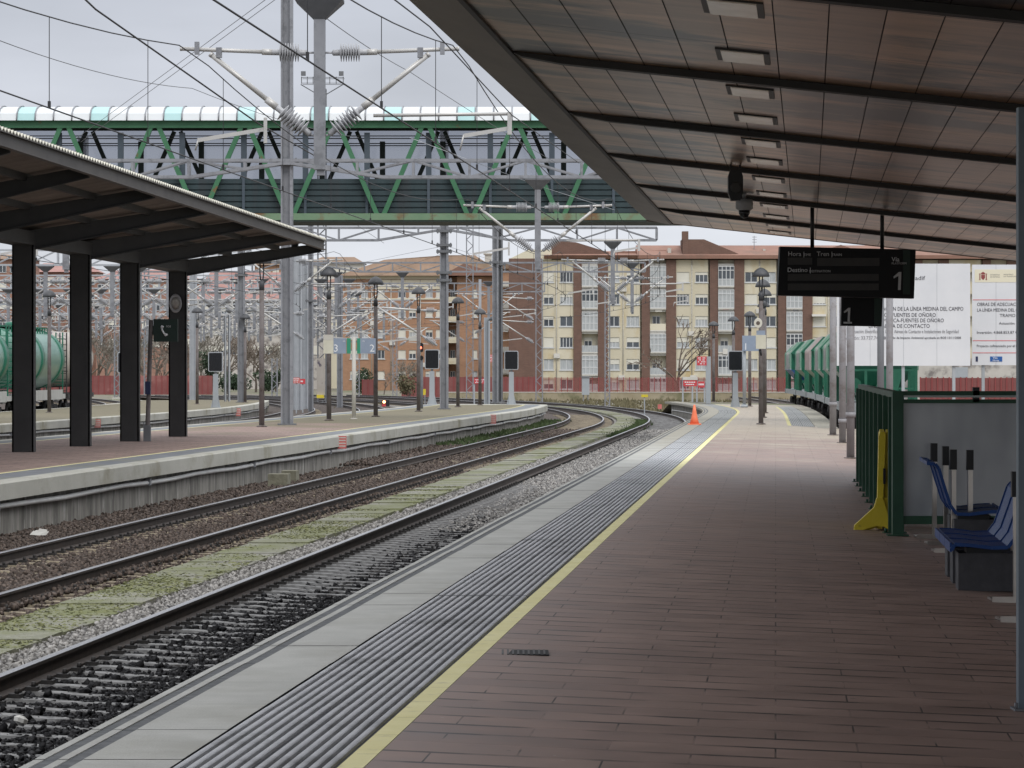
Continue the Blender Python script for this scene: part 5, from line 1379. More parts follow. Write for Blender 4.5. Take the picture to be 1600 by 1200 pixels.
gantry(C(112.7)-34, C(112.7)+1.4, 112.7, 8.33, 8.88, 'portal beam crossing in front of the footbridge', (PX(448.5,112.7),))
gantry(C(163)-34, PX(1026,163), 163, 8.15, 8.75, 'portal beam just under the footbridge, ending left of the flats roof', (PX(694,163),PX(377,163)))
gantry(C(225)-30, C(225)+3.5, 225, 8.42, 9.02, 'portal beam level with the eaves of the orange flats', (PX(485,225),))
gantry(C(282)-24, C(282)+6, 282, 8.4, 9.1, 'farthest plain portal beam crossing before the orange and cream flats', ())
gantry(PX(-60,205), PX(392,205), 205, 8.25, 9.15, 'cross-braced portal beam, nearest of those seen under the dark canopy', (), 'galv_light', True)
gantry(PX(-60,262), PX(480,262), 262, 8.2, 9.2, 'cross-braced portal beam, second of those seen under the dark canopy', (), 'galv_light', True)
gantry(PX(-60,318), PX(500,318), 318, 8.0, 9.1, 'cross-braced portal beam, third of those seen under the dark canopy', (), 'galv_light', True)
gantry(PX(-60,370), PX(520,370), 370, 8.0, 9.1, 'cross-braced portal beam, farthest of those seen under the dark canopy', (), 'galv_light', True)

def insulator(b, p0, p1, r=0.055, rs=0.165, n=8):
    p0 = np.array(p0, float); p1 = np.array(p1, float); L = np.linalg.norm(p1-p0); d = (p1-p0)/L
    prof = [(0.03,0),(0.055,0.02),(0.055,0.10),(r,0.12)]
    for k in range(n):
        a = 0.14+(L-0.28)*k/n; h = (L-0.28)/n
        prof += [(r,a),(rs,a+h*0.35),(rs,a+h*0.5),(r,a+h*0.85)]
    prof += [(r,L-0.12),(0.055,L-0.10),(0.055,L-0.02),(0.03,L)]
    b.lathe(prof, p0, d, 12)
def drop_post():
    t = thing('drop_post', (0,0,0), '', 'catenary arm', 'hanging posts with insulated bracket arms')
    b = MB(); b.box(-0.10,0.10,-0.10,0.10,-3.0,-0.25); b.box(-0.10,0.10,-0.10,0.10,-3.02,-3.0); b.box(-0.05,0.09,-0.05,0.05,-3.12,-3.02); b.build('post', M['galv'], t, local=True)
    b = MB(); i = b.pts([(-0.42,-0.35,0),(0.42,-0.35,0),(0.42,0.35,0),(-0.42,0.35,0),(-0.42,-0.35,-0.05),(0.42,-0.35,-0.05),(0.42,0.35,-0.05),(-0.42,0.35,-0.05),(-0.11,-0.11,-0.36),(0.11,-0.11,-0.36),(0.11,0.11,-0.36),(-0.11,0.11,-0.36)])
    for q in ((3,2,1,0),(0,1,5,4),(1,2,6,5),(2,3,7,6),(3,0,4,7),(4,5,9,8),(5,6,10,9),(6,7,11,10),(7,4,8,11)): b.face([i[e] for e in q])
    b.build('hanger_plate', M['galv_dark'], t, local=True)
    for s in (-1, 1):
        b = MB(); b.tube((s*0.10,0,-0.95),(s*0.24,0,-0.95),0.02,n=6); insulator(b,(s*0.22,0,-0.95),(s*0.86,0,-0.94)); b.build('insulator', M['porcelain'], t, local=True)
        b = MB(); b.tube((s*0.84,0,-0.94),(s*1.02,0,-0.935),0.055,n=8); b.tube((s*1.0,0,-0.935),(s*2.44,0,-0.88),0.036,n=8); b.tube((s*2.43,0,-0.88),(s*2.47,0,-0.88),0.04,n=8); b.build('top_tube', M['tube_steel'], t, local=True)
        b = MB(); b.box(s*2.17-0.04,s*2.17+0.04,-0.05,0.05,-0.98,-0.76); b.build('clamp', M['galv'], t, local=True)
        b = MB(); b.box(s*1.78-0.05,s*1.78+0.05,-0.05,0.05,-1.04,-0.86); b.build('clamp', M['galv'], t, local=True)
        p0 = np.array((s*0.16,0,-2.40)); p1 = np.array((s*1.9,0,-1.0)); d = (p1-p0)/np.linalg.norm(p1-p0)
        b = MB(); b.tube((s*0.10,0,-2.42),p0,0.02,n=6); insulator(b,p0,p0+d*0.80); b.build('insulator', M['porcelain'], t, local=True)
        b = MB(); b.tube(p0+d*0.78,p0+d*1.0,0.065,n=8); b.tube(p0+d*0.98,p1,0.045,n=8); b.tube(p1,p1+d*0.05,0.05,n=8); b.build('strut', M['tube_steel'], t, local=True)
        if s < 0:
            b = MB(); b.bar((-0.95,0,-2.30),(-2.16,0,-2.50),0.03,0.07); b.box(-0.99,-0.93,-0.03,0.03,-2.55,-2.1); b.tube((-2.14,0,-2.46),(-2.2,0,-2.68),0.015,n=6)
        else:
            b = MB(); b.tube((0.95,0,-2.06),(3.35,0,-2.03),0.032,n=8); b.bar((2.55,0,-2.42),(3.4,0,-2.28),0.03,0.07); b.box(3.32,3.40,-0.04,0.04,-2.40,-2.0); b.tube((2.55,0,-2.40),(2.48,0,-2.68),0.015,n=6)
        b.build('steady_arm', M['tube_steel'], t, local=True)
    return t
dp = drop_post()
DP = [(-1.92,60,8.50,'nearest and largest hanging post with insulated arms, left of the brown canopy edge'),
      (-1.92,112.7,8.28,'hanging post with insulated arms under the beam before the footbridge'),
      (-1.75,163,8.10,'hanging post under the beam below the footbridge, in front of the cream flats'),
      (0.6,205,8.4,'hanging post with insulated arms before the left bays of the cream flats'),
      (-4.8,245,8.3,'hanging post with lower insulated arms close to the brown gable'),
      (-17.6,112.7,8.28,'hanging post over the far island tracks, behind the dark canopy roof'),
      (-17.2,163,8.10,'hanging post behind the first island lamp, in front of the pink roofs'),
      (-17.0,225,8.4,'hanging post with crossed arms behind the track 3 sign'),
      (-12.6,225,8.4,'hanging post with crossed arms left of the clamped mast'),
      (-9.5,282,8.4,'hanging post in front of the orange flats above the track 2 sign'),
      (-14.5,282,8.4,'hanging post in front of the left bays of the orange flats')]
for k, (off, Y, z, lab) in enumerate(DP): place(dp, k > 0, (C(Y)+off, Y, z), lab)
gantry(PX(250,345), PX(640,345), 345, 8.0, 9.0, 'cross-braced portal beam behind the number 3 sign, in the middle of the yard', (), 'galv_light', True)
for Y, zz, pxs in ((345,7.95,(285,322,358,392,425,458,492,522,560,598)),(240,8.35,(318,372,412,455,500,548)),(205,8.2,(25,75,115,172,215,262,335)),(262,8.15,(12,60,108,160,200,240,300,345,395,440)),(318,8.0,(40,95,150,215,300,330,365,420,460,490)),(370,8.0,(20,80,160,230,310,350,400,440,475,505))):
    for px in pxs:
        x = PX(px + random.uniform(-4,4), Y)
        o = place(dp, True, (x, Y, zz), 'hanging post with pale bracket arms in the crowded yard seen at left', group='pale bracket arms crowding the left yard')
        o.scale = (1.15, 1, 1.0)
# cantilever arms fixed straight to lattice masts
def arm(px, Y, pyz, s, label, n):
    x = PX(px,Y); z = PZ(pyz,Y)
    t = thing('bracket_arm', (x,Y,z), label, 'catenary arm', 'bracket arms fixed to lattice masts')
    p0 = np.array((x+s*0.2,Y,z)); p1 = np.array((x+s*2.9,Y,z+1.75)); d = (p1-p0)/np.linalg.norm(p1-p0)
    b = MB(); insulator(b,p0,p0+d*0.8); insulator(b,(x+s*0.2,Y,z+1.62),(x+s*0.85,Y,z+1.63)); b.build('insulator', M['porcelain'], t)
    b = MB(); b.tube(p0+d*0.78,p1,0.05,n=8); b.build('strut', M['tube_steel'], t)
    b = MB(); b.tube((x+s*0.8,Y,z+1.63),(x+s*3.2,Y,z+1.78),0.04,n=8); b.build('top_tube', M['tube_steel'], t)
    b = MB(); b.bar((x+s*1.1,Y,z+0.35),(x+s*3.0,Y,z+0.15),0.05,0.07); b.build('steady_arm', M['tube_steel'], t)
for px, Y, py, s, lab in ((838,262,536,-1,'lower bracket arm on the left side of the lattice mast by the brown gable'),(838,258,500,-1,'upper bracket arm on the left side of the lattice mast by the brown gable'),
    (738,285,521,1,'bracket arm on the right side of the tall lattice mast'),(730,285,534,-1,'bracket arm on the left side of the tall lattice mast'),
    (690,157,540,-1,'bracket arm reaching left from the clamped mast'),(612,330,548,-1,'bracket arm on the left of the lattice mast near the bare bush'),
    (621,330,540,1,'bracket arm on the right of the lattice mast near the bare bush'),(480,215,530,-1,'bracket arm on the left of the slim mast by the pale masts'),
    (490,215,535,1,'bracket arm on the right of the slim mast by the pale masts'),(528,236,520,-1,'left bracket arm on the mast behind number 3'),(535,236,526,1,'right bracket arm on the mast behind number 3')):
    arm(px, Y, py, s, lab, 0)

# ------------------------------------------------------------------ wires
def catenary(off, label, supports, zc=5.70, zm=7.66, m='wire', Y0=14, Y1=330):
    f = lambda Y: C(Y)+off(Y)
    t = thing('overhead_wire', (f(60),60,zc), label, 'overhead wire', 'contact and carrier wires of the overhead line')
    sup = sorted(supports)
    def zmess(Y):
        for a, c in zip(sup[:-1], sup[1:]):
            if a <= Y <= c:
                q = (Y-a)/(c-a); return zm-0.98*4*q*(1-q)*((c-a)/53.0)**2
        return zm
    ys = [y for y in frange(Y0, Y1, 3.0)]
    b = MB(); b.path([(f(y),y,zc) for y in ys],0.0125 if m=='wire' else 0.012,5); b.build('contact_wire', M[m], t)
    b = MB(); b.path([(f(y),y,zmess(y)) for y in ys],0.011,5); b.build('carrier_wire', M[m], t)
    for a, c in zip(sup[:-1], sup[1:]):
        n = max(2, int((c-a)/7.5))
        for k in range(n):
            y = a+(c-a)*(k+0.5)/n
            if y < Y0: continue
            b = MB()
            b.tube((f(y),y,zc+0.01),(f(y),y,zmess(y)),0.006,n=4)
            b.box(f(y)-0.02,f(y)+0.02,y-0.03,y+0.03,zc,zc+0.10)
            b.build('dropper', M[m], t)
S0 = (7.3, 60, 112.7, 163, 205, 245, 300, 335)
catenary(lambda Y: -4.25, 'contact and carrier wire above the second track from the right', S0)
catenary(lambda Y: 0.52, 'contact and carrier wire above the nearest track', S0)
S1 = (60, 112.7, 163, 225, 282, 335)
catenary(lambda Y: -15.0, 'contact and carrier wire beyond the island platform', S1, Y0=62)
catenary(lambda Y: -19.5, 'contact and carrier wire along the third platform', S1, Y0=62)
for k, off in enumerate((-31.6, -36.2, -41, -46)):
    catenary(lambda Y, off=off: off, ['contact and carrier wire above the tank wagons','wires over the track behind the tank wagons','wires over the second last yard track at the left','wires over the last yard track at the left'][k], (90,150,205,262,318,370), m='wire_grey', Y0=95, Y1=368)
def wire(pts, label, r=0.008, m='wire', sag=0.0):
    b = MB(); ps = []
    for a, c in zip(pts[:-1], pts[1:]):
        a = np.array(a); c = np.array(c)
        for k in range(12):
            q = k/12; p = a*(1-q)+c*q; p[2] -= sag*4*q*(1-q); ps.append(p)
    ps.append(np.array(pts[-1])); b.path(ps, r, 5)
    tag(b.build('stay_wire', M[m]), label, 'wire', 'loose feeder and stay wires')
wire([P(-10,60,58), P(300,138,80), P(560,215,112)], 'thin grey feeder wire sloping down across the upper left sky', 0.008, 'wire_grey', 0.15)
wire([P(425,-8,70), P(120,216,100)], 'upper of two parallel stay wires crossing the upper left sky', 0.007, 'wire_grey')
wire([P(440,-8,70), P(126,222,100)], 'lower of two parallel stay wires crossing the upper left sky', 0.007, 'wire_grey')
wire([P(505,25,60), P(640,112,80), P(870,255,112)], 'thin wire falling from the nearest hanging post to the brown canopy edge', 0.008, 'wire_grey', 0.05)
wire([P(612,-4,40), P(672,42,46), P(800,180,60), P(905,255,112)], 'dark wire disappearing behind the brown canopy edge', 0.01, 'wire')
wire([P(130,-4,44), P(150,15,46), P(402,192,59), P(500,248,75)], 'thick greenish wire running to the left arm of the nearest hanging post', 0.014, 'wire')
wire([P(640,215,112), P(840,290,113), P(960,328,114)], 'pale feeder wire slanting in front of the footbridge panels', 0.009, 'galv_light')
wire([P(480,300,130), P(600,380,160)], 'dark stay wire below the footbridge left of the clamped mast', 0.008, 'wire')
wire([P(690,397,157), P(520,455,225)], 'first of the grey stay wires fanning left from the clamped mast', 0.008, 'wire_grey')
wire([P(690,385,157), P(460,432,225)], 'second of the grey stay wires fanning left from the clamped mast', 0.008, 'wire_grey')
wire([P(700,385,157), P(900,448,250)], 'grey stay wire from the clamped mast to the right', 0.008, 'wire_grey')
# ------------------------------------------------------------------ wagons
def bogie(b, yc, zr, half=0.9, gx=0.87):
    for dy in (-half, half):
        for s in (-1, 1): b.lathe([(0.46,-0.07),(0.50,-0.06),(0.48,0.0),(0.46,0.06)], (s*gx, yc+dy, zr+0.47), (1,0,0), 16)
        b.tube((-gx,yc+dy,zr+0.47),(gx,yc+dy,zr+0.47),0.08,n=8)
        for s in (-1, 1): b.box(s*1.08-0.08,s*1.08+0.08,yc+dy-0.17,yc+dy+0.17,zr+0.30,zr+0.62)
    for s in (-1, 1):
        b.prism([(yc-half-0.35,zr+0.60),(yc-half-0.2,zr+0.72),(yc+half+0.2,zr+0.72),(yc+half+0.35,zr+0.60),(yc+0.4,zr+0.38),(yc-0.4,zr+0.38)], s*1.08-0.06, s*1.08+0.06, 'x')
        for k in range(3): b.tube((s*1.12,yc-0.2+0.2*k,zr+0.38),(s*1.12,yc-0.2+0.2*k,zr+0.66),0.06,n=6)
def buffers(b, y, s, zr):
    for x in (-0.9, 0.9):
        b.tube((x,y,zr+1.05),(x,y+s*0.45,zr+1.05),0.09,n=8); b.lathe([(0.22,0),(0.22,0.05)],(x,y+s*0.45,zr+1.05),(0,s,0),12)
def hopper(side_m):
    t = thing('hopper_wagon', (0,0,0), '', 'wagon', 'green hopper wagons on the bay track')
    L = 15.6
    b = MB(); b.k = 0
    prof = [(-0.85,4.22),(0.85,4.22),(1.52,3.50),(1.52,2.45),(0.75,1.65),(-0.75,1.65),(-1.52,2.45),(-1.52,3.50)]
    y0, y1 = 3.5, L-3.5
    ins = 0.9
    a = b.pts([(x, y0 + (ins if z < 2 else 0.0), z) for x, z in prof]); c = b.pts([(x, y1 - (ins if z < 2 else 0.0), z) for x, z in prof]); n = len(prof)
    b.k = 1; b.face(a); b.face(c[::-1])
    for k in range(n):
        b.k = {0:1,1:0,2:0,3:1,4:1,5:1,6:0,7:0}[k]
        b.face((a[(k+1)%n], a[k], c[k], c[(k+1)%n]))
    b.build('hopper_body', [M[side_m], M['hopper_green']], t, local=True)
    for yy in (y0+0.05, y0+2.1, y0+4.2, y0+6.3, y1-0.05):
        for prs in (((0,7),(7,6)),((1,2),(2,3))):
            b = MB()
            for (p, q) in prs: b.bar((prof[p][0]*1.01,yy,prof[p][1]),(prof[q][0]*1.01,yy,prof[q][1]),0.10,0.06,up=(0,1,0))
            b.build('rib', M[side_m], t, local=True)
    for k in range(4):
        b = MB(); b.lathe([(0.42,0),(0.42,0.1),(0.2,0.16)],(0,y0+1.05+2.1*k,4.2),n=12); b.build('hatch', M[side_m], t, local=True)
    b = MB(); b.box(-1.40,1.40,0,L,0.92,1.20); b.box(-1.45,1.45,0,0.25,0.90,1.24); b.box(-1.45,1.45,L-0.25,L,0.90,1.24); buffers(b,0,-1,0); buffers(b,L,1,0); b.build('underframe', M['hopper_frame'], t, local=True)
    b = MB()
    for ye in (0.35, L-0.35):
        for x in (-1.35,-0.5,0.5,1.35): b.box(x-0.05,x+0.05,ye-0.05,ye+0.05,1.2,2.5)
        b.box(-1.4,1.4,ye-0.04,ye+0.04,2.42,2.5); b.box(-1.4,1.4,ye-0.03,ye+0.03,1.75,1.81)
        b.prism([(-0.5,1.2),(0.5,1.2),(0.9,2.45),(0.2,2.45)], ye-0.06, ye+0.03, 'y')
    b.build('end_platform_rail', M['hopper_green'], t, local=True)
    b = MB()
    for yy in (4.0, 7.8, 11.6): b.prism([(-0.75,1.7),(0.75,1.7),(0.35,0.65),(-0.35,0.65)], yy-0.6, yy+0.6, 'y')
    for x in (-1.25,1.25):
        for yy in (1.2, 3.2, L-3.2, L-1.2): b.box(x-0.09,x+0.09,yy-0.12,yy+0.12,1.2,2.5)
    b.tube((-0.9,1.2,1.9),(-0.9,1.9,1.9),0.28,n=10)
    b.build('chute', M['hopper_green'], t, local=True)
    for yc in (2.3, L-2.3):
        b = MB(); bogie(b, yc, 0.0); b.build('bogie', M['bogie'], t, local=True)
    return t
h1 = hopper('hopper_pale'); h2 = hopper('hopper_pink')
HL = ['','nearest green hopper wagon, mostly hidden behind the big billboard','second green hopper wagon from the camera, behind the left part of the billboard',
      'pale green hopper wagon just left of the slim grey posts','hopper wagon with a pinkish hood, between two green ones','hopper wagon with a bright green hood, second from the far end','farthest hopper wagon with a grey-green hood and blue underside']
y = 125.0; used = {}
for k in range(1, 7):
    pr = h2 if k == 4 else h1
    ya, yb_ = y, y+15.6
    rz = -math.atan2(T6(yb_)-T6(ya), 15.6)
    place(pr, used.get(pr.name, False), (T6(ya), ya, -0.54), HL[k], rz=rz); used[pr.name] = True
    y += 17.0
last = [o for o in COL.objects if o.get('label') == HL[6]][0]
b = MB(); b.prism([(-1.50,2.44),(1.50,2.44),(0.8,1.70),(-0.8,1.70)], 1.2, 1.26, 'y'); b.prism([(-1.54,2.46),(-0.77,1.63),(-0.75,1.66),(-1.52,2.5)], 2.6, 12, 'y'); b.build('blue_underside', M['hopper_blue'], last, local=True)

def tank(y0, L, label, m_main, m_ring, rings=True, R_=1.50):
    xa, xb = T5(y0), T5(y0+L); rz = -math.atan2(xb-xa, L)
    t = thing('tank_wagon', (xa, y0, -0.54), label, 'wagon', 'tank wagons in the left yard', rz=rz)
    zc = 3.02
    b = MB(); b.lathe([(0.05,0.35),(0.8,0.40),(1.25,0.55),(R_-0.05,0.78),(R_,0.95)]+[(R_,0.95+(L-1.9)*k/8) for k in range(1,9)]+[(R_-0.05,L-0.78),(1.25,L-0.55),(0.8,L-0.40),(0.05,L-0.35)], (0,0,zc), (0,1,0), 36)
    b.build('tank', M[m_main], t, local=True)
    if rings:
        for yy in (1.0, L*0.5-0.45, L-1.9):
            b = MB(); b.lathe([(R_,0),(R_+0.035,0.0),(R_+0.035,0.9),(R_,0.9)], (0,yy,zc), (0,1,0), 36); b.build('band', M[m_ring], t, local=True)
        b = MB(); b.box(-0.55,0.55,1.0,L-1.0,zc+R_+0.02,zc+R_+0.10)
        for s in (-1,1):
            b.box(s*0.75-0.03,s*0.75+0.03,1.0,L-1.0,zc+R_+0.05,zc+R_+0.10)
            for k in range(18): yy = 1.2+(L-2.4)*k/17; b.box(s*0.78-0.03,s*0.78+0.03,yy-0.03,yy+0.03,zc+R_-0.30,zc+R_+0.08)
        b.lathe([(0.4,0),(0.4,0.28),(0.3,0.33)],(0,L*0.5,zc+R_),n=14)
        b.build('walkway', M[m_ring], t, local=True)
    b = MB(); b.box(-1.42,1.42,0.15,L-0.15,0.98,1.22); b.box(-1.46,-1.36,1.2,L-1.2,0.95,1.45); b.box(1.36,1.46,1.2,L-1.2,0.95,1.45); buffers(b,0.15,-1,0); buffers(b,L-0.15,1,0); b.build('underframe', M['frame_pale' if rings else 'bogie'], t, local=True)
    b = MB()
    for ye in (0.3, L-0.3):
        for x in (-1.3,-0.45,0.45,1.3): b.box(x-0.03,x+0.03,ye-0.03,ye+0.03,1.2,2.4)
        b.box(-1.35,1.35,ye-0.03,ye+0.03,2.36,2.42); b.box(-1.35,1.35,ye-0.03,ye+0.03,1.8,1.85)
        for x in (0.95, 1.3): b.box(x-0.03,x+0.03,ye-0.03,ye+0.03,2.4,4.4)
        for k in range(10): b.box(0.95,1.3,ye-0.02,ye+0.02,1.35+0.3*k,1.39+0.3*k)
    b.build('end_ladder', M[m_ring if rings else 'bogie'], t, local=True)
    for yc in (2.1, L-2.1):
        b = MB(); bogie(b, yc, 0.0); b.build('bogie', M['bogie'], t, local=True)
    return t
tank(161.5, 14.6, 'sea-green tank wagon with dark green bands behind the first dark column', 'tank_green', 'tank_dark')
tank(146.2, 14.6, 'nearest sea-green tank wagon, cut off by the left edge of the view', 'tank_green', 'tank_dark')
tank(176.8, 10.5, 'grey weathered tank wagon with scribbles, coupled behind the sea-green one', 'tank_grey', 'bogie', rings=False)

# ------------------------------------------------------------------ fences and walls behind the tracks
Yw = 316.0
t = thing('low_wall', (PX(1000,Yw),Yw,-0.98), 'low weathered concrete wall beneath the red mesh fence', 'wall')
b = MB(); b.box(PX(690,Yw),PX(1300,Yw),Yw,Yw+0.3,-1.0,PZ(613.5,Yw))
b.build('masonry', M['low_wall'], t)
b = MB(); b.box(PX(690,Yw),PX(1300,Yw),Yw-0.04,Yw+0.34,PZ(613.5,Yw),PZ(612.3,Yw)); b.build('capping', M['concrete_pale'], t)
t = thing('mesh_fence', (PX(1000,Yw),Yw+0.15,PZ(612,Yw)), 'long red mesh fence in front of the cream and brown flats', 'fence')
b = MB(); b.quad((PX(846,Yw),Yw+0.15,PZ(612.4,Yw)),(PX(1300,Yw),Yw+0.15,PZ(612.4,Yw)),(PX(1300,Yw),Yw+0.15,PZ(590,Yw)),(PX(846,Yw),Yw+0.15,PZ(590,Yw))); b.build('mesh_panel', M['mesh_red'], t)
b = MB(); px = 848
while px < 1300:
    b.box(PX(px,Yw)-0.035,PX(px,Yw)+0.035,Yw+0.12,Yw+0.18,PZ(612.4,Yw),PZ(589.3,Yw)); px += 9.7
b.build('fence_posts', M['red_dark'], t)
def redwall(pxa, pxb, pya, pyb, Y, label, m='red_fence', posts=True):
    t = thing('red_wall', (PX((pxa+pxb)/2,Y),Y,-0.98), label, 'fence', 'red boundary walls of the yard')
    b = MB(); b.box(PX(pxa,Y),PX(pxb,Y),Y,Y+0.15,-1.0,PZ(pya,Y)); b.build('panel', M[m], t)
    b = MB(); px = pxa
    while px < pxb: b.box(PX(px,Y)-0.04,PX(px,Y)+0.04,Y-0.05,Y,-1.0,PZ(pya,Y)+0.05); px += 9
    b.build('fence_posts', M['red_dark'], t)
redwall(-80, 332, 587, 612, 392, 'long red boundary wall behind the yard, seen between the dark columns')
redwall(736, 846, 589, 612, 330, 'solid red wall at the foot of the brown gable')
redwall(628, 736, 589, 612, 345, 'red wall by the bare bush in front of the orange flats')
redwall(566, 586, 593, 610, 350, 'short piece of red wall beside the dark evergreen bush')
redwall(1438, 1700, 590.5, 622, 200, 'red fence behind the billboards at the right')
t = thing('graffiti_shed', (PX(1475,215),215,-0.98), 'grey building with scribbled graffiti between billboard and red fence', 'building')
b = MB(); b.box(PX(1420,215),PX(1700,215),215,222,-1.0,PZ(560,215)); b.build('wall', M['shed'], t)
b = MB(); b.box(PX(1490,215),PX(1512,215),214.9,215,PZ(590,215),PZ(574,215)); b.build('shutter', M['cabinet'], t)
t = thing('relay_cabinet', (PX(915,300),300,-0.98), 'tall pale grey cabinet in front of the red mesh fence', 'cabinet')
b = MB(); b.box(PX(909.5,300),PX(921,300),300,301,PZ(617,300),PZ(589.5,300)); b.build('body', M['cabinet'], t)
b = MB(); b.box(PX(909,300),PX(921.5,300),299.9,301.1,PZ(589.5,300),PZ(588,300)); b.box(PX(911,300),PX(912.5,300),300.2,300.5,-1,PZ(617,300)); b.box(PX(918,300),PX(919.5,300),300.2,300.5,-1,PZ(617,300)); b.build('lid_and_legs', M['galv'], t)
t = thing('track_marker', (PX(1007,196),196,-0.9), 'small yellow-topped marker post by the curved track', 'marker post')
b = MB(); b.box(PX(1006.3,196),PX(1007.8,196),196,196.06,-0.9,PZ(620,196)); b.build('post', M['cabinet'], t)
b = MB(); b.box(PX(1002,196),PX(1012.5,196),195.95,196.0,PZ(620.5,196),PZ(616.5,196)); b.build('plate', M['barrier_yellow'], t)
t = thing('point_machine', (PX(501,212),212,-0.9), 'pale graffiti-marked cabinet with a yellow foot left of the first island lamps', 'cabinet')
b = MB(); b.box(PX(495,212),PX(507,212),212,212.6,PZ(618,212),PZ(560,212)); b.build('body', M['tank_grey'], t)
b = MB(); b.box(PX(495,212),PX(506,212),211.8,212.6,PZ(622,212),PZ(617,212)); b.build('foot', M['barrier_yellow'], t)
t = thing('track_buffer', (PX(660,200),200,-0.9), 'small yellow and grey track equipment beside the red signal', 'track equipment')
b = MB(); b.box(PX(657,200),PX(665,200),200,200.5,PZ(617,200),PZ(608,200)); b.build('head', M['barrier_yellow'], t)
b = MB(); b.box(PX(658.5,200),PX(660,200),200,200.3,-0.9,PZ(617,200)); b.box(PX(663,200),PX(664.5,200),200,200.3,-0.9,PZ(617,200)); b.build('legs', M['galv'], t)
t = thing('stop_block', (PX(1030,188),188,-0.9), 'small red and white stop plate at the end of the curved platform wall', 'track equipment')
b = MB(); b.box(PX(1028,193),PX(1034,193),193,193.2,PZ(639,193),PZ(632,193)); b.build('plate', M['red_faded'], t)

# ------------------------------------------------------------------ buildings
def window(par, x0, x1, z0, z1, Y, blind=None, curtain=False, mull=1, depth=0.14, sill=True, name='window'):
    b = MB(); w = 0.07
    b.box(x0,x1,Y+depth-0.05,Y+depth+0.03,z1-w,z1); b.box(x0,x1,Y+depth-0.05,Y+depth+0.03,z0,z0+w)
    b.box(x0,x0+w,Y+depth-0.05,Y+depth+0.03,z0+w,z1-w); b.box(x1-w,x1,Y+depth-0.05,Y+depth+0.03,z0+w,z1-w)
    for k in range(mull):
        xm = x0+(x1-x0)*(k+1)/(mull+1); b.box(xm-0.045,xm+0.045,Y+depth-0.045,Y+depth+0.03,z0+w,z1-w)
    if sill: b.box(x0-0.10,x1+0.10,Y-0.10,Y+depth,z0-0.12,z0)
    o = b.build(name, M['win_frame'], par)
    b = MB(); b.box(x0+w,x1-w,Y+depth+0.0,Y+depth+0.015,z0+w,z1-w); b.build('pane', M['win_curtain' if curtain else 'win_glass'], o)
    if blind:
        b = MB(); b.box(x0+w*0.5,x1-w*0.5,Y+depth-0.03,Y+depth-0.052,z1-w-(z1-z0-w)*blind,z1-w*0.5); b.build('blind', M['blind'], o)
    return o
def wallgrid(b, x0, x1, z0, z1, cols, rows, Y, th=0.35):
    """solid wall with rectangular openings at every cols x rows crossing"""
    xs = x0
    for (a, c) in cols+[(x1, x1)]:
        if a > xs: b.box(xs,a,Y,Y+th,z0,z1)
        if c > a:
            zs = z0
            for (p, q) in sorted(rows)+[(z1, z1)]:
                if p > zs: b.box(a,c,Y,Y+th,zs,p)
                zs = q
        xs = c
rng = random.Random(5)
YB = 436.0
bx = lambda px: PX(px, YB)
bz = lambda py: PZ(py, YB)
bd = thing('apartment_block', (bx(1010),YB,-1.0), 'long cream and brown brick apartment block with glazed balconies', 'building')
rowsW = [(bz(441),bz(425)),(bz(475.5),bz(459.5)),(bz(510),bz(494)),(bz(543),bz(527)),(bz(578),bz(561)),(bz(608),bz(593))]
zt_ = bz(406); z0_ = -1.0
brick = MB(); cream = MB(); core = MB()
core.box(bx(896),bx(1600),YB+0.9,YB+11,z0_,bz(406)); 
bays = [(847,896,[(849.5,865),(875,895)])]
px = 896
for k in range(7):
    o_ = px-896
    bays.append((950+o_,1000+o_,[(951+o_,968+o_),(979+o_,999+o_)]) if k == 0 else (px+53.5,px+104,[(px+55,px+74.5),(px+84,px+103.5)]))
    px += 106.5
for (a, c, cols) in bays:
    wallgrid(cream, bx(a), bx(c), z0_, zt_, [(bx(p),bx(q)) for p, q in cols], rowsW, YB)
px = 896
piers = []
for k in range(7):
    piers += [(px,px+13),(px+38,px+54)]
    px += 106.5
for (a, c) in piers: brick.box(bx(a)+0.01,bx(c)-0.01,YB-0.22,YB+0.4,z0_,zt_)
brick.box(bx(795),bx(846.5),YB-0.3,YB+11,z0_,bz(404)); 
cream.build('cream_wall', M['wall_cream'], bd); brick.build('brick_wall', M['brick_brown'], bd); core.build('core', M['stucco_cream'], bd)
for (a, c, cols) in bays:
    if a > 1330: continue
    for (p, q) in cols:
        for ri, (r0, r1) in enumerate(rowsW):
            bl = rng.choice([None,None,0.25,0.45,0.9,0.97,0.3]); 
            window(bd, bx(p), bx(q), r0, r1, YB, blind=bl, curtain=rng.random() < 0.4, mull=rng.choice([1,1,2,3]))
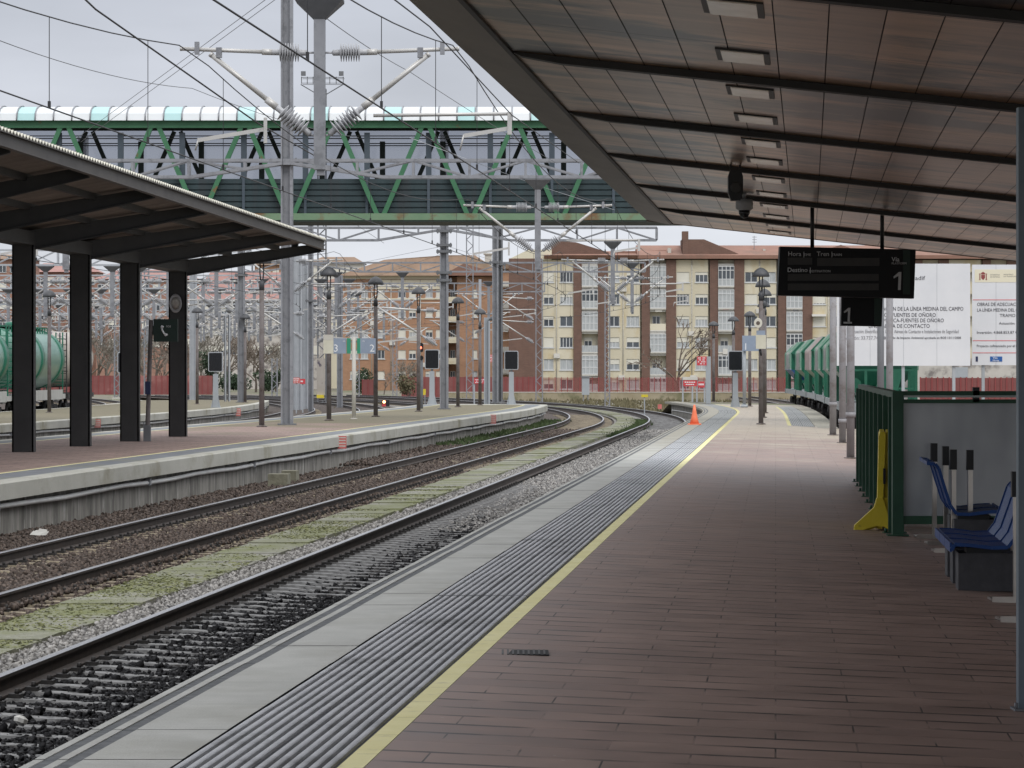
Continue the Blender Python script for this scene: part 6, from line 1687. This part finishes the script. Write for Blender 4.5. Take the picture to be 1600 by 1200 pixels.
# balconies between the brick piers: white glazed or open
px = 896; bi = 0
for k in range(4):
    a, c = bx(px+13), bx(px+38)
    for ri, (top, bot) in enumerate(((412,449),(449,483.5),(483.5,518),(518,552),(552,587),(587,612))):
        zt1, zb1 = bz(top), bz(bot)
        closed = (ri+k) % 2 == 0 or rng.random() < 0.35
        b = MB(); b.box(a,c,YB-0.35 if closed else YB-0.15,YB+0.85,zb1,zb1+0.16); b.box(a,c,YB-0.05,YB+0.85,zt1-0.30,zt1-0.002)
        o = b.build('balcony', M['house_white'], bd)
        if closed:
            f = MB(); n = 4; zz0, zz1, zm = zb1+0.16, zt1-0.30, zb1+1.05
            for j in range(n+1): xx = a+(c-a)*j/n; f.box(max(a,xx-0.05),min(c,xx+0.05),YB-0.36,YB-0.26,zz0,zz1)
            for zz in (zz0+0.05, zm, zz1-0.55, zz1-0.05): f.box(a,c,YB-0.365,YB-0.265,zz-0.05,zz+0.05)
            f.build('glazing_frame', M['win_frame'], o)
            f = MB(); f.box(a,c,YB-0.30,YB-0.285,zm,zz1); f.build('pane', M['win_glass' if rng.random() < 0.6 else 'win_curtain'], o)
            f = MB(); f.box(a,c,YB-0.33,YB-0.31,zz0,zm); f.build('apron', M['win_curtain'], o)
        else:
            f = MB(); f.box(a,c,YB-0.14,YB-0.10,zb1+0.16,zb1+1.0); f.build('parapet', M['stucco_cream' if rng.random()<0.5 else 'win_curtain'], o)
            window(o, a+0.35, a+1.35, zb1+0.75, zb1+2.0, YB+0.74, blind=rng.choice([None,0.3]), mull=1, depth=0.12, sill=False, name='window')
    px += 106.5
b = MB(); b.prism([(YB-0.9,bz(404.5)),(YB-0.9,bz(399)),(YB+5.5,bz(381)),(YB+12,bz(398)),(YB+12,bz(404.5))], bx(996), bx(1600), 'x'); rf = b.build('roof', M['roof_tile'], bd)
b = MB(); b.prism([(YB-0.5,bz(404.5)),(YB-0.9,bz(399)),(YB+5.5,bz(390)),(YB+12,bz(398)),(YB+12,bz(404.5))], bx(850), bx(996), 'x'); b.build('roof', M['roof_tile'], bd)
def gable(pxs, pys, pb, Y0, Y1, m, name, roofm='roof_tile'):
    b = MB(); poly = [(bx(p), bz(q)) for p, q in zip(pxs, pys)]; b.prism([(bx(pxs[0]),bz(pb)),(bx(pxs[-1]),bz(pb))][::-1] and [(bx(pxs[0]),bz(pb))]+poly+[(bx(pxs[-1]),bz(pb))], Y0, Y1, 'y'); o = b.build(name, M[m], bd)
    return o
gable((795,826,862,862), (405,390,390,402), 406, YB-0.25, YB+8, 'stucco_cream', 'gable')
gable((862,868,900,952,952), (378,376,378,394,399), 404, YB+1.0, YB+8, 'brick_brown', 'penthouse')
gable((1066,1074,1100,1157), (374,374,374,398), 400, YB-0.2, YB+5, 'brick_brown', 'penthouse')
b = MB(); b.box(bx(1066),bx(1075.5),YB-0.3,YB+1.5,bz(398),bz(361.5)); b.build('chimney', M['brick_brown'], bd)
b = MB(); b.prism([(bx(1042),bz(398)),(bx(1042),bz(390)),(bx(960),bz(392)),(bx(940),bz(398))], YB+2, YB+7, 'y'); b.build('roof', M['roof_tile'], bd)
b = MB(); b.box(bx(1044),bx(1049),YB+0.5,YB+2,bz(399),bz(387)); b.build('chimney', M['concrete_pale'], bd)
for p in (1194, 1209): 
    b = MB(); b.box(bx(p),bx(p+4),YB+2,YB+3,bz(398),bz(388 if p == 1194 else 392)); b.build('chimney', M['concrete_pale'], bd)
b = MB(); b.tube((bx(1181),YB+3,bz(398)),(bx(1181),YB+3,bz(367)),0.05,n=5)
for zz in (369,373,377): b.box(bx(1178),bx(1185),YB+2.97,YB+3.03,bz(zz)-0.03,bz(zz)+0.03)
b.build('antenna', M['galv'], bd)
gable((1270,1315,1360), (397,382,397), 400, YB+1, YB+8, 'roof_tile', 'roof')
b = MB(); b.box(bx(1268),bx(1290),YB-0.6,YB,bz(492),bz(491)); b.box(bx(1268),bx(1290),YB-0.75,YB-0.6,bz(494.5),bz(491)); b.build('awning', M['awning'], bd)
b = MB(); b.box(bx(1461),bx(1469),YB+2,YB+3,bz(398),bz(378)); b.build('chimney', M['concrete_pale'], bd)

for k, px in enumerate((869.5, 973.5, 1081, 1187, 1294)):      # rain pipes down the cream bays
    b = MB(); b.tube((bx(px),YB-0.08,-1),(bx(px),YB-0.08,bz(407)),0.06,n=6); b.build('rain_pipe', M['concrete_pale'], bd)
for px, py in ((974,452),(1079,521),(1186,486),(870,556),(1083,590),(971,590)):
    b = MB(); b.box(bx(px)-0.4,bx(px)+0.4,YB-0.35,YB-0.01,bz(py)-0.3,bz(py)+0.3); b.lathe([(0.22,0),(0.22,0.02)],(bx(px)-0.08,YB-0.35,bz(py)),(0,-1,0),12); b.build('cooling_unit', M['house_white'], bd)
for px, py, w_, h_, m in ((921,566,0.9,0.8,'dark_blue'),(926,569,0.5,0.7,'ink_soft'),(1028,545,0.7,0.5,'leaf_green'),(1134,478,0.8,0.5,'red_faded'),(1133,545,0.6,0.7,'house_white'),(1243,478,0.7,0.6,'ink_soft'),(1029,480,0.9,0.6,'house_white')):
    b = MB(); b.box(bx(px)-w_/2,bx(px)+w_/2,YB-0.22,YB-0.16,bz(py)-h_,bz(py)); b.build('hung_laundry', M[m], bd)

YO = 470.0
ox = lambda px: PX(px, YO)
oz = lambda py: PZ(py, YO)
ob = thing('orange_brick_flats', (ox(660),YO,-1.0), 'orange brick apartment block with brown tiled roof behind the masts', 'building')
rows_o = [(oz(465),oz(452)),(oz(495.5),oz(483.5)),(oz(527.5),oz(515)),(oz(560.5),oz(547)),(oz(592.5),oz(580))]
cols_o = [(547,560),(564,575),(590,601),(622,634),(639,650),(665,676),(681,689)]
b = MB(); wallgrid(b, ox(535), ox(700), -1.0, oz(436), [(ox(p),ox(q)) for p, q in cols_o], rows_o, YO); b.box(ox(714),ox(737),YO,YO+0.35,-1,oz(432))
wallgrid(b, ox(737), ox(783), -1.0, oz(432), [(ox(738),ox(746))], rows_o, YO); b.box(ox(700.2),ox(713.8),YO+1.6,YO+2,-1,oz(432))
b.build('brick_wall', M['brick_orange'], ob)
b = MB(); b.box(ox(535),ox(783),YO+2.05,YO+12,-1.0,oz(432)); b.build('core', M['brick_orange'], ob)
for k, px in enumerate((581, 611, 657)):
    b = MB(); b.tube((ox(px),YO-0.08,-1),(ox(px),YO-0.08,oz(437)),0.06,n=6); b.build('rain_pipe', M['concrete_pale'], ob)
for px, py in ((583,505),(613,536),(661,570),(692,505),(692,570)):
    b = MB(); b.box(ox(px)-0.4,ox(px)+0.4,YO-0.35,YO-0.01,oz(py)-0.3,oz(py)+0.3); b.build('cooling_unit', M['house_white'], ob)
b = MB(); b.box(ox(535.5),ox(699),YO-0.12,YO-0.002,oz(468),oz(466)); b.box(ox(535),ox(700),YO-0.15,YO+0.35,oz(436),oz(431)); b.box(ox(590),ox(693),YO-0.10,YO-0.002,oz(451.8),oz(437)); b.build('cream_band', M['stucco_cream'], ob)
for (p, q) in cols_o+[(738,746)]:
    for r0, r1 in rows_o:
        window(ob, ox(p), ox(q), r0, r1, YO, blind=rng.choice([None,0.4,0.95,0.98,0.3]), curtain=rng.random()<0.5, mull=1)
for (r0, r1) in rows_o:
    b = MB(); b.box(ox(700.4),ox(713.6),YO-0.6,YO+1.5,r0-0.75,r0-0.45); b.box(ox(700.4),ox(713.6),YO-0.62,YO-0.5,r0-0.45,r0+0.10); o = b.build('balcony', M['wall_cream'], ob)
    window(o, ox(703), ox(711), r0-0.3, r1, YO+1.5, mull=1, depth=0.08, sill=False)
b = MB(); b.prism([(ox(528),oz(431)),(ox(600),oz(405)),(ox(697),oz(398)),(ox(742),oz(398)),(ox(790),oz(431))], YO-1, YO+14, 'y'); b.v = [(p[0], p[1] if p[2] < oz(425) else p[1]+3, p[2]) for p in b.v]
b.build('roof', M['roof_tile_brown'], ob)
b = MB(); b.prism([(ox(690),oz(431)),(ox(725),oz(412)),(ox(790),oz(431))], YO-1.2, YO+3, 'y'); b.build('roof_gable', M['roof_tile'], ob)
b = MB(); b.box(ox(703),ox(738),YO+4,YO+10,oz(420),oz(403)); b.build('penthouse', M['stucco_cream'], ob)
for p, q in ((645,405),(671,408)):
    b = MB(); b.box(ox(p),ox(p+6),YO+2,YO+4,oz(430),oz(q+10)); b.box(ox(p+0.5),ox(p+5.5),YO+2.2,YO+3.8,oz(q+10),oz(q+2)); b.build('chimney', M['brick_orange'], ob)
b = MB(); b.box(ox(757),ox(768),YO+4,YO+6,oz(425),oz(396)); b.box(ox(755),ox(770),YO+3.8,YO+6.2,oz(396),oz(394)); b.build('chimney', M['concrete_pale'], ob)
# brown flank with stacked balconies right of the close masts
YQ = 452.0
qx_ = lambda px: PX(px, YQ)
qz_ = lambda py: PZ(py, YQ)
qb = thing('brick_flank', (qx_(792),YQ,-1.0), 'narrow orange brick block with stacked white balconies beside the brown gable', 'building')
b = MB(); b.box(qx_(783),qx_(800),YQ,YQ+9,-1.0,qz_(420)); b.build('brick_wall', M['brick_orange'], qb)
for py in (440, 474, 508, 542, 576):
    b = MB(); b.box(qx_(785),qx_(800),YQ-1.2,YQ,qz_(py+9),qz_(py+7.5)); b.box(qx_(785),qx_(800),YQ-1.25,YQ-1.15,qz_(py+7.5),qz_(py)); b.build('balcony', M['house_white'], qb)
b = MB(); b.prism([(qx_(780),qz_(420)),(qx_(790),qz_(412)),(qx_(800),qz_(412)),(qx_(802),qz_(420))], YQ-0.5, YQ+9, 'y'); b.build('roof', M['roof_tile_brown'], qb)

def house(pxa, pxb, pyr, pye, Y, label, wall, roof, nwin=(6,3), pyb=612, hip=0.12, base=-1.0):
    x0, x1 = PX(pxa,Y), PX(pxb,Y); ze, zr = PZ(pye,Y), PZ(pyr,Y)
    t = thing('town_house', ((x0+x1)/2,Y,base), label, 'building', 'houses behind the railway yard')
    b = MB(); b.box(x0,x1,Y,Y+10,base,ze); b.build('wall', M[wall], t)
    b = MB(); d = (x1-x0)*hip
    i = b.pts([(x0-0.4,Y-0.6,ze),(x1+0.4,Y-0.6,ze),(x1+0.4,Y+10.6,ze),(x0-0.4,Y+10.6,ze),(x0+d,Y+5,zr),(x1-d,Y+5,zr)])
    for q in ((0,1,5,4),(1,2,5),(2,3,4,5),(3,0,4)): b.face([i[e] for e in q])
    b.build('roof', M[roof], t)
    nx, nz = nwin
    for k in range(nx):
        for j in range(nz):
            xc = x0+(x1-x0)*(k+0.5)/nx; zc = ze-1.5-2.9*j
            if zc-0.7 < base+0.5: continue
            window(t, xc-0.6, xc+0.6, zc-0.65, zc+0.65, Y-0.16, blind=rng.choice([None,0.5,0.95]), mull=1, depth=0.10, sill=False)
    return t
house(486, 566, 400, 411, 560, 'white house with brown roof left of the orange flats', 'house_white', 'roof_tile_brown', (9,4), hip=0.18)
house(505, 575, 432, 441, 520, 'low house with dark red roof in front of the white house', 'stucco_cream', 'roof_tile', (6,4), hip=0.3)
house(300, 500, 424, 470, 500, 'wide house with a big pink-red roof behind the broad masts', 'shed', 'roof_tile_red', (14,3), hip=0.12)
house(150, 305, 420, 436, 540, 'beige house with red roof seen between the third and fourth dark columns', 'brick_pink', 'roof_tile_red', (9,4), hip=0.2)
house(40, 150, 410, 425, 560, 'pink brick house with white windows seen beside the second dark column', 'brick_pink', 'roof_tile_red', (7,4), hip=0.2)
house(-110, 48, 396, 405, 540, 'tall brown brick house at the left edge behind the first dark column', 'brick_pink', 'roof_tile_brown', (9,5), hip=0.1)
house(398, 530, 404, 414, 640, 'distant beige block rising between the nearest broad mast and the white house', 'brick_orange', 'roof_tile_brown', (10,4), hip=0.1)

# ------------------------------------------------------------------ bare trees and shrubs
def bare_tree(h, seed, spread=0.55, depth=5, label='', twig='twig', trunk_r=0.16):
    rg = random.Random(seed)
    t = thing('bare_tree', (0,0,0), label, 'tree', 'leafless trees behind the yard')
    bt = MB(); bb = MB()
    def grow(p, d, L, r, lv):
        d = d/np.linalg.norm(d); n = 3; ps = [p]; q = p.copy(); dd = d.copy()
        for k in range(n):
            dd = dd + np.array([rg.gauss(0,0.13),rg.gauss(0,0.13),rg.gauss(0.04,0.08)]); dd /= np.linalg.norm(dd); q = q+dd*L/n; ps.append(q.copy())
        (bt if lv == 0 else bb).path(ps, [r*(1-0.45*k/n) for k in range(n+1)], 7 if lv == 0 else (5 if lv < 2 else 3), caps=False)
        if lv >= depth: return
        m = rg.choice([2,3,3]) if lv else 5
        for k in range(m):
            a = rg.uniform(0, 6.28); sp = spread*rg.uniform(0.6,1.3)
            up = dd; s1 = np.cross(up, (0.3,0.9,0.1)); s1 /= np.linalg.norm(s1); s2 = np.cross(up, s1)
            nd = up+sp*(math.cos(a)*s1+math.sin(a)*s2)
            f = 1.0 if k == 0 else rg.uniform(0.45,1.0)
            st = ps[-1] if f == 1.0 else ps[0]+(ps[-1]-ps[0])*f
            grow(st, nd, L*rg.uniform(0.58,0.80), max(0.034, r*0.56), lv+1)
    grow(np.zeros(3), np.array((0.02,0,1.0)), h*0.30, trunk_r, 0)
    bt.build('trunk', M['bark'], t, local=True); bb.build('crown', M[twig], t, local=True)
    return t
tA = bare_tree(9, 3, 0.6, 5, twig='twig'); tB = bare_tree(8, 11, 0.75, 5, twig='twig_grey'); tC = bare_tree(8, 21, 0.65, 5, twig='twig')
spots = [(1056,330,9.8,'A','large bare tree in front of the cream flats right of the middle'),
 (170,415,9.6,'B','bare tree behind the lattice mast between the second and third dark columns'),(250,408,8.3,'A','bare tree under the telephone sign'),
 (60,420,11,'B','bare tree above the sea-green tank wagon'),(10,430,12,'A','bare tree at the left edge above the tank wagons'),(100,432,11,'C','bare tree above the grey tank wagon'),
 (225,430,10,'C','bare tree behind the telephone sign pole'),(135,440,11,'A','bare tree hidden mostly by the second dark column'),(310,425,9,'B','bare tree behind the third platform lamp'),
 (355,432,9.5,'C','bare tree behind the third platform monitor'),(400,430,9,'A','bare tree behind the first island lamp'),(432,440,8.5,'B','bare tree just left of the nearest broad mast'),
 (632,380,5.4,'B','low bare bush in front of the orange flats'),(655,385,4.6,'C','low bare bush right beside the red signal'),(600,390,3.5,'A','low bare bush behind the track 2 sign lamp'),
 (40,400,8,'C','bare tree between the first dark column and the left edge'),(195,402,7,'B','bare tree just left of the third dark column'),(285,400,7.5,'C','bare tree behind the last dark column')]
for k, (px, Y, h) in enumerate(((30,450,11),(80,455,11),(150,455,11),(180,450,10),(215,446,10),(240,452,11),(270,450,10),(330,450,11),(375,450,10),(415,455,10),(450,452,9))):
    spots.append((px, Y, h, 'ABC'[k % 3], 'bare tree in the brown thicket behind the red boundary wall'))
us = {}
H0 = {'A':9.0*0.86,'B':8.0*0.86,'C':8.0*0.86}
for px, Y, h, kind, lab in spots:
    pr = {'A':tA,'B':tB,'C':tC}[kind]; s = h/H0[kind]
    place(pr, us.get(kind, False), (PX(px,Y), Y, -0.98), lab, rz=(px*0.7) % 6.28, sc=s*0.92); us[kind] = True
def bush(px, pyb, Y, w, h, label, m, n, sz):
    x = PX(px,Y); z = PZ(pyb,Y)
    b = MB(); rg = np.random.RandomState(int(px))
    for _ in range(5): 
        a = rg.uniform(-1,1,2); b.path([(x,Y,-0.98),(x+a[0]*w*0.5,Y+a[1]*w*0.5,z+h*0.7)],[0.04,0.01],4)
    st = b.build('bush', M['bark']); tag(st, label, 'bush')
    c = MB()
    for k in range(7):
        a = rg.uniform(-1,1,3); leaf_clump(c, x+a[0]*w*0.5, Y+a[1]*w*0.4, z+h*(0.45+0.35*a[2]), w*0.42, w*0.4, h*0.36, n//7, sz)
    c.build('foliage', M[m], st)
bush(568, 612, 372, 1.6, 2.6, 'dark evergreen bush in front of the orange flats', 'leaf_dark', 1600, 0.12)
bush(640, 615, 325, 1.6, 1.7, 'dry yellowish grass clump by the bare bush', 'leaf_dry', 900, 0.13)
bush(355, 608, 400, 3.4, 2.3, 'dark evergreen bush behind the third platform monitor', 'leaf_dark', 2200, 0.16)
bush(425, 606, 400, 3.0, 2.0, 'dark evergreen bush left of the nearest broad mast', 'leaf_dark', 2000, 0.16)
bush(322, 600, 410, 1.8, 3.6, 'tall dark evergreen bush right of the last dark column', 'leaf_dark', 1800, 0.16)
# weeds and low scrub along the far fence
wd = MB()
rg = np.random.RandomState(4)
for _ in range(5200):
    Y = rg.uniform(232, 318); px = rg.uniform(520, 1230); h = rg.uniform(0.08, 0.38)*(0.6+0.6*math.sin(px*0.05)**2); x = PX(px, Y)
    if abs(x - T1(Y)) < 2.2 or abs(x-T2(Y)) < 2.2: continue
    wd.poly([(x-0.10,Y,-0.98),(x+0.10,Y,-0.98),(x+rg.uniform(-.15,.15),Y+rg.uniform(-.1,.1),-0.98+h)])
o = wd.build('weeds', M['leaf_dry']); o['kind'] = 'stuff'

# lettering as real meshes
bpy.context.view_layer.update()
dg = bpy.context.evaluated_depsgraph_get()
for o in [o for o in COL.objects if o.type == 'FONT']:
    me = bpy.data.meshes.new_from_object(o.evaluated_get(dg))
    n = bpy.data.objects.new('lettering', me); COL.objects.link(n); n.parent = o.parent
    n.location = o.location; n.rotation_euler = o.rotation_euler; n.scale = o.scale
    bpy.data.objects.remove(o)

# ------------------------------------------------------------------ sky, light, camera
w = bpy.data.worlds.new('World'); SC.world = w; w.use_nodes = True
nt = w.node_tree; N = nt.nodes; L = nt.links
bg = N['Background']
sky = N.new('ShaderNodeTexSky'); sky.sky_type = 'NISHITA'; sky.sun_disc = False; sky.sun_elevation = R(48); sky.sun_rotation = R(205)
tc = N.new('ShaderNodeTexCoord'); sx = N.new('ShaderNodeSeparateXYZ'); L.new(tc.outputs['Generated'], sx.inputs['Vector'])
mp = N.new('ShaderNodeMapping'); mp.inputs['Scale'].default_value = (3.0,3.0,11.0); L.new(tc.outputs['Generated'], mp.inputs['Vector'])
n1 = N.new('ShaderNodeTexNoise'); n1.inputs['Scale'].default_value = 1.6; n1.inputs['Detail'].default_value = 5; L.new(mp.outputs['Vector'], n1.inputs['Vector'])
cr = N.new('ShaderNodeValToRGB'); cr.color_ramp.elements[0].position = 0.0; cr.color_ramp.elements[0].color = (5.6,5.8,6.25,1)
cr.color_ramp.elements[1].position = 1.0; cr.color_ramp.elements[1].color = (15,15.2,15.6,1)
e = cr.color_ramp.elements.new(0.075); e.color = (4.35,4.5,5.0,1)
e = cr.color_ramp.elements.new(0.13); e.color = (3.9,4.05,4.55,1)
e = cr.color_ramp.elements.new(0.35); e.color = (7.5,7.7,8.2,1)
L.new(sx.outputs['Z'], cr.inputs['Fac'])
mr = N.new('ShaderNodeMapRange'); mr.inputs['From Min'].default_value = 0.3; mr.inputs['From Max'].default_value = 0.7; mr.inputs['To Min'].default_value = 0.77; mr.inputs['To Max'].default_value = 1.17
L.new(n1.outputs['Fac'], mr.inputs['Value'])
mu = N.new('ShaderNodeMixRGB'); mu.blend_type = 'MULTIPLY'; mu.inputs['Fac'].default_value = 1.0
L.new(cr.outputs['Color'], mu.inputs['Color1']); L.new(mr.outputs['Result'], mu.inputs['Color2'])
mx = N.new('ShaderNodeMixRGB'); mx.inputs['Fac'].default_value = 0.93; L.new(sky.outputs['Color'], mx.inputs['Color1']); L.new(mu.outputs['Color'], mx.inputs['Color2'])
L.new(mx.outputs['Color'], bg.inputs['Color']); bg.inputs['Strength'].default_value = 0.1
sl_ = bpy.data.lights.new('sun', 'SUN'); sl_.energy = 0.9; sl_.angle = R(25); sl_.color = (1.0,0.97,0.93)
so = bpy.data.objects.new('sun', sl_); COL.objects.link(so); so.rotation_euler = (R(42), 0, R(25))
cd = bpy.data.cameras.new('camera'); cam = bpy.data.objects.new('camera', cd); COL.objects.link(cam)
cam.location = (0, 0, H); cam.rotation_euler = (R(90), 0, 0)
cd.sensor_fit = 'HORIZONTAL'; cd.sensor_width = 36.0; cd.lens = 36.0*F/1600.0
cd.shift_y = -(600.0-HY)/1600.0
cd.clip_start = 0.5; cd.clip_end = 12000
SC.camera = cam
vs = SC.view_settings; vs.view_transform = 'Standard'; vs.look = 'None'; vs.exposure = 0.5; vs.gamma = 1.0
SC.cycles.max_bounces = 8; SC.cycles.diffuse_bounces = 4; SC.cycles.use_denoising = True
